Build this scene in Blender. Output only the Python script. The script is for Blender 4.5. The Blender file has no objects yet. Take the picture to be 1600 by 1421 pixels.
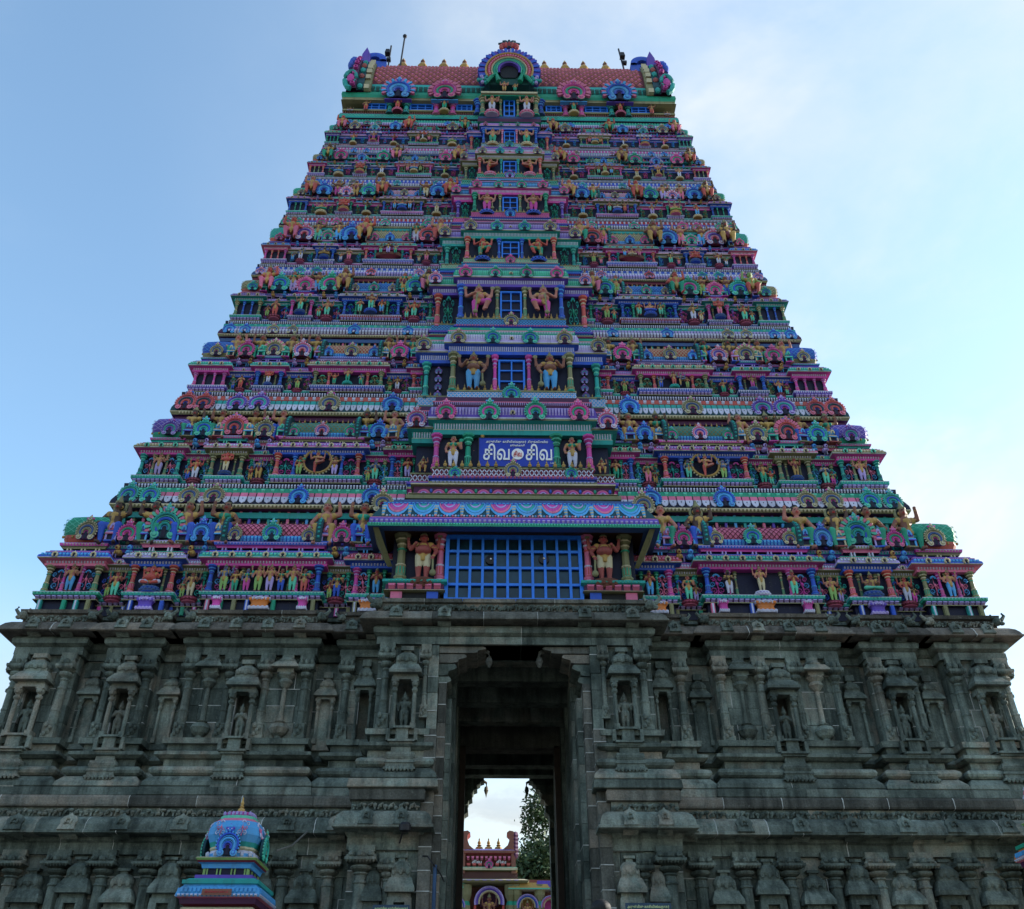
import bpy, math, random
import numpy as np
from mathutils import Vector, Matrix

sc = bpy.context.scene
R = math.radians

# ------------------------------------------------------------------ camera
PITCH, YAW, CX, CZ = 34.6, 0.9, -0.6, 1.6
cam_d = bpy.data.cameras.new('camera')
cam = bpy.data.objects.new('camera', cam_d)
sc.collection.objects.link(cam)
cam.location = (CX, 0, CZ)
cam.rotation_euler = (R(90 + PITCH), 0, -R(YAW))
cam_d.sensor_fit = 'HORIZONTAL'
cam_d.sensor_width = 36
cam_d.lens = 36 * 1421 / 1600
cam_d.shift_x = 0.0062
cam_d.clip_start = 0.1
cam_d.clip_end = 3000
sc.camera = cam

# ------------------------------------------------------------------ sky, sun, exposure
CLX, CLY = 2.881, 0.701
SUN_EL, SUN_AZ = 22.0, 70.0          # to the right and a little behind the facade plane; azimuth from the view axis (+Y)
world = bpy.data.worlds.new('World')
sc.world = world
world.use_nodes = True
wn, wl = world.node_tree.nodes, world.node_tree.links
wn.clear()
wout = wn.new('ShaderNodeOutputWorld')
wbg = wn.new('ShaderNodeBackground')
sky = wn.new('ShaderNodeTexSky')
sky.sky_type = 'NISHITA'
sky.sun_disc = False
sky.sun_elevation = R(SUN_EL)
sky.sun_rotation = R(SUN_AZ)
sky.altitude = 100
sky.air_density = 1.0
sky.dust_density = 0.25
sky.ozone_density = 1.0
tc = wn.new('ShaderNodeTexCoord')
sep = wn.new('ShaderNodeSeparateXYZ')
wl.new(tc.outputs['Generated'], sep.inputs[0])

def wmath(op, a, b=None, clamp=False):
    n = wn.new('ShaderNodeMath'); n.operation = op; n.use_clamp = clamp
    for i, v in enumerate((a, b)):
        if v is None: continue
        if isinstance(v, (int, float)): n.inputs[i].default_value = v
        else: wl.new(v, n.inputs[i])
    return n.outputs[0]
zz = wmath('MAXIMUM', sep.outputs['Z'], 0.02)
zz = wmath('ADD', zz, 0.12)
px = wmath('DIVIDE', sep.outputs['X'], zz)
py = wmath('DIVIDE', sep.outputs['Y'], zz)
cmb = wn.new('ShaderNodeCombineXYZ')
wl.new(px, cmb.inputs[0]); wl.new(py, cmb.inputs[1])
def wnoise(scale, detail, rough, vec, dist=0.0):
    n = wn.new('ShaderNodeTexNoise'); n.inputs['Scale'].default_value = scale
    n.inputs['Detail'].default_value = detail; n.inputs['Roughness'].default_value = rough
    n.inputs['Distortion'].default_value = dist
    wl.new(vec, n.inputs['Vector']); return n.outputs['Fac']
def wramp(v, a, b):
    n = wn.new('ShaderNodeMapRange'); n.interpolation_type = 'SMOOTHSTEP'
    n.inputs['From Min'].default_value = a; n.inputs['From Max'].default_value = b
    wl.new(v, n.inputs['Value']); return n.outputs['Result']
n1 = wnoise(0.55, 7, 0.58, cmb.outputs[0], 0.35)
n2 = wnoise(1.7, 9, 0.6, cmb.outputs[0], 0.2)
mp3 = wn.new('ShaderNodeMapping'); mp3.inputs['Scale'].default_value = (1.0, 0.55, 1); mp3.inputs['Rotation'].default_value = (0, 0, 0.9); mp3.inputs['Location'].default_value = (CLX, CLY, 0)
wl.new(cmb.outputs[0], mp3.inputs['Vector'])
n3 = wnoise(1.3, 6, 0.6, mp3.outputs[0], 0.5)
mask = wramp(n1, 0.47, 0.68)
wisp = wmath('MULTIPLY', mask, wramp(n2, 0.30, 0.75))
low = wmath('SUBTRACT', 1.0, wramp(sep.outputs['Z'], 0.16, 0.46))       # cloud bank low on the horizon
sd_ = wn.new('ShaderNodeVectorMath'); sd_.operation = 'DOT_PRODUCT'
wl.new(tc.outputs['Generated'], sd_.inputs[0])
sd_.inputs[1].default_value = (math.sin(R(SUN_AZ)) * math.cos(R(SUN_EL)), math.cos(R(SUN_AZ)) * math.cos(R(SUN_EL)), math.sin(R(SUN_EL)))
halo = wramp(sd_.outputs['Value'], 0.12, 0.72)                            # thin cloud lit up towards the sun
cir = wmath('MULTIPLY', wramp(n3, 0.50, 0.66), wmath('MULTIPLY', wramp(n2, 0.36, 0.66), halo))
veil = wmath('ADD', wmath('ADD', 0.05, wmath('MULTIPLY', cir, 0.6)),  wmath('ADD', wmath('MULTIPLY', halo, wmath('ADD', 0.22, wmath('MULTIPLY', wramp(n2, 0.35, 0.7), 0.45))), wmath('MULTIPLY', wisp, 0.55)))
fac = wmath('MAXIMUM', veil, wmath('ADD', wmath('MULTIPLY', wmath('MULTIPLY', low, wramp(n2, 0.36, 0.58)), 0.45), wmath('MULTIPLY', low, 0.5)), True)
def cmix(f, a, b):
    n = wn.new('ShaderNodeMix'); n.data_type = 'RGBA'
    wl.new(f, n.inputs['Factor'])
    for k, v in (('A', a), ('B', b)):
        if isinstance(v, tuple): n.inputs[k].default_value = v
        else: wl.new(v, n.inputs[k])
    return n.outputs['Result']
chigh = cmix(wramp(n2, 0.45, 0.66), (2.8, 2.95, 3.0, 1), (2.6, 2.76, 2.86, 1))
clow = cmix(wramp(n2, 0.47, 0.60), (2.62, 2.48, 2.08, 1), (1.95, 1.92, 1.80, 1))
ccol = cmix(low, chigh, clow)
mixc = wn.new('ShaderNodeMix'); mixc.data_type = 'RGBA'
wl.new(fac, mixc.inputs['Factor'])
tint = wn.new('ShaderNodeMix'); tint.data_type = 'RGBA'; tint.blend_type = 'MULTIPLY'; tint.inputs['Factor'].default_value = 1.0
tint.inputs['B'].default_value = (0.89, 1.06, 1.06, 1)
wl.new(sky.outputs['Color'], tint.inputs['A']); wl.new(tint.outputs['Result'], mixc.inputs['A'])
wl.new(ccol, mixc.inputs['B'])
wl.new(mixc.outputs['Result'], wbg.inputs['Color'])
wbg.inputs['Strength'].default_value = 0.14
wl.new(wbg.outputs[0], wout.inputs['Surface'])

sun_d = bpy.data.lights.new('sun', 'SUN')
sun = bpy.data.objects.new('sun', sun_d)
sc.collection.objects.link(sun)
sun_d.energy = 3.2
sun_d.angle = R(0.5)
sun_d.color = (1.0, 0.93, 0.82)
sdir = Vector((math.sin(R(SUN_AZ)) * math.cos(R(SUN_EL)), math.cos(R(SUN_AZ)) * math.cos(R(SUN_EL)), math.sin(R(SUN_EL))))
sun.rotation_euler = sdir.to_track_quat('Z', 'Y').to_euler()
sun.location = sdir * 200

vs = sc.view_settings
vs.view_transform = 'Standard'
vs.look = 'None'
vs.gamma = 1
vs.exposure = 1.36
vs.use_curve_mapping = False

# ------------------------------------------------------------------ pixel -> place (design helper for heights and widths)
F = 1421.0
def ang(y): return math.atan2(710.5 - y, F) + R(PITCH)
def Zy(y, d): return d * math.tan(ang(y)) + CZ
def Xp(px_, y, d):
    Z = d * math.tan(ang(y))
    return px_ * (d * math.cos(R(PITCH)) + Z * math.sin(R(PITCH))) / F
def at(x, y, Y):
    """world point at depth Y seen at photo pixel x, y (true camera)"""
    v = Vector(((x - 800 + 0.0062 * 1600) / F, (710.5 - y) / F, -1))
    M = Matrix.Rotation(-R(YAW), 3, 'Z') @ Matrix.Rotation(R(90 + PITCH), 3, 'X')
    w = M @ v
    t = Y / w.y
    return Vector((CX + w.x * t, Y, CZ + w.z * t))

# ------------------------------------------------------------------ colours and materials
def H(h):
    h = h.lstrip('#')
    c = [int(h[i:i + 2], 16) / 255 for i in (0, 2, 4)]
    return tuple(x / 12.92 if x <= 0.04045 else ((x + 0.055) / 1.055) ** 2.4 for x in c)
def soft(c, s=0.95, g=1.22):
    L = 0.3 * c[0] + 0.6 * c[1] + 0.1 * c[2]
    return tuple(g * (L + (x - L) * s) for x in c)
P = {k: soft(tuple(c ** 1.08 for c in H(v))) for k, v in dict(
    teal='189c98', blue='2c5ac2', sky='4a9ed8', magenta='c2449e', pink='d06f92', salmon='b9544c', olive='83825e',
    green='10967a', dgreen='0d4f49', navy='0a0f33', violet='6248ae', lav='a897d0', white='bdbfd6', gold='b3914e',
    brown='6b3b2a', maroon='661430', cream='bdb394', mint='57bfa4', dteal='0c4652', steel='3c5a8c', orange='d07a2c',
    red='a82c34', black='0b0b10', lime='86ad62', plum='54244f', tan='8a5b4c', flesh='b07468', rose='9c4f4c',
    bluegrey='5a6f96', ebony='5a443c', glass='0a1412', wood='3a2418', winblue='1f74d6', grey='8a8a86', stone='3f453f').items()}

def mat_base(name, rough):
    m = bpy.data.materials.new(name); m.use_nodes = True
    b = m.node_tree.nodes['Principled BSDF']
    b.inputs['Roughness'].default_value = rough
    return m, m.node_tree.nodes, m.node_tree.links, b

def mk_noise(n, l, scale, detail=5, rough=0.6, vec=None):
    t = n.new('ShaderNodeTexNoise'); t.inputs['Scale'].default_value = scale
    t.inputs['Detail'].default_value = detail; t.inputs['Roughness'].default_value = rough
    if vec is not None: l.new(vec, t.inputs['Vector'])
    return t.outputs['Fac']
def mk_range(n, l, v, a, b, c, d):
    t = n.new('ShaderNodeMapRange')
    for k, x in zip(('From Min', 'From Max', 'To Min', 'To Max'), (a, b, c, d)): t.inputs[k].default_value = x
    l.new(v, t.inputs['Value']); return t.outputs['Result']
def mk_mix(n, l, mode, fac, a, b):
    t = n.new('ShaderNodeMix'); t.data_type = 'RGBA'; t.blend_type = mode
    for k, v in (('Factor', fac), ('A', a), ('B', b)):
        s = [i for i in t.inputs if i.name == k and (k == 'Factor' and i.type == 'VALUE' or k != 'Factor' and i.type == 'RGBA')][0]
        if hasattr(v, 'links'): l.new(v, s)
        else: s.default_value = v if not isinstance(v, tuple) or len(v) == 4 else (*v, 1)
    return [o for o in t.outputs if o.type == 'RGBA'][0]

def paint_material():
    m, n, l, b = mat_base('painted_stucco', 0.6)
    a = n.new('ShaderNodeAttribute'); a.attribute_name = 'Col'
    g = n.new('ShaderNodeNewGeometry')
    oi = n.new('ShaderNodeObjectInfo')
    f1 = mk_range(n, l, mk_noise(n, l, 2.2, 6, 0.65, g.outputs['Position']), 0.3, 0.75, 1.05, 0.75)
    c = mk_mix(n, l, 'MULTIPLY', 1.0, a.outputs['Color'], f1)
    mp = n.new('ShaderNodeMapping'); mp.inputs['Scale'].default_value = (5, 5, 0.5)
    l.new(g.outputs['Position'], mp.inputs['Vector'])
    streak = mk_range(n, l, mk_noise(n, l, 1.5, 5, 0.6, mp.outputs[0]), 0.55, 0.80, 0, 0.5)
    c = mk_mix(n, l, 'MIX', streak, c, (0.035, 0.036, 0.036))
    fade = mk_range(n, l, mk_noise(n, l, 1.1, 5, 0.7, g.outputs['Position']), 0.50, 0.76, 0, 0.28)
    hs = n.new('ShaderNodeHueSaturation'); hs.inputs['Saturation'].default_value = 0.55; hs.inputs['Value'].default_value = 0.98
    l.new(c, hs.inputs['Color']); c = mk_mix(n, l, 'MIX', fade, c, hs.outputs['Color'])
    grain = mk_noise(n, l, 38, 4, 0.7, g.outputs['Position'])
    chip = mk_range(n, l, mk_noise(n, l, 16, 3, 0.7, g.outputs['Position']), 0.66, 0.72, 0, 0.45)
    c = mk_mix(n, l, 'MIX', chip, c, (0.16, 0.15, 0.14))
    v = mk_range(n, l, oi.outputs['Random'], 0, 1, 0.82, 1.1)
    c = mk_mix(n, l, 'MULTIPLY', 1.0, c, v)
    l.new(c, b.inputs['Base Color'])
    bp = n.new('ShaderNodeBump'); bp.inputs['Strength'].default_value = 0.35; bp.inputs['Distance'].default_value = 0.02
    l.new(grain, bp.inputs['Height']); l.new(bp.outputs[0], b.inputs['Normal'])
    b.inputs['Specular IOR Level'].default_value = 0.35
    return m

def stone_material(name='weathered_stone', tint=(1, 1, 1), dark=(0.052, 0.072, 0.064), mid=(0.25, 0.30, 0.26), warm=(0.31, 0.26, 0.205)):
    m, n, l, b = mat_base(name, 0.85)
    g = n.new('ShaderNodeNewGeometry'); oi = n.new('ShaderNodeObjectInfo')
    big = mk_noise(n, l, 0.9, 7, 0.62, g.outputs['Position'])
    mp = n.new('ShaderNodeMapping'); mp.inputs['Scale'].default_value = (3.2, 3.2, 0.45)
    l.new(g.outputs['Position'], mp.inputs['Vector'])
    st = mk_noise(n, l, 1.1, 6, 0.65, mp.outputs[0])
    fine = mk_noise(n, l, 22, 6, 0.75, g.outputs['Position'])
    c = mk_mix(n, l, 'MIX', mk_range(n, l, big, 0.32, 0.68, 0, 1), dark, mid)
    c = mk_mix(n, l, 'MIX', mk_range(n, l, st, 0.44, 0.66, 0, 0.85), c, tuple(x * 0.55 for x in dark))
    w = n.new('ShaderNodeMath'); w.operation = 'MULTIPLY'
    l.new(mk_range(n, l, oi.outputs['Random'], 0.55, 1.0, 0, 0.9), w.inputs[0])
    l.new(mk_range(n, l, mk_noise(n, l, 1.7, 4, 0.6, g.outputs['Position']), 0.4, 0.7, 0, 1), w.inputs[1])
    c = mk_mix(n, l, 'MIX', w.outputs[0], c, warm)
    c = mk_mix(n, l, 'MULTIPLY', 1.0, c, mk_range(n, l, fine, 0.25, 0.75, 0.55, 1.4))
    c = mk_mix(n, l, 'MULTIPLY', 1.0, c, mk_range(n, l, oi.outputs['Random'], 0, 1, 0.66, 1.32))
    pale = mk_range(n, l, mk_noise(n, l, 5.5, 5, 0.7, g.outputs['Position']), 0.62, 0.76, 0, 0.55)
    c = mk_mix(n, l, 'MIX', pale, c, (0.26, 0.28, 0.25))
    c = mk_mix(n, l, 'MULTIPLY', 1.0, c, (*tint, 1))
    l.new(c, b.inputs['Base Color'])
    hgt = n.new('ShaderNodeMath'); hgt.operation = 'ADD'
    l.new(fine, hgt.inputs[0]); l.new(mk_noise(n, l, 5, 5, 0.6, g.outputs['Position']), hgt.inputs[1])
    bp = n.new('ShaderNodeBump'); bp.inputs['Strength'].default_value = 0.7; bp.inputs['Distance'].default_value = 0.05
    l.new(hgt.outputs[0], bp.inputs['Height']); l.new(bp.outputs[0], b.inputs['Normal'])
    b.inputs['Specular IOR Level'].default_value = 0.25
    return m

def plain(name, col, rough=0.6, metal=0.0, var=0.25, scale=6, spec=0.4):
    m, n, l, b = mat_base(name, rough)
    g = n.new('ShaderNodeNewGeometry')
    c = mk_mix(n, l, 'MULTIPLY', 1.0, (*col, 1), mk_range(n, l, mk_noise(n, l, scale, 5, 0.6, g.outputs['Position']), 0.3, 0.7, 1 - var, 1 + var))
    l.new(c, b.inputs['Base Color'])
    b.inputs['Metallic'].default_value = metal
    b.inputs['Specular IOR Level'].default_value = spec
    return m
M_PAINT = paint_material()
M_STONE = stone_material()
M_JAMB = stone_material('jamb_stone', (1, 1, 1), (0.075, 0.078, 0.068), (0.19, 0.19, 0.165), (0.24, 0.20, 0.16))
M_WARM = stone_material('brown_stone', (1, 1, 1), (0.085, 0.078, 0.068), (0.20, 0.18, 0.155), (0.27, 0.22, 0.17))
M_MORTAR = plain('lime_mortar', (0.42, 0.43, 0.41), 0.9, var=0.4)
M_GLASS = plain('dark_window_glass', (0.008, 0.030, 0.045), 0.16, spec=0.45, var=0.6, scale=2)
M_BLUE = plain('blue_enamel_steel', P['winblue'], 0.4, var=0.15)
M_SIGN = plain('sign_blue', H('1a35a8'), 0.35, var=0.08)
M_WHITE = plain('sign_white', (0.82, 0.82, 0.84), 0.5, var=0.06)
M_RED = plain('sign_red', (0.55, 0.06, 0.07), 0.5, var=0.06)
M_IRON = plain('dark_iron', (0.03, 0.03, 0.035), 0.5, 0.6)
M_WOOD = plain('old_wood', (0.035, 0.02, 0.012), 0.7)
M_GROUND = plain('ground_paving', (0.085, 0.08, 0.072), 0.9, var=0.35, scale=1.3)

# ------------------------------------------------------------------ object helpers
COL = sc.collection
WM = {}                                     # world matrix of every object made here
def reg(o, parent=None, M=None):
    COL.objects.link(o)
    M = M if M is not None else Matrix.Identity(4)
    if parent is not None:
        o.parent = parent
        o.matrix_parent_inverse = WM[parent.name].inverted()
    o.matrix_basis = M
    WM[o.name] = M
    return o
def empty(name, loc, parent=None):
    return reg(bpy.data.objects.new(name, None), parent, Matrix.Translation(loc))
def put(name, mesh, parent=None, M=None, kind=None):
    o = reg(bpy.data.objects.new(name, mesh), parent, M)
    if kind: o['kind'] = kind
    return o
def tag(o, label, cat, group=None):
    o['label'] = label; o['category'] = cat
    if group: o['group'] = group
    return o
def TRS(loc, s=1.0, rz=0.0, rx=0.0, ry=0.0):
    if not hasattr(s, '__len__'): s = (s, s, s)
    return (Matrix.Translation(loc) @ Matrix.Rotation(rz, 4, 'Z') @ Matrix.Rotation(ry, 4, 'Y') @ Matrix.Rotation(rx, 4, 'X')
            @ Matrix.Diagonal((*s, 1)))

class MB:
    """collects shapes with one colour per face"""
    def __init__(s): s.v = []; s.f = []; s.c = []
    def add(s, vs_, fs, cols):
        o = len(s.v); s.v.extend(vs_)
        s.f.extend([tuple(i + o for i in f) for f in fs])
        if isinstance(cols, str) or isinstance(cols[0], float): cols = [cols] * len(fs)
        s.c.extend([P[c] if isinstance(c, str) else c for c in cols])
    def merge(s, other, M=None):
        vv = other.v if M is None else [tuple(M @ Vector(p)) for p in other.v]
        o = len(s.v); s.v.extend(vv); s.f.extend([tuple(i + o for i in f) for f in other.f]); s.c.extend(other.c)
        return s
    def box(s, x0, x1, y0, y1, z0, z1, c, top=1.0, topy=None):
        """box; top scales the upper face about its middle"""
        xm, ym = (x0 + x1) / 2, (y0 + y1) / 2
        ty = top if topy is None else topy
        X0, X1 = xm + (x0 - xm) * top, xm + (x1 - xm) * top
        Y0, Y1 = ym + (y0 - ym) * ty, ym + (y1 - ym) * ty
        s.add([(x0, y0, z0), (x1, y0, z0), (x1, y1, z0), (x0, y1, z0), (X0, Y0, z1), (X1, Y0, z1), (X1, Y1, z1), (X0, Y1, z1)],
              [(0, 1, 5, 4), (1, 2, 6, 5), (2, 3, 7, 6), (3, 0, 4, 7), (4, 5, 6, 7), (3, 2, 1, 0)], c)
        return s
    def sweep(s, prof, x0, x1, yf, yb, closed=False, top=True, left=True, right=True):
        """moulding round three (or four) sides of a rectangle; prof = [(out, z, colour)...]"""
        def ring(o, z):
            if closed: return [(x0 - o, yf - o, z), (x1 + o, yf - o, z), (x1 + o, yb + o, z), (x0 - o, yb + o, z)]
            ol, orr = (o if left else 0), (o if right else 0)
            return [(x0 - ol, yb, z), (x0 - ol, yf - o, z), (x1 + orr, yf - o, z), (x1 + orr, yb, z)]
        n = len(prof); vs_ = []; fs = []; cs = []
        for p in prof: vs_ += ring(p[0], p[1])
        m = 4 if closed else 3
        for i in range(n - 1):
            for k in range(m):
                a = i * 4 + k; b = i * 4 + (k + 1) % 4
                fs.append((a, b, b + 4, a + 4)); cs.append(prof[i][2])
        if top:
            b = (n - 1) * 4; fs.append((b, b + 1, b + 2, b + 3)); cs.append(prof[-1][2])
            fs.append((3, 2, 1, 0)); cs.append(prof[0][2])
        s.add(vs_, fs, cs); return s
    def lathe(s, prof, cx=0, cy=0, cz=0, n=8, sq=0.0, sx=1.0, sy=1.0, rot=0.0, cap=True):
        """prof = [(r, z, colour)...]; sq > 0 squares the section"""
        vs_ = []; fs = []; cs = []
        for r, z, c in prof:
            for k in range(n):
                a = 2 * math.pi * (k + 0.5) / n + rot
                ca, sa = math.cos(a), math.sin(a)
                q = 1.0
                if sq: q = (1 - sq) + sq / max(abs(ca), abs(sa))
                vs_.append((cx + r * ca * q * sx, cy + r * sa * q * sy, cz + z))
        for i in range(len(prof) - 1):
            for k in range(n):
                a = i * n + k; b = i * n + (k + 1) % n
                fs.append((a, b, b + n, a + n)); cs.append(prof[i][2])
        if cap:
            fs.append(tuple(range((len(prof) - 1) * n, len(prof) * n))); cs.append(prof[-1][2])
            fs.append(tuple(reversed(range(n)))); cs.append(prof[0][2])
        s.add(vs_, fs, cs); return s
    def tube(s, pts, r, c, n=6, r2=None):
        pts = [Vector(p) for p in pts]; vs_ = []; fs = []
        up = Vector((0, 0, 1))
        for i, p in enumerate(pts):
            t = (pts[min(i + 1, len(pts) - 1)] - pts[max(i - 1, 0)]).normalized()
            u = t.cross(up)
            if u.length < 1e-3: u = t.cross(Vector((0, 1, 0)))
            u.normalize(); w = t.cross(u)
            rr = r if r2 is None else r + (r2 - r) * i / (len(pts) - 1)
            for k in range(n):
                a = 2 * math.pi * k / n
                vs_.append(tuple(p + (u * math.cos(a) + w * math.sin(a)) * rr))
        for i in range(len(pts) - 1):
            for k in range(n):
                a = i * n + k; b = i * n + (k + 1) % n
                fs.append((a, b, b + n, a + n))
        fs.append(tuple(range(n))); fs.append(tuple(range((len(pts) - 1) * n, len(pts) * n)))
        s.add(vs_, fs, c); return s
    def prism(s, pts, y0, y1, c, cside=None):
        """outline pts in x, z extruded from y0 (front) to y1"""
        n = len(pts)
        vs_ = [(x, y0, z) for x, z in pts] + [(x, y1, z) for x, z in pts]
        fs = [tuple(range(n)), tuple(reversed(range(n, 2 * n)))] + [(i, i + n, (i + 1) % n + n, (i + 1) % n) for i in range(n)]
        s.add(vs_, fs, [c, c] + [cside or c] * n); return s
    def arc(s, cx, cz, r0, r1, a0, a1, y0, y1, c, n=12, ridge=0.0, squash=1.0):
        """raised band of a ring in the x-z plane; front at y0"""
        vs_ = []; fs = []; cs = []
        for i in range(n + 1):
            a = a0 + (a1 - a0) * i / n
            ca, sa = math.cos(a), math.sin(a) * squash
            rm = (r0 + r1) / 2
            vs_ += [(cx + r0 * ca, y1, cz + r0 * sa), (cx + r0 * ca, y0, cz + r0 * sa), (cx + rm * ca, y0 - ridge, cz + rm * sa),
                    (cx + r1 * ca, y0, cz + r1 * sa), (cx + r1 * ca, y1, cz + r1 * sa)]
        for i in range(n):
            for k in range(4):
                a = i * 5 + k; fs.append((a, a + 1, a + 6, a + 5)); cs.append(c)
        s.add(vs_, fs, cs); return s
    def ball(s, x, y, z, rx, ry, rz, c, n=7, m=4):
        prof = [(math.sin(math.pi * (i + 0.001) / m), -math.cos(math.pi * i / m), c) for i in range(m + 1)]
        t = MB().lathe(prof, n=n, cap=False)
        s.add([(x + a * rx, y + b * ry, z + d * rz) for a, b, d in t.v], t.f, c); return s
    def mesh(s, name, mat=None, smooth=False):
        me = bpy.data.meshes.new(name)
        me.from_pydata(s.v, [], s.f)
        me.materials.append(mat or M_PAINT)
        a = me.attributes.new('Col', 'FLOAT_COLOR', 'FACE')
        arr = np.ones((len(s.f), 4), dtype=np.float32); arr[:, :3] = np.array(s.c, dtype=np.float32)
        a.data.foreach_set('color', arr.ravel())
        if smooth: me.polygons.foreach_set('use_smooth', np.ones(len(s.f), dtype=bool))
        me.update(); return me
    def build(s, name, parent=None, mat=None, kind=None, smooth=False):
        return put(name, s.mesh(name, mat, smooth), parent, None, kind)

CACHE = {}
def cached(key, fn):
    if key not in CACHE: CACHE[key] = fn()
    return CACHE[key]
def mixc_(a, b, t): return tuple(P[a][i] * (1 - t) + P[b][i] * t for i in range(3))

# ------------------------------------------------------------------ ornament kit (unit meshes, shared between copies)
PI = math.pi
def kudu(cols, big=False):
    """horseshoe medallion, 1 wide, foot at z = 0, front towards -y"""
    A, B, C, D, T = cols
    def mk():
        m = MB()
        cz, r = 0.47, 0.5
        pts = []
        for i in range(25):
            a = R(-62) + R(304) * i / 24
            pts.append((r * 0.97 * math.cos(a), cz + r * 0.97 * math.sin(a)))
        m.prism(pts, -0.10, 0.06, A)
        if big:
            for i in range(19):
                a = R(-20) + R(220) * i / 18
                m.prism([(0.48 * math.cos(a - .07), cz + .48 * math.sin(a - .07)), (0.62 * math.cos(a - .085), cz + .62 * math.sin(a - .085)),
                         (0.67 * math.cos(a), cz + .67 * math.sin(a)), (0.62 * math.cos(a + .085), cz + .62 * math.sin(a + .085)),
                         (0.48 * math.cos(a + .07), cz + .48 * math.sin(a + .07))], -0.12 - 0.03 * (i % 2), 0.0, T if i % 2 else 'pink')
        n = 18
        for i in range(n + 1):
            a = R(-52) + R(284) * i / n
            m.ball(0.485 * math.cos(a), -0.10, cz + 0.485 * math.sin(a), 0.046, 0.05, 0.046, T, 5, 3)
        m.arc(0, cz, 0.38, 0.455, R(-55), R(235), -0.14, -0.08, B, 16, 0.03)
        m.arc(0, cz - .02, 0.335, 0.37, R(-45), R(225), -0.125, -0.08, T, 14, 0.02)
        m.arc(0, cz - .05, 0.245, 0.33, R(-40), R(220), -0.15, -0.08, C, 14, 0.03)
        m.arc(0, cz - .07, 0.205, 0.235, R(-38), R(218), -0.13, -0.08, T, 12, 0.02)
        m.arc(0, cz - .09, 0.12, 0.195, R(-35), R(215), -0.16, -0.08, B, 12, 0.03)
        m.arc(0, cz - .11, 0.08, 0.11, R(-35), R(215), -0.13, -0.08, D, 10, 0.02)
        m.prism([(-.065, .06), (.065, .06), (.075, .34), (0, .44), (-.075, .34)], -0.125, -0.05, 'navy')
        for sg in (-1, 1):
            m.lathe([(0.15, 0, C), (0.14, .05, T), (0.085, .06, B), (0.06, .09, T), (0.0, .10, T)], n=9)
            v = m.v[-45:]
            m.v[-45:] = [(sg * 0.27 + x, -0.10 - z, 0.14 + y) for x, y, z in v]
        # lion mask crown
        m.ball(0, -0.07, 1.03, 0.15, 0.11, 0.11, B, 8, 5)
        m.ball(-0.13, -0.07, 1.10, 0.07, 0.06, 0.06, D, 6, 4); m.ball(0.13, -0.07, 1.10, 0.07, 0.06, 0.06, D, 6, 4)
        m.ball(0, -0.07, 1.17, 0.085, 0.07, 0.085, T, 7, 4)
        m.ball(0, -0.15, 1.0, 0.05, 0.05, 0.04, T, 6, 4)
        for sg in (-1, 1): m.ball(sg * 0.07, -0.16, 1.06, 0.03, 0.03, 0.03, 'white', 5, 3)
        m.lathe([(0.05, 1.22, D), (0.03, 1.28, T), (0, 1.33, T)], 0, -0.05, 0, 6)
        return m.mesh('medallion')
    return cached(('kudu', cols, big), mk)
KUD = {
    'teal': ('dteal', 'teal', 'blue', 'sky', 'mint'), 'blue': ('navy', 'blue', 'sky', 'violet', 'sky'),
    'magenta': ('plum', 'magenta', 'green', 'pink', 'pink'), 'olive': ('plum', 'olive', 'steel', 'magenta', 'cream'),
    'salmon': ('maroon', 'salmon', 'dteal', 'blue', 'pink'), 'green': ('dteal', 'green', 'magenta', 'sky', 'mint'),
    'violet': ('navy', 'violet', 'teal', 'magenta', 'lav'), 'pink': ('maroon', 'pink', 'violet', 'salmon', 'white'),
    'aqua': ('dteal', 'teal', 'green', 'olive', 'mint')}

def column(cols, sqr=0.0):
    A, B, T = cols
    def mk():
        m = MB()
        m.lathe([(.125, 0, B), (.125, .05, T), (.10, .07, A), (.115, .10, A), (.115, .13, B), (.085, .16, A)], n=8, sq=0.9)
        m.lathe([(.085, .16, A), (.08, .34, T), (.092, .35, T), (.092, .37, A), (.072, .39, A), (.066, .66, B), (.085, .67, B),
                 (.085, .69, A), (.06, .71, A), (.085, .76, T), (.095, .79, A), (.055, .82, B)], n=8, sq=sqr)
        m.lathe([(.055, .82, A), (.115, .86, T), (.125, .88, A), (.125, .90, B), (.09, .92, A), (.15, .95, A), (.16, 1.0, T)], n=8, sq=0.85)
        for k in range(8):
            a = 2 * PI * k / 8
            m.box(.078 * math.cos(a) - .012, .078 * math.cos(a) + .012, .078 * math.sin(a) - .012, .078 * math.sin(a) + .012, .18, .32, B)
        return m.mesh('column')
    return cached(('col', cols, sqr), mk)
COLS = {'salmon': ('salmon', 'pink', 'cream'), 'blue': ('blue', 'steel', 'sky'), 'olive': ('olive', 'green', 'cream'), 'green': ('green', 'dgreen', 'mint'),
        'magenta': ('magenta', 'pink', 'lav'), 'teal': ('teal', 'dteal', 'mint'), 'violet': ('violet', 'plum', 'lav'), 'pink': ('pink', 'salmon', 'white')}

def kalasha(c='gold', c2='olive'):
    def mk():
        m = MB()
        m.lathe([(.30, 0, c2), (.30, .06, c), (.16, .10, c), (.30, .20, c), (.36, .30, c), (.30, .42, c), (.12, .48, c2), (.22, .53, c),
                 (.10, .58, c), (.16, .68, c), (.10, .78, c), (.05, .82, c2), (.07, .88, c), (0.0, 1.0, c)], n=9)
        return m.mesh('finial', smooth=False)
    return cached(('kal', c, c2), mk)

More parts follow.
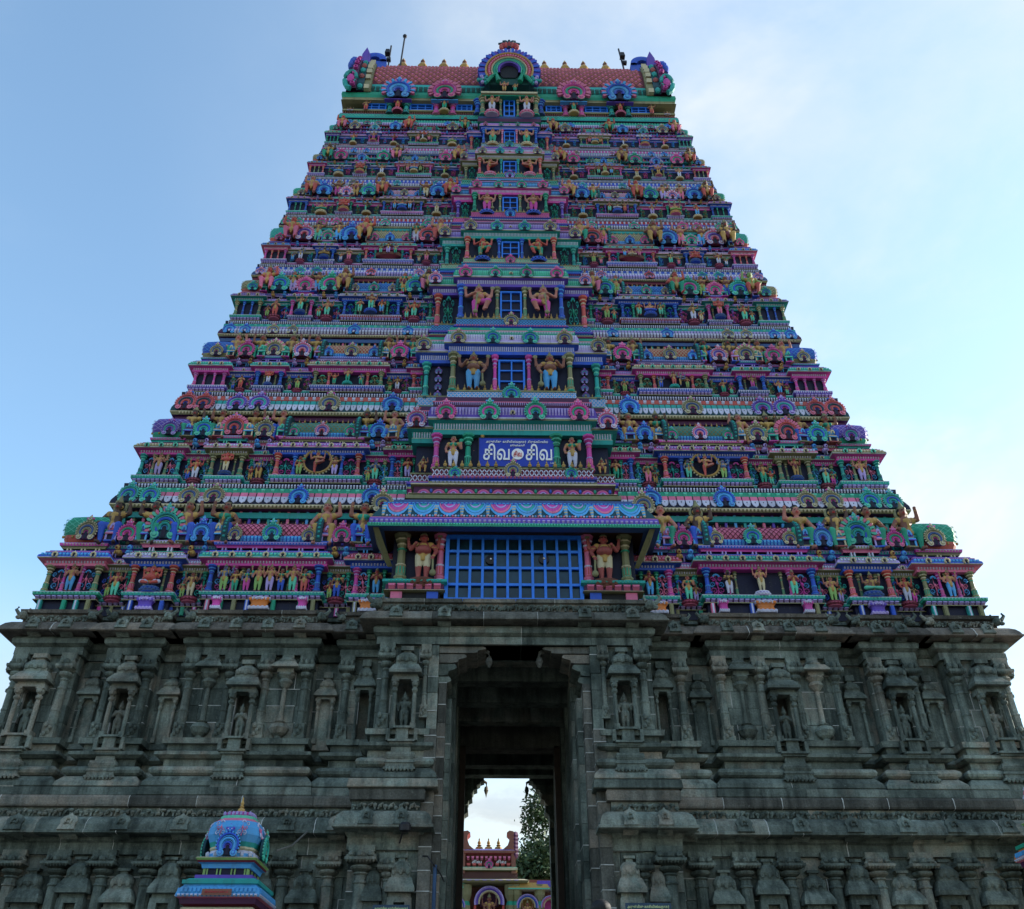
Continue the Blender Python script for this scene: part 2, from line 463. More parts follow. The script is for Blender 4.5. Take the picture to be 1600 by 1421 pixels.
def petal(c, tip, edge):
    """hanging lotus petal, 1 x 1, top at z = 1, front towards -y"""
    def mk():
        m = MB()
        o = [(-.47, 1), (-.49, .45), (-.38, .14), (0, 0), (.38, .14), (.49, .45), (.47, 1)]
        m.prism(o, -.06, .15, edge)
        i = [(-.38, 1), (-.40, .46), (-.29, .23), (0, .08), (.29, .23), (.40, .46), (.38, 1)]
        up = [(-.42, 1), (-.44, .62), (.44, .62), (.42, 1)]; dn = [(-.44, .62), (-.43, .42), (-.32, .18), (0, .05), (.32, .18), (.43, .42), (.44, .62)]
        m.prism(up, -.20, -.02, c); m.prism(dn, -.24, -.02, tip)
        m.ball(0, -.24, .45, .06, .04, .07, edge, 6, 3)
        return m.mesh('petal')
    return cached(('pet', c, tip, edge), mk)

def scroll(c, c2, var=0):
    """floral scroll relief, about 1 high"""
    def mk():
        m = MB(); rr = random.Random(var)
        for sg in (-1, 1):
            for q in range(3):
                cx, cz, r = sg * (.16 + .05 * q * (var % 2)), .2 + .28 * q, .15 - .02 * q
                pts = []
                for i in range(13):
                    a = R(-90) + sg * R(40 * i) * (1 if (q + var) % 2 else -1); k = r * (1 - i / 15)
                    pts.append((cx + k * math.cos(a), -.03, cz + k * math.sin(a)))
                m.tube(pts, .028, c if (q + var) % 2 else c2, 5, .012)
        m.tube([(0, -.02, 0), (.03, -.04, .3), (-.03, -.04, .6), (0, -.03, .95)], .035, c2, 5, .015)
        for q in range(5):
            a = R(30 + 30 * q)
            m.ball(.12 * math.cos(a), -.04, .80 + .16 * math.sin(a), .05, .03, .05, c, 6, 3)
        m.ball(0, -.05, .5, .07, .05, .09, c2, 7, 4)
        return m.mesh('scroll_relief')
    return cached(('scr', c, c2, var), mk)

def lattice(m, fn, u0, u1, v0, v1, nu, nv, w, c, off=0.012, steps=3):
    """raised diagonal bars over a surface fn(u, v, off)"""
    du, dv = (u1 - u0) / nu, (v1 - v0) / nv
    for i in range(nu):
        for j in range(nv):
            for sg in (0, 1):
                for k in range(steps):
                    def pt(t, e):
                        uu = u0 + du * (i + (t if sg == 0 else 1 - t)); vv = v0 + dv * (j + t)
                        return tuple(fn(uu + e * w, vv, off))
                    t0, t1 = k / steps, (k + 1) / steps
                    m.add([pt(t0, -1), pt(t0, 1), pt(t1, 1), pt(t1, -1)], [(0, 1, 2, 3)], c)

def dome(c, lat, band, t):
    """square corner dome, 1 wide, 0.62 high"""
    def mk():
        m = MB()
        prof = [(.46, 0, band), (.50, .10, band), (.50, .16, c), (.52, .20, c), (.54, .34, c), (.53, .46, c), (.48, .56, c), (.34, .62, c), (.10, .64, t), (0, .65, t)]
        m.lathe(prof, n=40, sq=0.75)
        def fn(u, v, off):
            zs = [p[1] for p in prof]; z = .20 + v * .34
            rr = np.interp(z, zs, [p[0] for p in prof]) + off
            ca, sa = math.cos(u), math.sin(u); q = .25 + .75 / max(abs(ca), abs(sa))
            return (rr * ca * q, rr * sa * q, z)
        lattice(m, fn, 0, 2 * PI, 0, 1, 28, 3, 0.014, lat, 0.012, 2)
        for k in range(24):
            a = 2 * PI * k / 24; ca, sa = math.cos(a), math.sin(a); q = .25 + .75 / max(abs(ca), abs(sa))
            m.ball(.50 * ca * q, .50 * sa * q, .12, .03, .03, .035, t, 5, 3)
        return m.mesh('corner_dome')
    return cached(('dome', c, lat, band, t), mk)

# ------------------------------------------------------------------ statues
def cap(a, b, r0, r1, k): return ('c', Vector(a), Vector(b), r0, r1, k)
def ell(c, r, k): return ('e', Vector(c), Vector(r), 0, 0, k)
def both(fn): return [q for sg in (-1, 1) for q in fn(sg)]

def body_stand(fem=False, belly=0.0, lean=0.0):
    hip = .105 if fem else .09
    p = both(lambda g: [cap((g * .05, 0, .46), (g * .06, -.012, .25), .070, .050, 'cloth'), cap((g * .06, -.012, .25), (g * .055, .005, .05), .050, .032, 'cloth'),
                        cap((g * .055, .0, .03), (g * .065, -.075, .02), .026, .022, 'skin'), ell((g * .1, -.01, .69), (.05, .045, .05), 'orn')])
    p += [ell((0, 0, .465), (hip + .015, .075, .055), 'belt'), cap((0, 0, .5), (lean, 0, .66), .070 if fem else .078, .092 if not fem else .08, 'skin'),
          cap((-.095, 0, .69), (.095, 0, .69), .045, .045, 'skin'), cap((lean, 0, .70), (lean, -.005, .77), .034, .032, 'skin'),
          ell((0, -.075, .44), (.03, .03, .10), 'belt'), ell((0, -.08, .655), (.06, .022, .035), 'orn'), ell((0, -.09, .60), (.018, .02, .05), 'orn')]
    if fem: p += both(lambda g: [ell((g * .042, -.075, .645), (.042, .04, .04), 'blouse')])
    if belly: p += [ell((0, -.05, .55), (.09 + belly, .08 + belly, .08), 'skin')]
    return p
def head(c=(0, -.008, .825), crown='tall', s=1.0):
    x, y, z = c
    p = [ell(c, (.056 * s, .060 * s, .070 * s), 'skin'), ell((x, y - .06 * s, z - .01), (.011, .017, .017), 'skin'),
         ell((x - .024, y - .053, z + .012), (.013, .010, .007), 'hair'), ell((x + .024, y - .053, z + .012), (.013, .010, .007), 'hair'),
         ell((x, y - .055, z - .036), (.018, .008, .006), 'lip'),
         ell((x, y + .02, z + .02), (.063 * s, .052 * s, .062 * s), 'hair'), ell((x - .06, y, z - .02), (.016, .016, .03), 'orn'), ell((x + .06, y, z - .02), (.016, .016, .03), 'orn')]
    if crown == 'tall':
        p += [cap((x, y + .005, z + .05), (x, y + .01, z + .15), .055, .022, 'crown'), ell((x, y + .01, z + .175), (.018, .018, .022), 'crown'),
              ell((x, y - .01, z + .055), (.066, .062, .016), 'crown')]
    elif crown == 'bun': p += [ell((x + .01, y + .02, z + .085), (.045, .045, .035), 'hair'), ell((x, y + .0, z + .055), (.06, .055, .012), 'crown')]
    elif crown == 'turban': p += [ell((x, y + .01, z + .05), (.07, .065, .04), 'crown')]
    return p
def arm(g, el, ha, hold=None):
    sh = (g * .115, 0, .69)
    p = [cap(sh, el, .042, .034, 'skin'), cap(el, ha, .034, .024, 'skin'), ell(ha, (.030, .026, .032), 'skin'),
         ell([(sh[i] + el[i]) / 2 for i in range(3)], (.043, .043, .022), 'orn'), ell([el[i] * .25 + ha[i] * .75 for i in range(3)], (.032, .032, .016), 'orn')]
    return p
def back_arms():
    return both(lambda g: [cap((g * .11, .02, .69), (g * .21, .02, .65), .036, .03, 'skin'), cap((g * .21, .02, .65), (g * .225, -.01, .79), .03, .022, 'skin'),
                           ell((g * .225, -.015, .81), (.028, .026, .03), 'skin'), ell((g * .232, -.01, .88), (.045, .018, .05), 'crown')])
def seat_legs(w=.115):
    return both(lambda g: [cap((g * .06, .02, .33), (g * w, -.11, .30), .075, .056, 'cloth'), cap((g * w, -.11, .30), (g * (w - .02), -.09, .07), .052, .034, 'cloth'),
                           cap((g * (w - .02), -.08, .04), (g * (w + .01), -.16, .03), .028, .024, 'skin')])
def shift(ps, dz, dx=0, dy=0):
    d = Vector((dx, dy, dz)); o = []
    for t in ps:
        o.append((t[0], t[1] + d, t[2] + d if t[0] == 'c' else t[2], *t[3:]))
    return o
def torso_seat(fem=False):
    t = [q for q in body_stand(fem) if not (q[5] in ('cloth',) or (q[0] == 'c' and q[1].z < .1))]
    return t
POSES = {}
POSES['pray'] = lambda: body_stand() + head() + both(lambda g: arm(g, (g * .165, -.03, .57), (g * .018, -.115, .655)))
POSES['four'] = lambda: body_stand() + head() + back_arms() + arm(1, (.165, -.02, .56), (.16, -.12, .65)) + arm(-1, (-.17, -.02, .56), (-.15, -.10, .47)) + [ell((0, .06, .83), (.115, .016, .115), 'crown')]
POSES['raise'] = lambda: body_stand(lean=.01) + head(crown='turban') + arm(1, (.20, -.01, .72), (.23, -.03, .88)) + arm(-1, (-.20, .01, .58), (-.11, -.06, .49)) + [ell((0, -.045, .765), (.04, .03, .045), 'hair')]
POSES['lady'] = lambda: body_stand(True, lean=-.01) + head(crown='bun') + arm(1, (.17, .0, .57), (.17, -.05, .72)) + arm(-1, (-.165, .01, .57), (-.15, -.05, .43)) + [ell((.175, -.06, .77), (.06, .02, .05), 'blouse')]
POSES['ascetic'] = lambda: body_stand() + head(crown='bun') + arm(1, (.17, -.02, .57), (.05, -.12, .60)) + arm(-1, (-.17, -.02, .56), (-.05, -.12, .57)) + [ell((0, -.045, .765), (.038, .03, .05), 'hair')]
def _sit(fem, crown, g):
    return (shift(torso_seat(fem) + head(crown=crown), -.16) + shift(arm(g, (g * .19, -.02, .70), (g * .17, -.06, .87)), -.16)
            + shift(arm(-g, (-g * .20, -.01, .57), (-g * .17, -.13, .49)), -.16) + seat_legs())
POSES['sitm'] = lambda: _sit(False, 'tall', 1) + [ell((0, .05, .66), (.11, .016, .11), 'crown')]
POSES['sitm2'] = lambda: _sit(False, 'turban', -1)
POSES['sitf'] = lambda: _sit(True, 'bun', -1)
POSES['sitf2'] = lambda: _sit(True, 'tall', 1)
POSES['lotus'] = lambda: (shift(torso_seat() + head() + back_arms() + arm(1, (.165, -.02, .56), (.12, -.13, .60)) + arm(-1, (-.165, -.02, .56), (-.12, -.13, .52)), -.36)
                          + both(lambda g: [cap((g * .06, 0, .10), (g * .20, -.08, .09), .07, .055, 'cloth'), cap((g * .20, -.08, .09), (-g * .02, -.15, .07), .05, .035, 'cloth')]))
def _eleph(seat):
    dz = -.30 if seat else 0
    p = [q for q in (torso_seat() if seat else body_stand(belly=.02))] + [ell((0, -.06, .56), (.13, .12, .11), 'skin')]
    p += [ell((0, -.02, .83), (.085, .075, .085), 'skin'), ell((-.13, .01, .83), (.075, .02, .085), 'skin'), ell((.13, .01, .83), (.075, .02, .085), 'skin'),
          cap((0, -.09, .80), (.01, -.13, .70), .04, .033, 'skin'), cap((.01, -.13, .70), (.02, -.13, .61), .033, .026, 'skin'), cap((.02, -.13, .61), (-.04, -.14, .58), .026, .02, 'skin'),
          cap((.04, -.09, .77), (.06, -.13, .74), .013, .008, 'tusk'), cap((0, 0, .89), (0, .01, .99), .06, .02, 'crown'),
          ell((-.035, -.085, .845), (.013, .01, .008), 'hair'), ell((.035, -.085, .845), (.013, .01, .008), 'hair')]
    p += back_arms() + arm(1, (.18, -.03, .57), (.17, -.12, .62)) + arm(-1, (-.18, -.03, .57), (-.16, -.12, .52))
    p = shift(p, dz)
    if seat: p += both(lambda g: [cap((g * .07, 0, .15), (g * .22, -.08, .13), .08, .06, 'cloth'), cap((g * .22, -.08, .13), (g * .05, -.16, .06), .055, .04, 'skin')])
    return p
POSES['eleph'] = lambda: _eleph(True)
POSES['elephs'] = lambda: _eleph(False)
POSES['dance'] = lambda: ([q for q in body_stand() if not (q[5] == 'cloth' and q[1].x > 0 or q[0] == 'c' and q[1].z < .1 and q[1].x > 0)] + head() + back_arms()
                          + [cap((.05, 0, .46), (.21, -.10, .48), .068, .05, 'cloth'), cap((.21, -.10, .48), (.03, -.15, .38), .048, .034, 'skin'), cap((.03, -.15, .38), (-.04, -.17, .36), .026, .022, 'skin')]
                          + arm(1, (.20, -.03, .62), (.02, -.14, .58)) + arm(-1, (-.2, -.02, .6), (-.23, -.10, .74)))
POSES['guard'] = lambda: ([q for q in body_stand(belly=.015) if True] + head(s=1.12) + back_arms() + arm(1, (.19, -.02, .56), (.14, -.08, .40)) + arm(-1, (-.18, -.04, .58), (-.10, -.14, .66))
                          + [cap((.145, -.08, .36), (.15, -.085, .16), .018, .016, 'crown'), ell((.152, -.085, .10), (.05, .045, .065), 'crown')])
POSES['guardp'] = lambda: [((*q[:5], 'skin') if q[5] == 'cloth' and q[0] == 'c' and q[1].z < .3 else q) for q in POSES['guard']()] + [ell((0, -.055, .555), (.12, .115, .09), 'skin')]
POSES['guardx'] = lambda: ([q for q in body_stand(belly=.01) if not (q[5] == 'cloth' and q[1].x > 0 or q[0] == 'c' and q[1].z < .1 and q[1].x > 0)] + head(s=1.1) + back_arms()
                           + [cap((.05, 0, .46), (.17, -.12, .40), .07, .052, 'cloth'), cap((.17, -.12, .40), (.10, -.06, .20), .05, .036, 'skin'), cap((.10, -.06, .2), (.14, -.12, .18), .026, .022, 'skin')]
                           + arm(1, (.19, -.02, .58), (.15, -.10, .48)) + arm(-1, (-.19, -.03, .60), (-.05, -.15, .62)) + [cap((-.02, -.14, .60), (-.05, -.14, .06), .016, .016, 'crown'), ell((-.05, -.14, .06), (.045, .04, .055), 'crown')])
POSES['gana'] = lambda: (body_stand(belly=.03) + head(crown='turban', s=1.15) + both(lambda g: arm(g, (g * .22, -.02, .74), (g * .20, -.03, .92))))

def pose_mesh(pose, voxel=0.0155):
    """one continuous surface from the pose's capsules and ellipsoids, with the nearest shape of every face"""
    prims = POSES[pose]()
    m = MB()
    for t in prims:
        if t[0] == 'e':
            m.ball(*t[1], *t[2], 'white', 12, 8)
        else:
            a, b = t[1], t[2]; r0, r1 = t[3], t[4]
            m.ball(*a, r0, r0, r0, 'white', 10, 6); m.ball(*b, r1, r1, r1, 'white', 10, 6)
            if (b - a).length > 1e-4: m.tube([a, b], r0, 'white', 10, r1)
    me = m.mesh('tmp')
    o = bpy.data.objects.new('tmp', me); COL.objects.link(o)
    md = o.modifiers.new('r', 'REMESH'); md.mode = 'VOXEL'; md.voxel_size = voxel
    ms = o.modifiers.new('s', 'SMOOTH'); ms.factor = 0.5; ms.iterations = 1
    dg = bpy.context.evaluated_depsgraph_get()
    ev = o.evaluated_get(dg); em = ev.to_mesh()
    nv, nf = len(em.vertices), len(em.polygons)
    co = np.empty(nv * 3); em.vertices.foreach_get('co', co); co = co.reshape(-1, 3)
    fs = [tuple(p.vertices) for p in em.polygons]
    cen = np.array([co[list(f)].mean(0) for f in fs])
    ev.to_mesh_clear(); bpy.data.objects.remove(o); bpy.data.meshes.remove(me)
    best = np.full(nf, 1e9); key = np.zeros(nf, int); names = sorted({t[5] for t in prims})
    for t in prims:
        if t[0] == 'e':
            q = (cen - np.array(t[1])) / np.array(t[2]); k = np.linalg.norm(q, axis=1); d = (k - 1) * min(t[2])
        else:
            a, b = np.array(t[1]), np.array(t[2]); ab = b - a
            h = np.clip(((cen - a) @ ab) / max(ab @ ab, 1e-9), 0, 1)
            d = np.linalg.norm(cen - a - h[:, None] * ab, axis=1) - (t[3] + (t[4] - t[3]) * h)
        if t[5] in ('hair', 'lip', 'belt', 'blouse'): d = d - 0.006
        u = d < best; best[u] = d[u]; key[u] = names.index(t[5])
    return co, fs, key, names

def statue_mesh(pose, pal):
    def mk():
        fine = pose in ('guard', 'guardx', 'guardp')
        co, fs, key, names = cached(('pose', pose), lambda: pose_mesh(pose, 0.0125 if fine else 0.0165))
        me = bpy.data.meshes.new('statue')
        me.from_pydata([tuple(x) for x in co], [], fs)
        me.materials.append(M_PAINT)
        d = dict(skin='flesh', cloth='sky', belt='gold', orn='gold', crown='olive', hair='black', blouse='green', lip='red', tusk='white')
        d.update(pal)
        arr = np.ones((len(fs), 4), np.float32)
        arr[:, :3] = np.array([P[d[n]] for n in names], np.float32)[key]
        a = me.attributes.new('Col', 'FLOAT_COLOR', 'FACE'); a.data.foreach_set('color', arr.ravel())
        me.polygons.foreach_set('use_smooth', np.ones(len(fs), dtype=bool))
        me.update(); return me
    return cached(('st', pose, tuple(sorted(pal.items()))), mk)

def bracket(c, c2):
    def mk():
        m = MB()
        m.lathe([(.48, 0, c2), (.50, .12, c2), (.44, .22, c), (.36, .45, c), (.38, .62, c), (.46, .76, c2), (.50, .88, c2), (.50, 1.0, c)], n=16, sq=.9)
        for k in range(5):
            x = -.4 + .2 * k
            m.ball(x, -.48, .14, .09, .06, .13, c2, 6, 4); m.ball(x, -.46, .84, .09, .07, .13, c, 6, 4)
        m.arc(0, .80, .10, .22, R(0), R(180), -.56, -.4, c2, 10, .02); m.arc(0, .80, .02, .07, R(0), R(180), -.56, -.4, c2, 8, .02)
        return m.mesh('lotus_bracket')
    return cached(('brk', c, c2), mk)
def pedestal(c, c2):
    def mk():
        m = MB()
        m.lathe([(.40, 0, c2), (.46, .10, c), (.50, .35, c), (.42, .55, c2), (.50, .75, c), (.48, 1.0, c)], n=14)
        for k in range(14):
            a = 2 * PI * k / 14; m.ball(.48 * math.cos(a), .48 * math.sin(a), .45, .09, .09, .25, c, 6, 4)
        return m.mesh('pedestal')
    return cached(('ped', c, c2), mk)

# ------------------------------------------------------------------ ground
gm = MB().box(-600, 600, -300, 900, -0.5, 0.0, 'stone')
g_ = gm.build('ground', None, M_GROUND); g_['kind'] = 'structure'

# ------------------------------------------------------------------ the tower: storeys
D0 = 24.0
YC = 30.4                                   # middle of the tower, front to back
TOWER = empty('temple_tower', (0, YC, 0))
tag(TOWER, 'towering stepped temple gateway, rows of painted stucco figures above a dark carved stone base', 'temple tower')

HWPX = [(56, 935), (208, 755), (296, 612), (362, 503), (411, 414), (451, 336), (484, 277), (511.5, 227), (535, 187)]
LEV = [(960, 930, 889, 866, 850, 816, 796, 775, 763), (763, 748, 715, 697, 686, 661, 650, 630, 620), (620, 607, 586, 569, 561, 540, 528, 515, 508),
       (508, 497, 475, 464, 459, 443, 435, 425, 419), (419, 409, 394.5, 384, 380, 362, 356, 347, 341), (341, 333.5, 320, 312, 309, 298, 292, 285.6, 281),
       (281, 273.7, 263, 257, 254, 245, 240, 235, 231), (231, 225, 216, 208, 206, 199, 196, 191, 184)]
CEN = [None, (780, 747, 733, 678, 645), (645, 628, 612, 553, 525), (525, 510, 499, 447, 425), (425, 412, 405, 372, 352), (352, 340, 332, 303, 290),
       (290, 279, 272, 248, 238), (238, 231, 225, 202, 192)]
CHW = [None, 142, 115, 98, 85, 70, 59, 51]
HW, DP = [], []
for x, y in HWPX:
    d = D0
    for _ in range(40):
        X = Xp(800 - x, y, d); d = D0 + 0.65 * (13.765 - X)
    HW.append(X); DP.append(d)
DP[0] = D0
KS = [1.0, .92, .8, .74, .62, .58, .5, .46]
ORD = ['lowest', 'second', 'third', 'fourth', 'fifth', 'sixth', 'seventh', 'eighth']
rnd = random.Random(7)

def lerp(a, b, t): return a + (b - a) * t
CORN_C = ['blue', 'olive', 'teal', 'violet', 'blue', 'magenta', 'steel', 'green']
PANJ_C = ['lav', 'pink', 'teal', 'violet', 'magenta', 'teal', 'magenta', 'lav']
SHAL_C = ['teal', 'magenta', 'olive', 'lav', 'teal', 'pink', 'blue', 'pink']
RECS_C = ['pink', 'teal', 'magenta', 'violet', 'pink', 'steel', 'lav', 'magenta']
PANL_C = ['salmon', 'olive', 'steel', 'green', 'blue', 'salmon', 'teal', 'olive']
PET_C = [('pink', 'white', 'navy'), ('teal', 'white', 'dteal'), ('lav', 'white', 'plum'), ('white', 'lav', 'steel'), ('blue', 'white', 'navy'), ('violet', 'white', 'steel'),
         ('teal', 'white', 'blue'), ('white', 'lav', 'plum')]
BAND_C = ['green', 'salmon', 'teal', 'blue', 'red', 'blue', 'magenta', 'teal']
WALL_C = ['navy', 'navy', 'navy', 'navy', 'navy', 'navy', 'navy', 'navy']

COLSEQ = [('olive', 'salmon', 'blue', 'magenta'), ('teal', 'olive', 'salmon', 'blue'), ('magenta', 'blue', 'olive', 'salmon'), ('olive', 'magenta', 'blue', 'green'),
          ('magenta', 'blue', 'salmon', 'teal'), ('blue', 'green', 'blue', 'violet'), ('salmon', 'olive', 'magenta', 'olive'), ('green', 'magenta', 'olive', 'salmon')]
TRIM = {'_': 0, 'blue': ('pink', 'sky', 'violet'), 'olive': ('magenta', 'cream', 'plum'), 'teal': ('magenta', 'mint', 'blue'), 'violet': ('teal', 'lav', 'plum'), 'salmon': ('blue', 'pink', 'maroon'),
        'steel': ('magenta', 'sky', 'navy'), 'green': ('violet', 'mint', 'steel'), 'lav': ('blue', 'white', 'green'), 'magenta': ('blue', 'lav', 'violet'), 'pink': ('olive', 'white', 'violet')}

OVH = [1.0]
def teeth(m, x0, x1, y, z0, z1, dep, pitch, c, fill=.62):
    n = max(1, int(round((x1 - x0) / pitch))); p = (x1 - x0) / n; w = p * fill / 2
    for i in range(n):
        x = x0 + p * (i + .5)
        m.add([(x - w, y, z1), (x + w, y, z1), (x + w * .8, y, z0), (x - w * .8, y, z0), (x - w, y - dep * .6, z1), (x + w, y - dep * .6, z1), (x + w * .7, y - dep, (z0 + z1) / 2),
               (x - w * .7, y - dep, (z0 + z1) / 2)], [(4, 5, 6, 7), (0, 4, 7, 3), (1, 2, 6, 5), (3, 7, 6, 2), (0, 1, 5, 4)], c)
def rings(m, x0, x1, y, z, r, n, c, c2):
    for i in range(n):
        x = x0 + (x1 - x0) * (i + .5) / n
        m.arc(x, z, r * .5, r, R(-60), R(240), y - r * .5, y + r, c, 8, r * .15)
        m.ball(x, y - r * .2, z, r * .45, r * .35, r * .45, c2, 6, 3)
        m.lathe([(r * .3, 0, c), (0, r * .7, c)], x, y - .1 * r, z + r * .9, 5)

def plinth(m, x0, x1, yf, yb, z0, z1, k, main, band, dark, closed=False, pill=None):
    h = z1 - z0; ko = k * OVH[0]
    bz = z0 + h * band
    m.sweep([(-.06 * k, z0, dark), (-.06 * k, bz, dark), (.05 * ko, bz, 'olive'), (.05 * ko, bz + .10 * (z1 - bz), 'cream'), (.0, bz + .14 * (z1 - bz), 'plum'),
             (.0, bz + .5 * (z1 - bz), main), (.08 * ko, bz + .58 * (z1 - bz), main), (.09 * ko, bz + .86 * (z1 - bz), 'white'), (.10 * ko, bz + .93 * (z1 - bz), main), (.05 * ko, z1, main)], x0, x1, yf, yb, closed)
    hh = z1 - bz
    teeth(m, x0 - .02, x1 + .02, yf, bz + .16 * hh, bz + .52 * hh, .10 * k, .15 * k + .01, 'lav', .8)
    teeth(m, x0 - .1 * k, x1 + .1 * k, yf - .08 * ko, bz + .62 * hh, bz + .86 * hh, .03, .10 * k, 'mint' if main in ('teal', 'green') else 'white', .5)
    if band > .3 and pill:
        n = max(2, int((x1 - x0) / (.34 * k)))
        for i in range(n):
            if i in (0, n - 1) or rnd.random() < .55:
                x = x0 + (x1 - x0) * (i + .5) / n; c = pill[i % len(pill)]; w = .055 * k
                m.box(x - w, x + w, yf - .05, yf + .08, z0, bz, c)
                m.box(x - w * .4, x + w * .4, yf - .065, yf, z0 + .01, bz - .01, 'white' if i % 3 == 0 else c)

def cornice(m, x0, x1, yf, yb, z2, z3, k, c, closed=False, nr=3):
    u, hi, sl = TRIM[c]; h = z3 - z2
    m.sweep([(0, z2 - .02, u), (.04 * k, z2 - .02, u), (.05 * k, z2 + .10 * h, 'cream'), (.02 * k, z2 + .13 * h, u), (.06 * k, z2 + .26 * h, u), (.22 * k, z2 + .29 * h, 'olive'), (.23 * k, z2 + .33 * h, 'white'), (.235 * k, z2 + .36 * h, c),
             (.22 * k, z2 + .50 * h, c), (.16 * k, z2 + .63 * h, c), (.07 * k, z2 + .70 * h, sl), (.09 * k, z2 + .73 * h, sl), (.10 * k, z2 + .82 * h, 'pink'), (.10 * k, z2 + .85 * h, c), (.03 * k, z2 + .86 * h, sl), (.02 * k, z3, sl), (0, z3, sl)],
            x0, x1, yf, yb, closed)
    teeth(m, x0 - .02, x1 + .02, yf - .04 * k, z2 + .12 * h, z2 + .26 * h, .04 * k, .085 * k + .005, 'white', .55)
    teeth(m, x0 - .15 * k, x1 + .15 * k, yf - .20 * k, z2 + .36 * h, z2 + .62 * h, .055 * k, .105 * k, hi, .75)
    teeth(m, x0 - .05 * k, x1 + .05 * k, yf - .09 * k, z2 + .75 * h, z2 + .82 * h, .02, .07 * k, hi, .5)
    rings(m, x0, x1, yf - .23 * k, z2 + .48 * h, .095 * k, nr, 'cream' if c not in ('olive',) else 'mint', 'navy')

def ledge(m, x0, x1, yf, yb, z3, z4, k, c, closed=False):
    u, hi, sl = TRIM.get(c, ('salmon', 'white', 'navy')); h = z4 - z3
    m.sweep([(-.10 * k, z3, 'navy'), (-.10 * k, z3 + .42 * h, 'navy'), (0, z3 + .42 * h, c), (.02 * k, z3 + .58 * h, c), (.07 * k, z3 + .64 * h, u), (.09 * k, z3 + .84 * h, 'lav'), (.09 * k, z3 + .90 * h, c), (.0, z4, c)], x0, x1, yf, yb, closed)
    teeth(m, x0, x1, yf - .06 * k, z3 + .66 * h, z3 + .84 * h, .04 * k, .09 * k, hi, .6)
    n = max(2, int((x1 - x0) / (.42 * k)))
    for i in range(n):
        for e in (-.05, .05):
            x = x0 + (x1 - x0) * (i + .5) / n + e * k
            m.box(x - .02 * k, x + .02 * k, yf - .02, yf + .1 * k, z3, z3 + .43 * h, hi)

jit = random.Random(99)
def kput(par, x, y, z, w, key, big=False, name='medallion', rx=0.0, rz=0.0):
    w *= jit.uniform(.95, 1.05)
    return put(name, kudu(KUD[key], big), par, TRS((x + jit.uniform(-.015, .015), y, z), (w, w * .8, w * jit.uniform(.96, 1.05)), rz + jit.uniform(-.06, .06), rx, jit.uniform(-.035, .035)))
def cput(par, x, y, z, h, w, key, sqr=0.0, name='column'):
    w *= jit.uniform(.94, 1.06)
    return put(name, column(COLS[key], sqr), par, TRS((x + jit.uniform(-.012, .012), y, z), (w, w, h), jit.uniform(-.1, .1)))

STAT = []                                  # (x, y, z, height, pose, palette, where, extras)
CLOTHS = ['sky', 'white', 'lime', 'green', 'pink', 'lav', 'cream', 'blue', 'mint', 'salmon', 'magenta', 'gold']
SKINS = ['flesh', 'flesh', 'tan', 'tan', 'rose', 'bluegrey', 'ebony', 'salmon', 'flesh', 'tan']
CNAME = dict(sky='sky-blue', white='white', lime='pale green', green='green', pink='pink', lav='lavender', cream='cream', blue='deep blue', mint='mint', salmon='salmon', magenta='magenta', gold='golden')
PNAME = dict(pray='praying statue', four='four-armed statue', raise_='statue', lady='female statue', ascetic='bearded statue', sitm='seated crowned statue', sitm2='seated turbaned statue',
             sitf='seated female statue', sitf2='seated crowned lady statue', lotus='cross-legged four-armed statue', eleph='seated elephant-headed statue', elephs='standing elephant-headed statue',
             dance='dancing four-armed statue', guard='guardian statue with mace', guardx='striding guardian statue', gana='stout statue')
PNAME['guardp'] = 'guardian statue with mace'
PNAME['raise'] = 'statue raising one arm'
def stat(x, y, z, h, pose, where, cloth=None, skin=None, ped=None, rz=0.0, extra=None, sx=1.0):
    if isinstance(where[0], int) and 3 <= where[0] < 8 and 'central' not in where[1]: h *= 1.06 + .07 * (where[0] - 2); y -= .16 * KS[where[0]]
    STAT.append((x, y, z, h, pose, where, cloth or rnd.choice(CLOTHS), skin or rnd.choice(SKINS), ped, rz, extra, sx))
ORDW = ['first', 'second', 'third', 'fourth', 'fifth', 'sixth', 'seventh', 'eighth']
SIDE = {-1: 'left', 1: 'right'}

KSEQ = [dict(c='teal', p='olive', s='blue', r='blue', h1='magenta', h2='blue', h3='magenta', P='teal', sh=('olive', 'teal', 'olive')),
        dict(c='salmon', p='violet', s='olive', r='blue', h1='teal', h2='olive', h3='blue', P='salmon', sh=('green', 'pink', 'green')),
        dict(c='blue', p='olive', s='blue', r='blue', h1='magenta', h2='pink', h3='magenta', P='olive', sh=('blue', 'olive', 'blue')),
        dict(c='pink', p='teal', s='salmon', r='pink', h1='teal', h2='green', h3='teal', P='magenta', sh=('olive', 'green', 'olive')),
        dict(c='green', p='magenta', s='green', r='green', h1='pink', h2='blue', h3='salmon', P='green', sh=('magenta', 'blue', 'magenta')),
        dict(c='blue', p='olive', s='teal', r='teal', h1='blue', h2='teal', h3='blue', P='pink', sh=('blue', 'olive', 'blue')),
        dict(c='violet', p='blue', s='pink', r='olive', h1='magenta', h2='green', h3='magenta', P='blue', sh=('green', 'blue', 'green')),
        dict(c='blue', p='green', s='green', r='blue', h1='olive', h2='blue', h3='olive', P='teal', sh=('salmon', 'green', 'salmon'))]
VAULT_C = [('pink', 'maroon'), ('olive', 'teal'), ('salmon', 'cream'), ('blue', 'sky'), ('olive', 'cream'), ('pink', 'white'), ('cream', 'green'), ('green', 'mint')]
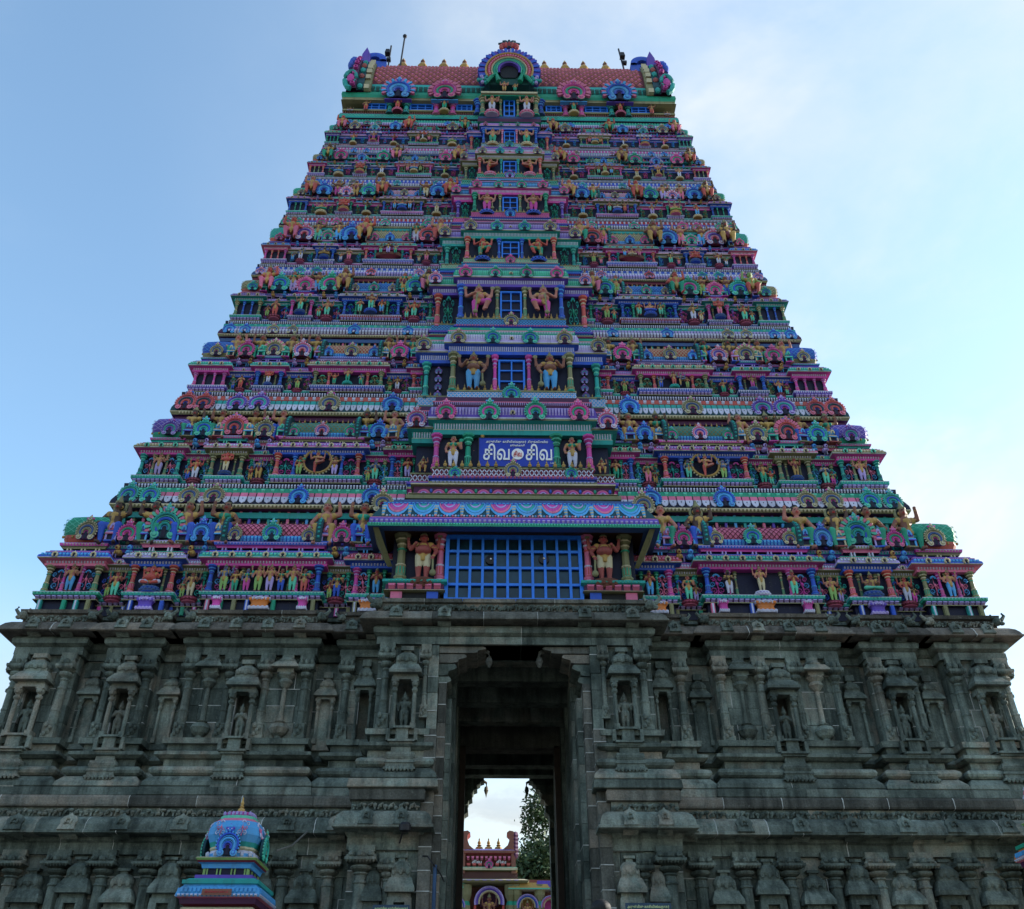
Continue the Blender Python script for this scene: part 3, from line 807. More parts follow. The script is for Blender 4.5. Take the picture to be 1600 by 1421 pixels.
DOME_C = [('green', 'mint', 'salmon', 'gold'), ('violet', 'lav', 'green', 'gold'), ('blue', 'sky', 'olive', 'gold'), ('olive', 'cream', 'salmon', 'gold'), ('teal', 'mint', 'salmon', 'gold'), ('green', 'mint', 'olive', 'gold'),
          ('olive', 'cream', 'salmon', 'gold'), ('teal', 'mint', 'green', 'gold')]

def vault(par, x0, x1, yf, yb, z, h, k, cols):
    """barrel roof running along x: lattice field, band, upright end blades"""
    f, lat = cols; m = MB(); n = 10; dep = yb - yf
    prof = []
    for i in range(n + 1):
        t = i / n
        prof.append((yf + dep * (1 - math.cos(t * PI / 2)) ** 1.25 - .12 * k * math.sin(t * PI * .9), z + h * (.28 + .72 * math.sin(t * PI / 2))))
    low = [(yf + .02 * k, z), (yf - .04 * k, z + h * .14), (yf, z + h * .28)]
    pts = low + prof
    vs_ = []; fs = []; cs = []
    for x in (x0, x1):
        vs_ += [(x, a, b) for a, b in pts]
    N = len(pts)
    for i in range(N - 1):
        fs.append((i, i + 1, N + i + 1, N + i)); cs.append('blue' if i < 2 else f)
    m.add(vs_, fs, cs)
    def fn(u, v, off):
        q = v * n; i = min(int(q), n - 1); t = q - i
        a, b = prof[i], prof[i + 1]
        dy, dz = b[0] - a[0], b[1] - a[1]; L = math.hypot(dy, dz)
        return (u, a[0] + dy * t - off * dz / L, a[1] + dz * t + off * dy / L)
    lattice(m, fn, x0, x1, 0, .72, max(6, int((x1 - x0) / (.15 * k))), 4, .013 * k + .002, lat, .018, 2)
    teeth(m, x0, x1, yf - .03 * k, z + h * .05, z + h * .25, .05 * k, .11 * k, 'sky', .8)
    m.box(x0, x1, yb - .1 * k, yb + .1 * k, z + h * .97, z + h * 1.03, 'cream')
    m.build('barrel_roof', par)
    for sg, xx in ((-1, x0), (1, x1)):
        e = MB(); N2 = 12; o = []; inn = []
        for i in range(N2 + 1):
            t = i / N2
            o.append((yf - .16 * k + dep * 1.05 * (1 - math.cos(t * PI / 2)) - .22 * k * math.sin(t * PI), z - .02 + h * 1.28 * math.sin(t * PI / 2)))
            inn.append((yf + .05 * k + dep * (1 - math.cos(t * PI / 2)), z + h * 0.9 * math.sin(t * PI / 2)))
        w = .09 * k; vs_ = []
        for x in (xx - w, xx + w): vs_ += [(x, a, b) for a, b in o] + [(x, a, b) for a, b in inn]
        L = N2 + 1; fs = []
        for i in range(N2):
            fs += [(i, i + 1, L + i + 1, L + i), (2 * L + i, 3 * L + i, 3 * L + i + 1, 2 * L + i + 1), (i, 2 * L + i, 2 * L + i + 1, i + 1)]
        e.add(vs_, fs, 'dteal')
        for i in range(1, N2):
            e.ball(xx, o[i][0], o[i][1], .05 * k, .05 * k, .05 * k, 'teal', 5, 3)
        e.build('end_blade', par)

MINI_C = [('teal', 'magenta', 'mint'), ('pink', 'blue', 'lav'), ('violet', 'olive', 'sky'), ('sky', 'rose', 'cream')]
LION_C = [('gold', 'maroon'), ('sky', 'blue'), ('lav', 'plum')]
def mini_shrine(a, b, c):
    def mk():
        m = MB()
        m.box(-.46, .46, -.46, .46, 0, .06, b); m.box(-.32, .32, -.32, .32, .06, .34, 'navy')
        for x in (-.36, .36):
            for y in (-.36, .36): m.box(x - .06, x + .06, y - .06, y + .06, .06, .34, c)
        m.box(-.48, .48, -.48, .48, .34, .40, a, .9); m.box(-.44, .44, -.44, .44, .40, .46, c); m.box(-.34, .34, -.34, .34, .46, .54, b)
        m.lathe([(.36, .54, a), (.42, .62, a), (.40, .74, a), (.26, .84, c), (.08, .86, c), (.12, .91, 'gold'), (0, 1.0, 'gold')], n=12, sq=.4)
        for k in range(4):
            t = MB().arc(0, .66, .08, .20, R(-30), R(210), -.48, -.36, c, 9, .02); m.merge(t, Matrix.Rotation(k * PI / 2, 4, 'Z'))
        return m.mesh('miniature_shrine')
    return cached(('mini', a, b, c), mk)
def lion(a, b):
    def mk():
        m = MB()
        m.ball(0, .05, .32, .30, .42, .26, a, 8, 6); m.ball(.05, -.36, .62, .22, .22, .24, a, 8, 6); m.ball(.05, -.30, .66, .28, .14, .28, b, 8, 5); m.ball(.05, -.56, .55, .10, .10, .09, b, 6, 4)
        for x in (-.18, .22): m.tube([(x, -.25, .35), (x, -.38, .02)], .08, a, 6, .06)
        m.tube([(-.2, .4, .3), (-.35, .5, .6), (-.25, .45, .9)], .06, b, 6, .04)
        return m.mesh('crouching_lion', smooth=True)
    return cached(('lion', a, b), mk)
def shared_slab(key, fn): return cached(key, fn)

def storey(i):
    t = i / 7; k = KS[i]; OVH[0] = 1 - .5 * t; d = DP[i]; hw = HW[i]; dn = DP[i + 1]; hwn = HW[i + 1]
    Z = [Zy(y, d) for y in LEV[i][:6]] + [Zy(y, dn - .15) for y in LEV[i][6:8]] + [Zy(LEV[i][8], dn)]
    if i == 0: Z[0] = 12.62
    z0, z1, z2, z3, z4, z5, z6, z7, z8 = Z
    yr = d + (.26 - .08 * t) * k + .03; ybk = 2 * YC - yr
    kc = KSEQ[i]; cs = COLSEQ[i]; wc = WALL_C[i]
    # core walls: lower storey and the set-back wall behind the parapet
    m = MB()
    m.box(-hw + .3, hw - .3, yr, ybk, z0 - .02, z3 + .02, wc)
    yu = dn + .02; m.box(-hwn - .05, hwn + .05, yu, 2 * YC - yu, z3, z8 + .05, wc)
    for j in range(4):
        zz0 = z3 + (z6 - z3) * (.30 + .17 * j)
        m.box(-hwn - .12, hwn + .12, yu - .07 * (1 + j % 2), yu + .2, zz0, zz0 + (z6 - z3) * .10, ['plum', 'steel', 'maroon', 'teal'][(j + i) % 4])
    npost = int(2 * hwn / (.30 * k))
    for q in range(npost):
        x = -hwn + 2 * hwn * (q + .5) / npost; za_ = z3 + (z6 - z3) * .35
        m.box(x - .04 * k, x + .04 * k, yu - .10, yu + .1, za_, z6 - .2 * (z7 - z6), ['teal', 'pink', 'sky', 'olive', 'violet'][(q * 3 + i) % 5])
        m.ball(x + .15 * k, yu - .06, (za_ + z6) / 2, .06 * k, .05, .09 * k, ['magenta', 'mint', 'gold', 'rose'][(q + i) % 4], 6, 4)
    s = m.build('storey', TOWER)
    s['label'] = ORD[i] + ' painted storey with columns, statues and arched medallions'
    # continuous mouldings of the recessed wall
    m = MB(); plinth(m, -hw + .3, hw - .3, yr, ybk, z0, z1 - .12 * (z1 - z0), k, 'teal' if i < 3 else BAND_C[(i + 2) % 8], .5 if i == 0 else .15, 'navy', True, ('magenta', 'olive', 'blue', 'green'))
    m.build('plinth_moulding', s)
    m = MB(); cornice(m, -hw + .3, hw - .3, yr, ybk, z2 - .1 * (z3 - z2), z3 - .18 * (z3 - z2), k * .8, RECS_C[i], True, 22); m.build('cornice', s)
    m = MB(); ledge(m, -hw + .35, hw - .35, yr - .02, 2 * YC - yr, z3 - .15 * (z3 - z2), z4, k, RECS_C[(i + 3) % 8], True); m.build('parapet_ledge', s)

    # large petal eave of the set-back wall and the coloured band above it
    m = MB(); c, tip, edge = PET_C[i]; oh = .34 * k * OVH[0]
    h67 = z7 - z6; bz = z8 - z7
    m.sweep([(0, z6 - .25 * h67, 'plum'), (oh * .8, z6 - .22 * h67, 'olive'), (oh, z6 - .05 * h67, 'cream'), (oh, z6 + .02 * h67, edge), (oh * .95, z6 + .3 * h67, edge), (oh * .72, z6 + .7 * h67, edge), (oh * .35, z7, BAND_C[i]),
             (oh * .5, z7 + .1 * bz, BAND_C[i]), (oh * .5, z7 + .5 * bz, BAND_C[i]), (oh * .35, z7 + .55 * bz, 'navy'), (oh * .4, z8, BAND_C[i]), (0, z8, 'navy')], -hwn + .0, hwn - .0, yu, 2 * YC - yu, True)
    teeth(m, -hwn, hwn, yu - oh * .98, z6 - .2 * h67, z6 - .04 * h67, .03, .12 * k, 'cream', .6)
    teeth(m, -hwn, hwn, yu - oh * .48, z7 + .12 * bz, z7 + .46 * bz, .04 * k, .30 * k, 'mint' if BAND_C[i] in ('green', 'teal') else 'white', .45)
    teeth(m, -hwn, hwn, yu - oh * .38, z7 + .62 * bz, z7 + .95 * bz, .04 * k, .10 * k, 'white', .55)
    m.build('petal_eave', s)
    pw = (.26 if i == 0 else .22 if i == 1 else .15) * max(k, .75); n = int(2 * hwn / pw); pm = petal(c, tip, edge)
    if i < 2:
        for q in range(n):
            x = -hwn + 2 * hwn * (q + .5) / n
            if abs(x) < CHWM(i + 1) * .95: continue
            put('petal', pm, s, TRS((x, yu - oh * .86, z6), (2 * hwn / n, .35 * k, h67 * .98), 0, R(-14)))
    else:
        m = MB(); pb = MB()
        teeth(m, -hwn, hwn, yu - oh * .9, z6 + .04 * h67, z6 + .60 * h67, .09 * k, pw, tip, .8)
        teeth(m, -hwn, hwn, yu - oh * .74, z6 + .58 * h67, z6 + .98 * h67, .04 * k, pw, c, .86)
        m.build('petal_row', s, None, 'stuff')

    # bay edges (half, outer to inner)
    U = dict(c=(1.0, lerp(.871, .925, t)), p=(lerp(.812, .766, t), lerp(.715, .707, t)), s=(lerp(.649, .544, t), lerp(.403, .385, t)), n=(lerp(.345, .235, t), lerp(.262, .185, t)))
    for sg in (-1, 1):
        sd = SIDE[sg]
        def span(a):
            lo, hi = sorted((sg * a[0] * hw, sg * a[1] * hw)); return lo, hi
        colh = z2 - z1
        pin = .06 * k
        # ---- corner bay
        x0, x1 = span(U['c']); x0 += pin if sg < 0 else 0; x1 -= pin if sg > 0 else 0; yf = d; yb = d + (x1 - x0)
        m = MB().box(x0 + .12 * k, x1 - .12 * k, yf + .14 * k, yb, z0, z3, wc); plinth(m, x0, x1, yf, yb, z0, z1, k, 'green' if i == 0 else 'teal' if i % 2 else 'violet', .55 if i == 0 else .15, 'navy', True, ('teal', 'olive', 'green'))
        m.build('plinth_moulding', s)
        m = MB(); cornice(m, x0 + .02, x1 - .02, yf, yb, z2, z3, k, CORN_C[i], True, 3); m.build('cornice', s)
        m = MB(); ledge(m, x0 + .25 * k, x1 - .2 * k, yf + .15 * k, yb - .1 * k, z3, z4, k, CORN_C[(i + 1) % 8], True); m.build('parapet_ledge', s)
        for q, uu in enumerate((.09, .36, .64, .91)):
            w = x1 - x0
            cput(s, x0 + w * uu, yf + .06 * k, z1, colh, .85 * k if q in (0, 3) else .6 * k, cs[0] if q in (0, 3) else COLSEQ[(i + 2) % 8][0])
        for q in range(2): cput(s, (x0 + .1 * k if sg < 0 else x1 - .1 * k), yf + (yb - yf) * (.5 + .42 * q), z1, colh, .85 * k, cs[0])
        if i < 2:
            stat((x0 + x1) / 2, yf - .02, z1, colh * 1.12, 'four', (i, f'in the {sd} corner bay'), 'sky' if i == 0 else 'lav', 'flesh')
            for e in (-.23, .23): put('scroll_relief', scroll('sky', 'pink', 1), s, TRS(((x0 + x1) / 2 + e * (x1 - x0), yf + .13 * k, z1 + .15 * colh), (.62 * k, 1, colh * .75)))
        dw = (x1 - x0) * .92; hd = (z5 - z4) * 1.3
        put('corner_dome', dome(*DOME_C[i]), s, TRS(((x0 + x1) / 2 + sg * -.05, yf + dw * .55, z4), (dw, dw, hd / .62)))
        kput(s, (x0 + x1) / 2 - sg * .05, yf - .02 * k, z4, dw * .42, kc['p'])
        kput(s, (x0 + x1) / 2 - sg * .05 + sg * dw * .5, yf + dw * .55, z4, dw * .42, kc['p'], rz=sg * PI / 2)
        put('finial', kalasha('gold', 'brown'), s, TRS(((x0 + x1) / 2 - sg * .05, yf + dw * .55, z4 + hd), (.30 * k, .30 * k, .48 * k)))
        # ---- panjara bay
        x0, x1 = span(U['p']); yf = d; yb = yr + .1; w = x1 - x0; xm = (x0 + x1) / 2
        m = MB().box(x0 + .1 * k, x1 - .1 * k, yf + .16 * k, yb, z0, z3, wc); plinth(m, x0, x1, yf, yb, z0, z1, k, 'teal' if i < 2 else 'steel', .55 if i == 0 else .15, 'navy', False, ('blue', 'lav', 'blue')); m.build('plinth_moulding', s)
        m = MB(); cornice(m, x0 - .03 * k, x1 + .03 * k, yf, yb, z2, z3, k, PANJ_C[i], False, 3); m.build('cornice', s)
        m = MB(); ledge(m, x0 + .12 * k, x1 - .12 * k, yf + .08 * k, yb + .3, z3, z4 + .10 * (z5 - z4), k, PANJ_C[(i + 1) % 8]); m.build('parapet_ledge', s)
        for e in (-.42, .42): cput(s, xm + e * w, yf + .03 * k, z1, colh, .9 * k, cs[1])
        for e in (-.2, .2): cput(s, xm + e * w, yf + .17 * k, z1, colh, .5 * k, 'olive', name='colonnette')
        pose = ['eleph', 'elephs', 'elephs', 'four', 'lotus', 'eleph', 'eleph', 'four'][i] if sg < 0 else ['lotus', 'four', 'four', 'elephs', 'eleph', 'lotus', 'four', 'lotus'][i]
        ph = colh * (1.0 if pose in ('eleph', 'lotus') else 1.0); pz = .22 * colh
        stat(xm, yf - .06 * k, z1 + pz * .8, ph * (1.25 if pose in ('eleph', 'lotus') else .95), pose, (i, f'in the {sd} narrow arched bay'), None, 'salmon' if pose.startswith('el') else None, ped=('steel', 'blue') if i < 5 else ('gold', 'pink'))
        kput(s, xm, yf + .05 * k, z4 + .10 * (z5 - z4), w * .66, kc['P'], True, 'horseshoe_arch', R(4))
        if i == 0: put('lotus_bracket', bracket('violet', 'lav'), s, TRS((xm, yf - .05, z0), (.5, .25, (z1 - z0) * .62)))
        # ---- shala bay
        x0, x1 = span(U['s']); yf = d - .08 * k; yb = yr + .1; w = x1 - x0; xm = (x0 + x1) / 2
        m = MB().box(x0 + .1 * k, x1 - .1 * k, yf + .18 * k, yb, z0, z3, wc); plinth(m, x0, x1, yf, yb, z0, z1, k, 'teal' if i < 2 else BAND_C[(i + 1) % 8], .55 if i == 0 else .15, 'navy', False, ('pink', 'green', 'olive', 'blue', 'olive', 'green')); m.build('plinth_moulding', s)
        m = MB(); cornice(m, x0 - .03 * k, x1 + .03 * k, yf, yb, z2, z3, k, SHAL_C[i], False, 7); m.build('cornice', s)
        m = MB(); ledge(m, x0 + .10 * k, x1 - .10 * k, yf + .10 * k, yb + .3, z3, z4, k, SHAL_C[(i + 1) % 8]); m.build('parapet_ledge', s)
        for e in (-.46, .46): cput(s, xm + e * w, yf + .03 * k, z1, colh, .9 * k, cs[2])
        for e in (-.27, .27): cput(s, xm + e * w, yf + .06 * k, z1, colh, .75 * k, cs[3])
        for e in (-.20, .20): cput(s, xm + e * w, yf + .16 * k, z1, colh, .45 * k, 'olive', name='colonnette')
        for e in (-.37, .37): put('scroll_relief', scroll(['sky', 'magenta', 'mint', 'teal'][i % 4], ['magenta', 'teal', 'olive', 'blue'][i % 4], i % 3), s, TRS((xm + e * w, yf + .17 * k, z1 + .1 * colh), (.75 * k, 1, colh * .8)))
        if i == 0:
            for q, lc in ((-.36, 'magenta'), (0, 'orange'), (.36, 'magenta')):
                put('lotus_bracket', bracket(lc, 'white'), s, TRS((xm + q * w, yf - .06, z0), (.62 if q == 0 else .3, .25, (z1 - z0) * .62)))
        if i == 0 and sg < 0:
            for q, (ps, cl, sk, hh) in enumerate((('four', 'lime', 'bluegrey', 1.08), ('lady', 'green', 'tan', .9), ('lady', 'magenta', 'bluegrey', .95), ('four', 'lime', 'flesh', 1.08), ('four', 'lav', 'flesh', 1.08), ('lady', 'blue', 'tan', .95), ('four', 'mint', 'flesh', 1.08), ('lady', 'salmon', 'tan', .95))):
                stat(xm + w * (-.34 + .098 * q), yf - .03, z1, colh * hh, ps, (i, f'{ORDW[q]} from left in the left wide bay'), cl, sk)
        elif i == 0:
            stat(xm, yf - .05, z1 + .1, colh * 1.0, 'four', (i, 'in the middle of the right wide bay'), 'cream', 'flesh', ped=('white', 'lav'))
            for e in (-.28, .28): stat(xm + e * w, yf - .05, z1, colh * 1.0, 'pray' if e > 0 else 'ascetic', (i, f'at the {"right" if e > 0 else "left"} end of the right wide bay'), 'mint' if e > 0 else 'white', 'rose' if e > 0 else 'ebony')
        elif i == 1:
            stat(xm, yf - .08, z1 + .05 * colh, colh * 1.1, 'dance', (i, f'inside the ring of the {sd} wide bay'), 'salmon', 'flesh', extra='ring')
            for e in (-.2, .2): stat(xm + e * w, yf - .04, z1, colh * .95, 'lady' if e < 0 else 'gana', (i, f'{"right" if e > 0 else "left"} of the ring in {sd} wide bay'), None, None)
        elif i == 4:
            for q, e in enumerate((-.15, 0, .15)):
                stat(xm + e * w, yf - .12, z1 + .25 * colh, colh * (.8 if e else 1.05), 'lady' if e else ('four' if sg < 0 else 'lotus'), (i, ['left', 'middle', 'right'][q] + f' of three in the {sd} wide bay'), None, None)
            mm = MB().lathe([(.35, 0, 'maroon'), (.95, .12, 'brown'), (1.0, .2, 'brown'), (1.0, .24, 'brown')], n=24, sy=.28); put('balcony_ledge', mm.mesh('balcony_ledge'), s, TRS((xm, yf - .02, z1 - .02), (w * .27, w * .27 * 1.2, 1.2)))
        else:
            stat(xm, yf - .10 * k, z1 + .18 * colh, colh * 1.05, ['', '', 'four', 'guard', '', 'lotus', 'lotus', 'dance'][i] if sg < 0 else ['', '', 'four', 'lotus', '', 'lotus', 'pray', 'lotus'][i], (i, f'in the middle of the {sd} wide bay'), None, None, ped=('teal', 'green') if i == 2 else ('blue', 'steel') if i < 6 else ('cream', 'gold'))
            for e in (-.185, .185): stat(xm + e * w, yf - .06 * k, z1 + .02, colh * .86, ['lady', 'pray', 'gana', 'ascetic'][(i + int(e > 0)) % 4], (i, f'{"left" if e < 0 else "right"} attendant in the {sd} wide bay'), None, None)
            if i == 2 and sg > 0: stat(xm + .1 * w, yf - .1, z1 + .1 * colh, colh, 'dance', (i, 'beside the middle one, right wide bay'), 'gold', 'bluegrey')
        hv = (z5 - z4) * 1.25
        vault(s, x0 + .28 * k, x1 - .28 * k, yf + .16 * k, max(dn + .1, yf + .16 * k + .35), z4, hv * .95, k, VAULT_C[i])
        for q, e in enumerate((-.33, 0, .33)):
            kw = hv * (.62 if q == 1 else .48)
            kput(s, xm + e * w, yf + .04 * k, z4 + .02, min(kw, w * .2), kc['sh'][q])
        nk = 11 if i < 2 else 8 if i < 5 else 6
        for q in range(nk):
            x = x0 + .45 * k + (w - .9 * k) * (q + .5) / nk
            put('finial', kalasha(), s, TRS((x, max(dn - .15, yf + .3 * k), z4 + hv * .80), (.19 * k, .19 * k, .40 * k)))
        # ---- panel next to the centre
        x0, x1 = span(U['n']); yf = d + .02; yb = yr + .1; w = x1 - x0; xm = (x0 + x1) / 2
        m = MB(); plinth(m, x0, x1, yf, yb, z0, z1, k, 'teal', .55 if i == 0 else .15, 'navy', False, ('olive', 'blue')); m.build('plinth_moulding', s)
        m = MB(); cornice(m, x0, x1, yf, yb, z2, z3, k, PANL_C[i], False, 3); m.build('cornice', s)
        m = MB(); ledge(m, x0 + .1 * k, x1 - .1 * k, yf + .08 * k, yb + .3, z3, z4, k, PANL_C[(i + 2) % 8]); m.build('parapet_ledge', s)
        xo = x0 if sg < 0 else x1; xi = x1 if sg < 0 else x0
        cput(s, xo + (-sg) * .12 * w, yf + .08 * k, z1, colh, .85 * k, cs[3])
        for e in (.45, .85): cput(s, xo + (xi - xo) * e, yf + .12 * k, z1, colh, .5 * k, 'green', name='colonnette')
        put('scroll_relief', scroll('sky', 'pink', 2), s, TRS((xo + (xi - xo) * .3, yf + .15 * k, z1 + .1 * colh), (.65 * k, 1, colh * .8)))
        if i < 3: stat(xo + (xi - xo) * .66, yf - .02, z1, colh * 1.02, 'pray' if i == 0 else 'ascetic', (i, f'in the panel just {sd} of the central bay'), 'sky' if i == 0 else None, 'rose' if i == 0 else None)
        if i == 0: put('lotus_bracket', bracket('orange', 'white'), s, TRS((xm, yf - .05, z0), (.55, .25, (z1 - z0) * .62)))
        kput(s, xm, yf + .02, z4, min(w * .55, hv * .7), kc['r'])
        # ---- recesses: statue below, a pair of larger figures round a medallion above
        for nm, (ua, ub), hk in (('outer', (U['c'][1], U['p'][0]), 'h1'), ('middle', (U['p'][1], U['s'][0]), 'h2'), ('inner', (U['s'][1], U['n'][0]), 'h3')):
            lo, hi = sorted((sg * ua * hw, sg * ub * hw)); xm = (lo + hi) / 2; w = hi - lo
            for e in (-.34, .34): cput(s, xm + e * w, yr - .02, z1 - .1 * (z1 - z0), colh, .5 * k, ['teal', 'green', 'olive', 'violet'][(i + int(e > 0)) % 4], name='colonnette')
            for e in (-.3, .3): put('scroll_relief', scroll(['blue', 'teal', 'green', 'magenta'][(i + int(e > 0)) % 4], ['pink', 'sky', 'olive'][i % 3], (i + 1) % 3), s, TRS((xm + e * w, yr - .02, z1), (.6 * k, 1, colh * .75)))
            ps = rnd.choice(['four', 'pray', 'raise', 'lady', 'ascetic', 'four']) if i < 5 else rnd.choice(['gana', 'four', 'pray', 'dance', 'lotus'])
            if i == 0: ps = {'outer': 'four', 'middle': 'four', 'inner': 'lady'}[nm]
            stat(xm, yr - .16 * k, z1 - .12 * (z1 - z0), colh * (1.05 if ps != 'lotus' else 1.3), ps, (i, f'in the {sd} {nm} recess'), None, None, ped=('maroon', 'pink') if i < 5 else ('cream', 'gold'))
            if i < 5: stat(xm + .27 * w * sg, yr - .10 * k, z1 - .12 * (z1 - z0), colh * .72, ['lady', 'gana', 'pray'][(i + len(nm)) % 3], (i, f'small attendant in the {sd} {nm} recess'), None, None)
            for e in (-.56, .56): put('miniature_shrine', mini_shrine(*MINI_C[(i + int(e > 0) + len(nm)) % 4]), s, TRS((xm + e * w, d + .12 * k, z4 - .03), (.40 * k, .40 * k, (z5 - z4) * jit.uniform(.85, 1.0)), jit.uniform(-.1, .1)))
            for e in (-.2, .2): put('crouching_lion', lion(*LION_C[(i + int(e > 0)) % 3]), s, TRS((xm + e * w, yr - .16 * k, z3 - .16 * (z3 - z2)), (.34 * k * (1 if e > 0 else -1), .34 * k, .34 * k)))
            fh = (z7 - z4) * (.84 if i < 3 else .9); yy = d + .06 * k
            kput(s, xm, yy - .05, z4 - .02, min(w * .74, fh * (.56 if i == 0 else .46 if i < 3 else .66)), kc[hk])
            if i < 3:
                A, B = ('sitm', 'sitf') if (i + sg) % 2 else ('sitf2', 'sitm2')
                if sg > 0: A, B = B, A
                fh *= 1.2
                for e, ps in ((-.42, A), (.42, B)):
                    stat(xm + e * max(w, fh * .62), yy + .16, z4 - .06 * fh, fh, ps, (i, f'{"left" if e < 0 else "right"} of pair above {sd} {nm} recess'), rnd.choice(['green', 'blue', 'gold', 'green', 'blue']), rnd.choice(['flesh', 'tan', 'ebony', 'tan', 'ebony']))
            else:
                e = .45 if nm != 'outer' else -.45
                stat(xm + e * sg * -1 * max(w, fh * .7), yy + .0, z4 - .1 * fh, fh * 1.22, rnd.choice(['sitm', 'sitm2']), (i, f'large one above {sd} {nm} recess'), rnd.choice(['gold', 'salmon', 'green', 'pink']), rnd.choice(['salmon', 'tan', 'ebony', 'lime' if i == 3 else 'flesh']))
                if i < 6: stat(xm - e * sg * -1 * max(w, fh * .6), yy + .08, z4, fh * .8, rnd.choice(['gana', 'raise', 'lady']), (i, f'small one above {sd} {nm} recess'), None, rnd.choice(['flesh', 'tan']))
        # ---- medallions riding on the petal eave
        ey = yu - oh * 1.02; ez = z6 + .02 * (z7 - z6); ew = (z7 - z6) * (1.45 if i < 2 else 1.25 + .09 * i)
        for uu, key in ((.985, kc['c']), (.93, kc['c']), (.83, kc['p']), (.765, kc['p']), (.55, kc['s']), (.36, kc['r'])):
            kput(s, sg * uu * hwn, ey, ez, ew * (.92 if i < 2 else .8), key, False, 'eave_medallion', R(-8))
    return s

def CHWM(i):
    """half width in metres of the central bay at storey i"""
    if i >= 8: return Xp(45, 165, DP[8] - .5)
    return Xp(CHW[i], (CEN[i][2] + CEN[i][3]) / 2, DP[i] - .75) if i else 3.6
STOREYS = [storey(i) for i in range(8)]

# ------------------------------------------------------------------ central bays
def window(par, xm, w, y, z0, z1, nx, nz, bar, names=True):
    f = MB(); b = bar; e = .0015
    f.box(xm - w, xm - w + b * 1.4, y - .05, y + .05, z0, z1, 'winblue'); f.box(xm + w - b * 1.4, xm + w, y - .05, y + .05, z0, z1, 'winblue')
    f.box(xm - w + b * 1.4, xm + w - b * 1.4, y - .049, y + .05, z1 - b * 1.4, z1, 'winblue'); f.box(xm - w + b * 1.4, xm + w - b * 1.4, y - .049, y + .05, z0, z0 + b * 1.4, 'winblue')
    f.build('window_frame', par, M_BLUE)
    for i in range(1, nx):
        x = xm - w + 2 * w * i / nx
        put('mullion', MB().box(x - b / 2, x + b / 2, y - .035, y + .04, z0 + b * 1.4, z1 - b * 1.4, 'winblue').mesh('mullion', M_BLUE), par)
    for j in range(1, nz):
        z = z0 + (z1 - z0) * j / nz
        put('transom', MB().box(xm - w + b * 1.4, xm + w - b * 1.4, y - .030, y + .03, z - b / 2, z + b / 2, 'winblue').mesh('transom', M_BLUE), par)
    pw, ph = 2 * w / nx, (z1 - z0) / nz
    pm = MB().box(-pw * .5 + .004, pw * .5 - .004, 0, .012, -ph * .5 + .004, ph * .5 - .004, 'glass').mesh('pane', M_GLASS)
    for i in range(nx):
        for j in range(nz):
            put('pane', pm, par, TRS((xm - w + pw * (i + .5), y + .055 + .01 * rnd.random(), z0 + ph * (j + .5)), 1, R(rnd.uniform(-.5, .5))))

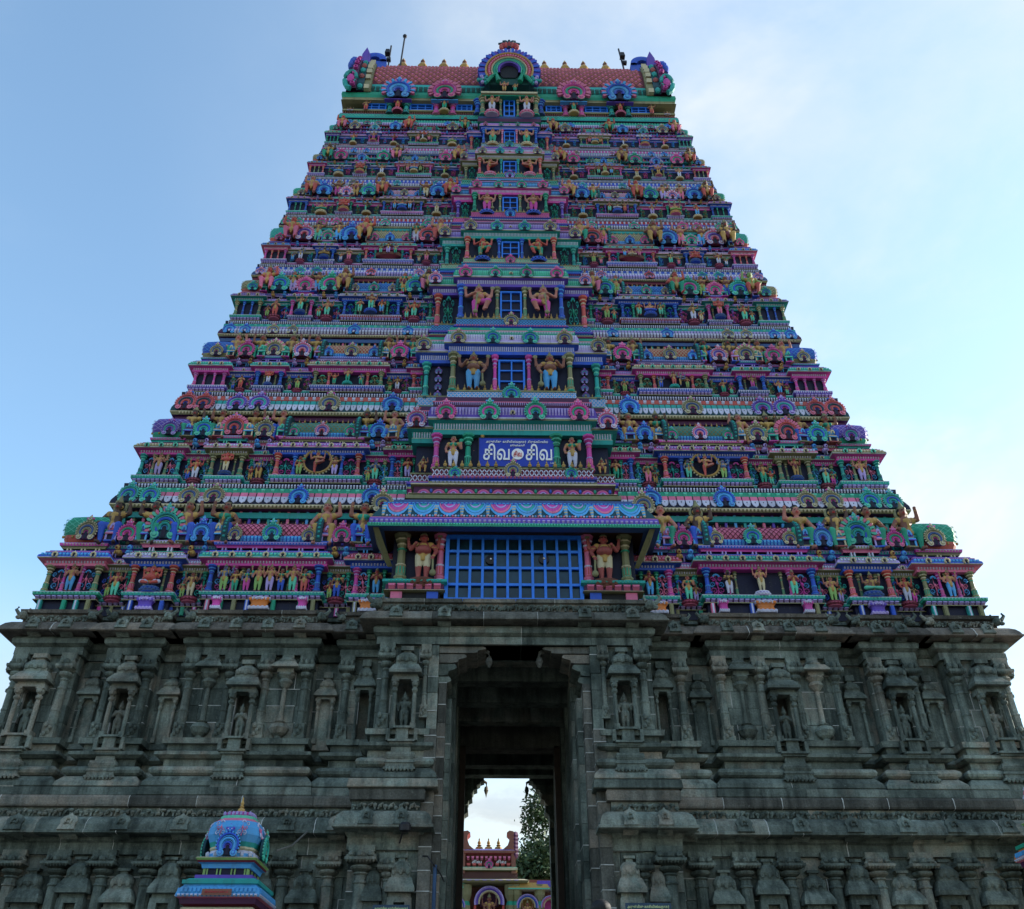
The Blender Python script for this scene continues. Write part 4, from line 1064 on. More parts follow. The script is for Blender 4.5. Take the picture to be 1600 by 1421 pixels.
CPAL = [None, ('violet', 'pink', 'green', 'olive'), ('teal', 'olive', 'magenta', 'lav'), ('salmon', 'blue', 'olive', 'green'), ('teal', 'magenta', 'blue', 'violet'), ('violet', 'green', 'olive', 'steel'),
        ('olive', 'salmon', 'teal', 'violet'), ('salmon', 'blue', 'magenta', 'violet')]
def central(i):
    s = STOREYS[i]; k = KS[i]; dc = DP[i] - (.75 if i > 1 else 1.1); OVH[0] = 1 - .5 * i / 7; w = CHWM(i)
    z0, z1, z2, z3, z4 = [Zy(y, dc) for y in CEN[i]]
    if i < 7: z4 = Zy(CEN[i][4], DP[i + 1] - .75)
    if i == 1: z0 = 16.6
    yb = DP[i] + .4; pal = CPAL[i]; kk = k * .9; h = z3 - z2
    ws = w * 1.26 if i > 1 else w * 1.1
    cc = [None, 'violet', 'lav', 'green', 'violet', 'steel', 'pink', 'magenta'][i]
    for wd, yo, tag_ in ((ws, dc + .34, 0), (w * .86, dc, 1)):
        m = MB(); hb = z1 - z0
        m.box(-wd + .12 * k, wd - .12 * k, yo + .22 * k, yb, z0, z4 - .02, 'navy')
        bands = [('salmon', .10), ('white', .04), ('violet', .0), ('blue', .10), ('sky', .05), ('teal', .12)]
        if i % 2: bands = [('green', .08), ('cream', .04), ('magenta', .02), ('olive', .11), ('blue', .04), ('violet', .12)]
        prof = []; 
        for q, (c, o) in enumerate(bands):
            prof += [(o * kk, z0 + hb * q / 6, c), (o * kk, z0 + hb * (q + .85) / 6, c)]
        m.sweep(prof + [(0, z1, pal[0])], -wd, wd, yo, yb)
        for q, (c, o) in enumerate(bands):
            if q % 2 == tag_: teeth(m, -wd, wd, yo - o * kk, z0 + hb * (q + .12) / 6, z0 + hb * (q + .75) / 6, .05 * k, .13 * k, ['white', 'sky', 'pink'][q % 3], .65)
        m.build('base_moulding', s)
        # parapet band with lattice
        m = MB(); hc = z2 - z1; bc = ['', 'maroon', 'sky', 'steel', 'mint', 'magenta', 'dgreen', 'teal'][i]; lc = ['', 'white', 'white', 'sky', 'cream', 'pink', 'mint', 'white'][i]
        m.box(-wd, wd, yo - .03 * k, yo + .2, z1, z2, bc)
        yy = yo - .03 * k
        lattice(m, lambda u, v, off: (u, yy - off, z1 + (z2 - z1) * (.12 + .76 * v)), -wd, wd, 0, 1, int(2 * wd / (.16 * k)), 1 if hc < .35 else 2, .02 * k, lc, .012, 1)
        m.box(-wd - .02, wd + .02, yo - .06 * k, yo + .2, z2 - .10 * hc, z2 + .02, 'olive'); m.box(-wd - .02, wd + .02, yo - .06 * k, yo + .2, z1 - .02, z1 + .10 * hc, pal[1])
        m.build('parapet_band', s)
        # cornice
        m = MB(); cornice(m, -wd, wd, yo + .05 * k, yb, z3 - .02 - (.0 if tag_ else .08 * h), z4 - (.02 if tag_ else .12 * h), kk * 1.15, cc, False, 1); m.build('cornice', s)
    wd = w * .86; yo = dc
    n = max(8, int(2 * wd / (.28 * k)))
    for q in range(n):
        x = -wd + 2 * wd * (q + .5) / n
        if abs(x) > .12 * wd: put('finial', kalasha(), s, TRS((x, yo + (.02 if i > 1 else -.08), z2), (.20 * k, .20 * k, h * .2)))
    kput(s, 0, yo - .06 * k, z1 - .02, (z2 - z1) * 1.25 + .12 * k, ['', 'olive', 'teal', 'olive', 'magenta', 'blue', 'violet', 'teal'][i])
    if i == 1:
        for e in (-.72, .72): kput(s, e * wd, yo - .06 * k, z1 - .05, (z2 - z1) * 1.2, 'teal')
    hz = z4 - z3
    for e, key in ((-.86, 'magenta'), (-.3, 'green'), (.3, 'green'), (.86, 'magenta')):
        kput(s, e * wd, yo - .22 * kk, z3 + .26 * hz, hz * .46, key if i % 2 else {'magenta': 'olive', 'green': 'teal'}[key], False, 'eave_medallion')
    for sg in (-1, 1): kput(s, sg * ws * .97, yo + .14, z3 + .2 * hz, hz * .46, ['', 'pink', 'olive', 'pink', 'olive', 'magenta', 'olive', 'blue'][i], False, 'eave_medallion')
    ww = Xp([0, 40, 21, 17, 14, 12, 10.5, 9][i], (CEN[i][2] + CEN[i][3]) / 2, dc)
    wy = yo + .17 * k
    if i > 1:
        window(s, 0, ww, wy, z2 + .04 * h, z2 + .88 * h, 2, 3, .045 * (k + .3))
    else:
        window(s, 0, ww, wy, z2 + .04 * h, z2 + .95 * h, 3, 3, .06)
    for sg in (-1, 1):
        if i == 1:
            cput(s, sg * wd * .97, yo + .10, z2, h * .98, 1.15, 'magenta'); cput(s, sg * wd * .56, yo + .10, z2, h * .98, 1.25, 'green', .6)
            stat(sg * wd * .75, yo + .02, z2 + .02, h * .98, 'lady', (i, f'between pillars {"left" if sg < 0 else "right"} of the blue signboard'), 'white', 'flesh')
            stat(sg * wd * .44, yo + .40, z2 + .02, h * .90, 'guard', (i, f'behind the {SIDE[sg]} edge of the signboard'), 'sky', 'flesh')
            stat(sg * wd * 1.13, yo + .30, z2 - .02, h * .6, 'sitm', (i, f'at the {SIDE[sg]} end of the signboard parapet'), 'olive' if False else 'gold', 'tan')
        else:
            cput(s, sg * wd * .93, yo + .08 * k, z2, h, 1.45 * k, ['', '', 'olive', 'blue', 'salmon', 'green', 'salmon', 'blue'][i], .5)
            cput(s, sg * (ww + .16 * k), yo + .12 * k, z2, h * .97, 1.05 * k, ['', '', 'magenta', 'olive', 'blue', 'olive', 'teal', 'pink'][i], .5)
            stat(sg * (ww + wd) * .5, yo - .04 * k, z2 + .02 * h, h * 1.0, ['', '', 'guard', 'guardx', 'guardx', 'guard', 'dance', 'four'][i], (i, f'large one {SIDE[sg]} of the central window'), ['', '', 'sky', 'magenta', 'green', 'magenta', 'salmon', 'green'][i], ['', '', 'tan', 'flesh', 'salmon', 'flesh', 'flesh', 'flesh'][i], ped=None if i < 4 else ('blue', 'navy') if i < 6 else ('pink', 'white') if i == 6 else ('cream', 'gold'), sx=-sg * 1.2)
            cput(s, sg * ws * .93, yo + .42, z2 - .05 * h, h * .95, 1.4 * k, ['', '', 'teal', 'salmon', 'teal', 'violet', 'olive', 'salmon'][i], .5)
            if i == 2:
                for q in range(4): kput(s, sg * ws * .80, yo + .45, z2 + h * (.02 + .21 * q), .26, 'violet')
            else: put('scroll_relief', scroll('teal', 'green', 1), s, TRS((sg * ws * .80, yo + .45, z2 + .05 * h), (.8 * k, 1, h * .85)))
            for q in range(3): put('finial', kalasha(), s, TRS((sg * ws * (.80 + .07 * q), yo + .36, z2 - .05 * h), (.18 * k, .18 * k, h * .18)))
for i in range(1, 8): central(i)

# ------------------------------------------------------------------ entrance porch of the lowest storey
S0 = STOREYS[0]
YP = 23.12
zp0 = 12.62; zg0 = Zy(936, YP + .1); zg1 = Zy(836, YP + .1); ze = Zy(822, YP - .62)
m = MB().box(-3.5, 3.5, YP + .30, 24.6, zp0, 15.6, 'navy'); m.box(-3.55, 3.55, YP + .10, YP + .4, zg1 + .02, ze + .4, 'maroon'); m.build('porch_wall', S0)
wg = Xp(108, 885, YP)
window(S0, 0, wg, YP + .16, zp0 + .03, zg1, 11, 4, .075)
for sg in (-1, 1):
    xo, xi = Xp(184, 885, YP), Xp(108, 885, YP) + .06
    lo, hi = sorted((sg * xo * 1.06, sg * xi))
    zs0, zs1 = Zy(925, YP), Zy(908, YP)
    m = MB(); m.box(lo + .1, hi - .05, YP + .1, YP + .35, zp0, zs0, 'black')
    m.sweep([(0, zs0, 'olive'), (.1, zs0 + .02, 'cream'), (.05, zs0 + .06, 'plum'), (.05, zs0 + .22, 'teal'), (.14, zs0 + .26, 'teal'), (.14, zs1, 'green'), (0, zs1, 'teal')], lo, hi, YP + .05, YP + .4)
    teeth(m, lo, hi, YP, zs0 + .07, zs0 + .22, .10, .24, 'pink', .85); teeth(m, lo, hi, YP - .09, zs0 + .27, zs1 - .03, .03, .1, 'mint', .5)
    m.box(lo + .1, lo + .42, YP + .02, YP + .2, zp0, zs0, 'pink' if sg < 0 else 'blue'); m.box(hi - .42, hi - .1, YP + .02, YP + .2, zp0, zs0, 'blue' if sg < 0 else 'pink')
    m.build('plinth_moulding', S0)
    zc1 = Zy(832, YP)
    cput(S0, sg * Xp(178, 885, YP), YP + .22, zs1, zc1 - zs1, 1.5, 'olive', .8); cput(S0, sg * (wg + .16), YP + .22, zs1, zc1 - zs1, 1.3, 'pink', .8)
    stat(sg * Xp(143, 885, YP), YP + .08, zs1 + .06, (Zy(828, YP) - zs1) * .97, 'guardp', (0, f'{SIDE[sg]} of the wide blue grille'), 'cream', 'rose', ped=('brown', 'tan'), sx=-sg * 1.15)
# curved porch roof
EO = .62; xe = Xp(229, 822, YP - EO) - EO; m = MB(); zt = Zy(786, YP - .2)
pr = [(0, ze + .12, 'wood'), (.30, ze + .05, 'steel'), (.96, ze - .02, 'green'), (.98, ze + .08, 'mint'), (.93, ze + .10, 'violet'), (.90, ze + .28, 'pink'), (.84, ze + .32, 'navy')]
rp = [(.84, ze + .32), (.72, ze + .50), (.58, ze + .68), (.42, ze + .84), (.30, ze + .95)]
pr += [(a, b, 'dteal') for a, b in rp] + [(.34, zt - .10, 'blue'), (.34, zt - .02, 'blue'), (.22, zt, 'steel'), (.22, zt + .12, 'steel'), (0, zt + .14, 'navy')]
pr = [(a * EO / .96, b, c) for a, b, c in pr]; rp = [(a * EO / .96, b) for a, b in rp]
m.sweep(pr, -xe, xe, YP, 24.4)
teeth(m, -xe - EO * .94, xe + EO * .94, YP - EO * .97, ze + .12, ze + .20, .04, .14, 'lav', .6); teeth(m, -xe - EO * .94, xe + EO * .94, YP - EO * 1.01, ze, ze + .07, .03, .08, 'mint', .5)
teeth(m, -xe - .3, xe + .3, YP - .34 * EO / .96, zt - .09, zt - .03, .04, .12, 'sky', .6)
def rfn(u, v, off):
    a = np.interp(v, np.linspace(0, 1, 5), [p[0] for p in rp]); b = np.interp(v, np.linspace(0, 1, 5), [p[1] for p in rp])
    return (u, YP - a - off * .75, b + off * .65)
nm_ = 10
for q in range(nm_):
    uc = -xe * 1.06 + 2.12 * xe * (q + .5) / nm_; hwid = 2.12 * xe / nm_ / 2; ca = ['magenta', 'teal'][q % 2]; cb = ['pink', 'sky'][q % 2]
    for ri, (r0, r1, c) in enumerate(((.96, .84, 'sky'), (.80, .70, cb), (.66, .48, ca), (.44, .36, 'lav'), (.32, .06, ca))):
        for a in range(10):
            a0, a1 = PI + PI * a / 10, PI + PI * (a + 1) / 10
            o = .02 + .012 * (ri % 2)
            m.add([rfn(uc + hwid * r0 * math.cos(a0), 1 + r0 * .97 * math.sin(a0), o), rfn(uc + hwid * r1 * math.cos(a0), 1 + r1 * .97 * math.sin(a0), o + .02),
                   rfn(uc + hwid * r1 * math.cos(a1), 1 + r1 * .97 * math.sin(a1), o + .02), rfn(uc + hwid * r0 * math.cos(a1), 1 + r0 * .97 * math.sin(a1), o)], [(0, 1, 2, 3)], c)
for q in range(90):
    x = -xe * 1.04 + 2.08 * xe * (q + .5) / 90
    p = rfn(x, .05, .02); m.ball(p[0], p[1], p[2], .035, .03, .035, ['white', 'sky', 'pink'][q % 3], 5, 3)
for q in range(nm_ + 1):
    u0 = -xe * 1.06 + 2.12 * xe * q / nm_
    for b in range(8):
        p = rfn(u0, .1 + .1 * b, .02); m.ball(p[0], p[1], p[2], .05 + .006 * b, .03, .04, ['cream', 'sky'][b % 2], 5, 3)
m.build('porch_roof', S0)
for sg in (-1, 1): kput(S0, sg * (xe + .30), YP - .1, zt - .30, .62, 'olive')
for sg in (-1, 1):
    b = MB(); b.add([(sg * (xe + .48), YP - .5, ze), (sg * (xe + .32), YP - .5, ze), (sg * (xe - .05), YP + .5, ze - .75), (sg * (xe + .1), YP + .5, ze - .75), (sg * (xe + .48), YP + .5, ze), (sg * (xe + .32), YP + .5, ze)],
                    [(0, 1, 2, 3), (0, 3, 4), (1, 5, 2), (0, 4, 5, 1), (3, 2, 5, 4)], 'olive'); b.build('eave_bracket', S0)
# fan frieze between porch roof and the signboard
zf0, zf1 = 16.25, 16.56
m = MB(); m.sweep([(.0, zt, 'navy'), (.1, zt + .1, 'steel'), (.1, zt + .3, 'olive'), (.2, zt + .33, 'olive'), (.2, zf0 - .12, 'cream'), (.05, zf0 - .1, 'navy'), (0, zf0 - .04, 'olive'), (.12, zf0 - .02, 'cream'), (.10, zf0, 'navy'), (-.02, zf0 + .01, 'plum'), (-.02, zf1, 'olive'), (.08, zf1 + .02, 'cream'), (.08, zf1 + .07, 'blue'), (.02, zf1 + .10, 'blue'), (0, zf1 + .12, 'olive')], -3.05, 3.05, YP + .30, 24.4)
nf = 13
for q in range(nf):
    x = -2.95 + 5.9 * (q + .5) / nf
    for ri, c in enumerate(('pink', 'magenta', 'lav', 'plum')): m.arc(x, zf0 + .01, .20 - .05 * (ri + 1), .20 - .05 * ri, 0, PI, YP + .30 - .02 * ri, YP + .33, c, 10, .01)
    m.ball(x + .225, YP + .3, zf0 + .15, .05, .04, .08, 'green' if q % 2 else 'blue', 6, 3)
teeth(m, -3.05, 3.05, YP + .19, zt + .12, zt + .28, .06, .13, 'sky', .7)
m.build('fan_frieze', S0)

# ------------------------------------------------------------------ signboard
def text_mesh(body, size, mat, extrude=.01, align='CENTER'):
    cu = bpy.data.curves.new('lettering', 'FONT'); cu.body = body; cu.size = size; cu.extrude = extrude; cu.align_x = align; cu.align_y = 'CENTER'; cu.offset = size * .012
    o = bpy.data.objects.new('tmp', cu); COL.objects.link(o)
    dg = bpy.context.evaluated_depsgraph_get()
    me = bpy.data.meshes.new_from_object(o.evaluated_get(dg)); me.materials.clear(); me.materials.append(mat)
    bpy.data.objects.remove(o); return me
def text_fit(name, body, par, x, y, z, width, height, mat, extrude=.012):
    me = text_mesh(body, 1.0, mat, extrude)
    co = np.empty(len(me.vertices) * 3); me.vertices.foreach_get('co', co); co = co.reshape(-1, 3)
    lo, hi = co.min(0), co.max(0)
    sx, sz = width / (hi[0] - lo[0]), height / (hi[1] - lo[1])
    M = Matrix.Translation((x, y, z)) @ Matrix.Rotation(PI / 2, 4, 'X') @ Matrix.Diagonal((sx, sz, 1, 1)) @ Matrix.Translation((-(lo[0] + hi[0]) / 2, -(lo[1] + hi[1]) / 2, 0))
    return put(name, me, par, M)
ys = DP[1] - 1.1 + .06
xa, xb = Xp(-52.5, 707, ys), Xp(66, 707, ys); za, zb = Zy(729, ys), Zy(685, ys); xs = (xa + xb) / 2; sw, sh = xb - xa, zb - za
SB = empty('signboard', (xs, ys, za))
tag(SB, 'blue signboard with large white Tamil lettering above the porch roof', 'signboard')
put('board', MB().box(xa, xb, ys, ys + .05, za, zb, 'blue').mesh('board', M_SIGN), SB)
fr = MB(); e = .03
fr.box(xa - e, xb + e, ys - .012, ys + .06, zb, zb + e, 'blue').box(xa - e, xb + e, ys - .012, ys + .06, za - e, za, 'blue').box(xa - e, xa, ys - .010, ys + .06, za, zb, 'blue').box(xb, xb + e, ys - .010, ys + .06, za, zb, 'blue')
fr.build('board_frame', SB, M_IRON)
pxw = sw / 850.0
def sx_(u): return xa + (u - 350) * pxw
def sz_(v): return zb - (v - 180) / (515 - 180) * sh
text_fit('lettering', 'சிவ', SB, sx_(545), ys - .014, sz_(348), 295 * pxw, sh * 195 / 335, M_WHITE)
text_fit('lettering', 'சிவ', SB, sx_(1020), ys - .014, sz_(348), 295 * pxw, sh * 195 / 335, M_WHITE)
text_fit('lettering', 'அருள்மிகு  காசிவிஸ்வநாதர்  திருக்கோவில்', SB, sx_(775), ys - .014, sz_(228), 700 * pxw, sh * 40 / 335, M_WHITE, .006)
text_fit('lettering', 'தென்காசி', SB, sx_(780), ys - .014, sz_(272), 165 * pxw, sh * 34 / 335, M_WHITE, .006)
dd = MB().lathe([(.5, 0, 'white'), (.5, .02, 'white')], n=28)
put('disc', dd.mesh('disc', M_WHITE), SB, Matrix.Translation((sx_(782), ys - .002, sz_(372))) @ Matrix.Rotation(PI / 2, 4, 'X') @ Matrix.Diagonal((135 * pxw, sh * 130 / 335, 1, 1)))
text_fit('lettering', 'சிவ', SB, sx_(782), ys - .03, sz_(370), 92 * pxw, sh * 68 / 335, M_RED, .006)
text_fit('lettering', 'உபயம்', SB, sx_(1170), ys - .014, sz_(472), 50 * pxw, sh * 26 / 335, M_WHITE, .006)
for u in (385, 1168):
    put('finial', kalasha(), SB, TRS((sx_(u), ys + .02, zb), (.2, .2, .32)))

# ------------------------------------------------------------------ neck storey under the roof
dN = DP[8]; hN = HW[8] - .1
NK = None; ymid = YC; RA = 2.95; zb0 = Zy(150, ymid - RA - .05)
zn0 = Zy(184, dN); zn1 = Zy(177, dN); zn2 = Zy(158, dN - .25); zn3 = Zy(152, dN - .25)
m = MB().box(-hN + .3, hN - .3, dN + .25, 2 * YC - dN - .25, zn0 - .1, zn3 + .3, 'dteal')
NK = m.build('neck_storey', TOWER); NK['label'] = 'uppermost window storey under the barrel roof'
m = MB(); m.sweep([(.05, zn0 - .35, 'navy'), (.10, zn0 - .3, 'teal'), (.10, zn0 - .2, 'teal'), (.10, zn0, 'mint'), (.06, zn0 + .02, 'plum'), (.06, zn0 + .12, 'brown'), (0, zn0 + .14, 'brown')], -hN, hN, dN, 2 * YC - dN, True)
lattice(m, lambda u, v, off: (u, dN - .10 - off, zn0 - .2 + .2 * v), -hN, hN, 0, 1, 110, 1, .02, 'mint', .012, 1)
m.build('base_moulding', NK)
m = MB()
for q in range(150):
    x = -hN + 2 * hN * (q + .5) / 150
    if abs(x) > 1.5: m.box(x - .02, x + .02, dN + .0, dN + .05, zn0 + .13, zn1 + .02, 'tan')
m.box(-hN, hN, dN - .04, dN + .1, zn1, zn1 + .12, 'olive'); m.build('balustrade', NK)
m = MB(); m.sweep([(0, zn2 - .02, 'olive'), (.2, zn2 + .02, 'olive'), (.14, zn2 + .03, 'olive'), (.16, zn2 + .12, 'cream'), (.15, zn2 + .16, 'olive'), (.17, zn2 + .4 * (zb0 - zn2), 'green'), (.22, zn2 + .7 * (zb0 - zn2), 'green'), (.2, zb0 + .05, 'green')], -hN + .1, hN - .1, dN, 2 * YC - dN, True); m.build('roof_eave', NK)
bayx = {}
for sg in (-1, 1):
    for u, kc_, key, st in ((100, 'magenta', 'magenta', ('four', 'green', 'flesh')), (172, 'teal', 'blue', ('four', 'salmon', 'rose'))):
        x = sg * Xp(u, 165, dN)
        for e in (-1, 1): cput(NK, x + e * .40, dN - .05, zn0, zn2 - zn0, 1.5, kc_, .8)
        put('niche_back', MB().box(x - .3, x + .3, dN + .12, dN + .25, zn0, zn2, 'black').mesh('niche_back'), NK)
        stat(x, dN - .28, zn0 + .2, (zn2 - zn0) * .95, st[0], (8, f'in the {"inner" if u < 150 else "outer"} {SIDE[sg]} niche'), st[1], st[2], ped=('cream', 'gold') if u < 150 else ('pink', 'maroon'))
        bayx[(sg, u)] = x
    cput(NK, sg * Xp(49, 165, dN), dN - .1, zn0, zn2 - zn0 + .1, 1.5, 'blue', .8)
    for (a, b) in ((57, 82), (118, 154), (190, 225)):
        xm = sg * Xp((a + b) / 2, 168, dN + .1); window(NK, xm, Xp((b - a) / 2, 168, dN + .1), dN + .02, zn1 + .12, zn2 - .02, 3, 2, .05)
    stat(sg * Xp(222, 168, dN), dN - .12, zn1 - .1, (zn2 - zn1) * 1.35, 'raise', (8, f'near the {SIDE[sg]} end of balustrade'), 'salmon', 'tan')
    stat(sg * Xp(246, 168, dN), dN - .05, zn1 - .1, (zn2 - zn1) * .9, 'lotus', (8, f'at the {SIDE[sg]} end of balustrade'), 'white', 'tan')
# ------------------------------------------------------------------ barrel roof
target = math.tan(ang(107))
def rp_(t, b): return (ymid - RA * math.cos(t), zb0 + .9 + b * math.sin(t))
lo_, hi_ = 2.0, 9.0
for _ in range(40):
    b = (lo_ + hi_) / 2
    e = max((rp_(t / 60 * PI / 2, b)[1] - CZ) / rp_(t / 60 * PI / 2, b)[0] for t in range(61))
    lo_, hi_ = (b, hi_) if e < target else (lo_, b)
RB = b; RL = Xp(212, 125, 27.6)
prof = [(ymid - RA + .25, zb0), (ymid - RA - .05, zb0 + .35), (ymid - RA - .05, zb0 + .6), (ymid - RA, zb0 + .9)] + [rp_(i / 14 * PI / 2, RB) for i in range(1, 15)]
full = prof + [(2 * ymid - a, z) for a, z in reversed(prof[:-1])]
m = MB(); N = len(full); vs_ = [(x, a, z) for x in (-RL, RL) for a, z in full]
m.add(vs_, [(i, i + 1, N + i + 1, N + i) for i in range(N - 1)] + [tuple(range(N)), tuple(range(N, 2 * N))], ['teal'] * 3 + ['maroon'] * (N - 4) + ['maroon', 'maroon'])
teeth(m, -RL, RL, ymid - RA - .05, zb0 + .25, zb0 + .6, .06, .24, 'dgreen', .8)
RF = m.build('roof', TOWER); RF['label'] = 'long red barrel roof with diamond tiles at the top of the tower'
# diamond tiles
def tile():
    m = MB(); c = H('b0645c'); m.add([(-.5, 0, 0), (0, 0, -.5), (.5, 0, 0), (0, 0, .5), (0, -.30, 0), (-.5, .1, 0), (0, .1, -.5), (.5, .1, 0), (0, .1, .5)],
      [(0, 1, 4), (1, 2, 4), (2, 3, 4), (3, 0, 4), (0, 5, 6, 1), (1, 6, 7, 2), (2, 7, 8, 3), (3, 8, 5, 0)], c)
    m.prism([(-.2, 0), (0, -.2), (.2, 0), (0, .2)], -.34, -.1, 'pink'); return m
tm = tile(); tmesh = tm.mesh('roof_tile')
arcl = [0.0]
ps = [rp_(i / 60 * PI / 2, RB) for i in range(61)]
for a, b2 in zip(ps, ps[1:]): arcl.append(arcl[-1] + math.hypot(b2[0] - a[0], b2[1] - a[1]))
tw, th_ = .37, .50
cnt = 0; extra = MB(); rows = int(arcl[-1] / (th_ / 2)); cells = []
for r in range(0, rows):
    sdist = th_ / 2 + r * th_ / 2
    t = np.interp(sdist, arcl, [i / 60 * PI / 2 for i in range(61)])
    y_, z_ = rp_(t, RB); ty, tz = RA * math.sin(t), RB * math.cos(t); slope = math.atan2(ty, tz)
    if sdist > arcl[-1] * .93: break
    nx = int(2 * RL / tw)
    for q in range(nx):
        x = -RL + tw * (q + (.5 if r % 2 else 1.0))
        if abs(x) < 1.25 or x > RL - .1: continue
        cells.append((abs(r - 6), TRS((x, y_, z_), (tw * .82, .18, th_ * .84), 0, -slope)))
cells.sort(key=lambda c: c[0])
for q, (_, M_) in enumerate(cells):
    if q < 300: put('roof_tile', tmesh, RF, M_)
    else: extra.merge(tm, M_)
extra.build('tile_field', RF, None, 'stuff')
# ridge finials
for sg in (-1, 1):
    for u in (163, 132.5, 99.5, 67.5) if sg < 0 else (57, 89, 118, 152):
        x = sg * Xp(u, 100, YC); put('ridge_finial', kalasha('gold', 'brown'), RF, TRS((x, YC, zb0 + .9 + RB - .1), (2.0, 2.0, max(.6, Zy(94, YC) - (zb0 + .9 + RB) + .15))))
m = MB()
for q in range(60):
    x = -RL + 2 * RL * (q + .5) / 60
    if abs(x) > 1.4: m.lathe([(.14, 0, 'brown'), (.0, .5, 'brown')], x, YC - 1.2, zb0 + .9 + RB * .93, 5)
m.build('ridge_spikes', RF, None, 'stuff')
# small front gables on the roof
for (sg, u), x in bayx.items():
    ww = Xp(52, 140, dN - .3); kput(RF, x, dN - .40, Zy(157, dN - .4), ww * .78, 'magenta' if u < 150 else 'blue', True, 'roof_gable')
    put('gable_slab', MB().box(x - ww * .40, x + ww * .40, dN - .42, dN - .22, Zy(158, dN - .4), Zy(157, dN - .4), 'sky' if u < 150 else 'violet').mesh('gable_slab'), RF)
# great central gable
yg = dN - .75;  rg = Xp(41, 115, yg); zc_ = Zy(120, yg); zbase = Zy(149, yg)
m = MB(); pts = [(rg * .98 * math.cos(R(-40 + 260 * i / 30)), zc_ + rg * .98 * math.sin(R(-40 + 260 * i / 30))) for i in range(31)]
m.prism(pts, yg, yg + 1.6, 'dgreen', 'dteal')
for i in range(33):
    a = R(-22 + 224 * i / 32); c_, s_ = math.cos(a), math.sin(a)
    m.prism([(rg * (.93) * math.cos(a - .05), zc_ + rg * .93 * math.sin(a - .05)), (rg * 1.14 * math.cos(a - .055), zc_ + rg * 1.14 * math.sin(a - .055)), (rg * 1.20 * c_, zc_ + rg * 1.20 * s_),
             (rg * 1.14 * math.cos(a + .055), zc_ + rg * 1.14 * math.sin(a + .055)), (rg * .93 * math.cos(a + .05), zc_ + rg * .93 * math.sin(a + .05))], yg - .12 - .05 * (i % 2), yg + .3, 'blue' if i % 2 else 'violet')
for r0, r1, c, o in ((.93, .86, 'gold', .2), (.85, .70, 'salmon', .14), (.69, .64, 'cream', .2), (.63, .50, 'green', .16), (.49, .45, 'mint', .22), (.44, .36, 'violet', .2)):
    m.arc(0, zc_ - .02, rg * r1, rg * r0, R(-24), R(204), yg - o, yg, c, 28, .04)
for i in range(30):
    a = R(-20 + 220 * i / 29); m.ball(rg * .77 * math.cos(a), yg - .18, zc_ + rg * .77 * math.sin(a), .07, .06, .07, 'pink', 5, 3)
m.prism([(rg * .36 * math.cos(R(-50 + 280 * i / 16)), zc_ - .05 + rg * .36 * math.sin(R(-50 + 280 * i / 16))) for i in range(17)], yg - .05, yg + .1, 'black')
for sg in (-1, 1):
    for q in range(9):
        a = R(60 * q); k_ = 1 - q / 11
        m.ball(sg * (rg * .95 + .28 * k_ * math.cos(a)), yg - .15, zc_ - rg * .55 + .3 * k_ * math.sin(a), .10, .1, .10, 'lav' if q % 2 else 'teal', 6, 4)
    m.tube([(sg * rg * .40, yg - .15, zc_ - rg * .6), (sg * rg * .5, yg - .2, zc_ - rg * .3), (sg * rg * .7, yg - .2, zc_ - rg * .45), (sg * rg * .85, yg - .2, zc_ - rg * .7)], .14, 'green', 7, .08)
m.box(-rg * 1.05, rg * 1.05, yg - .16, yg + 1.2, zbase - .05, zbase + .06, 'cream'); m.box(-rg * 1.0, rg * 1.0, yg - .06, yg + 1.2, zbase - .12, zbase - .05, 'green')
ztop = zc_ + rg * 1.1
for q in range(7):
    a = R(20 + 140 * q / 6); m.ball(.42 * math.cos(a), yg - .05, ztop + .25 + .25 * math.sin(a), .14, .12, .2, 'red' if q % 2 else 'salmon', 6, 4)
for q in range(5):
    a = R(25 + 130 * q / 4); m.tube([(0, yg, ztop + .35), (.35 * math.cos(a), yg - .05, ztop + .45 + .35 * math.sin(a)), (.62 * math.cos(a), yg - .02, ztop + .42 + .45 * math.sin(a))], .12, 'dteal', 6, .05)
m.v = [(x_, y_, zbase + (z_ - zbase) * 1.22) for x_, y_, z_ in m.v]
m.build('great_gable', RF)
stat(-.25, yg - .15, zbase + .12, rg * .62, 'four', (9, 'left of the pair inside the great roof gable'), 'gold', 'flesh')
stat(.28, yg - .15, zbase + .12, rg * .5, 'lady', (9, 'right of the pair inside the great roof gable'), 'green', 'tan')
# central projection of the neck storey below the great gable
zq = Zy(181, yg + .1); zw = Zy(153, yg + .1)
m = MB(); wn2 = Xp(45, 165, yg + .1); m.box(-wn2, wn2, yg + .35, dN + .5, zq - .5, zbase - .2, 'navy'); m.sweep([(.0, zq - .55, 'green'), (.12, zq - .5, 'plum'), (.12, zq - .25, 'magenta'), (.05, zq - .2, 'steel'), (.10, zq - .05, 'sky'), (0, zq, 'steel')], -wn2, wn2, yg + .2, dN + .5); m.build('base_moulding', NK)
window(NK, 0, Xp(9, 165, yg), yg + .22, zq + .05, zw - .05, 2, 3, .05)
for sg in (-1, 1):
    cput(NK, sg * wn2 * .93, yg + .15, zq, zw - zq, 1.4, 'olive', .8); cput(NK, sg * wn2 * .30, yg + .18, zq, zw - zq, .7, 'olive', .8)
    stat(sg * wn2 * .60, yg - .05, zq + .12, (zw - zq) * .92, 'four', (8, f'large one {SIDE[sg]} of the central window'), 'white', 'flesh', ped=('pink', 'white'))
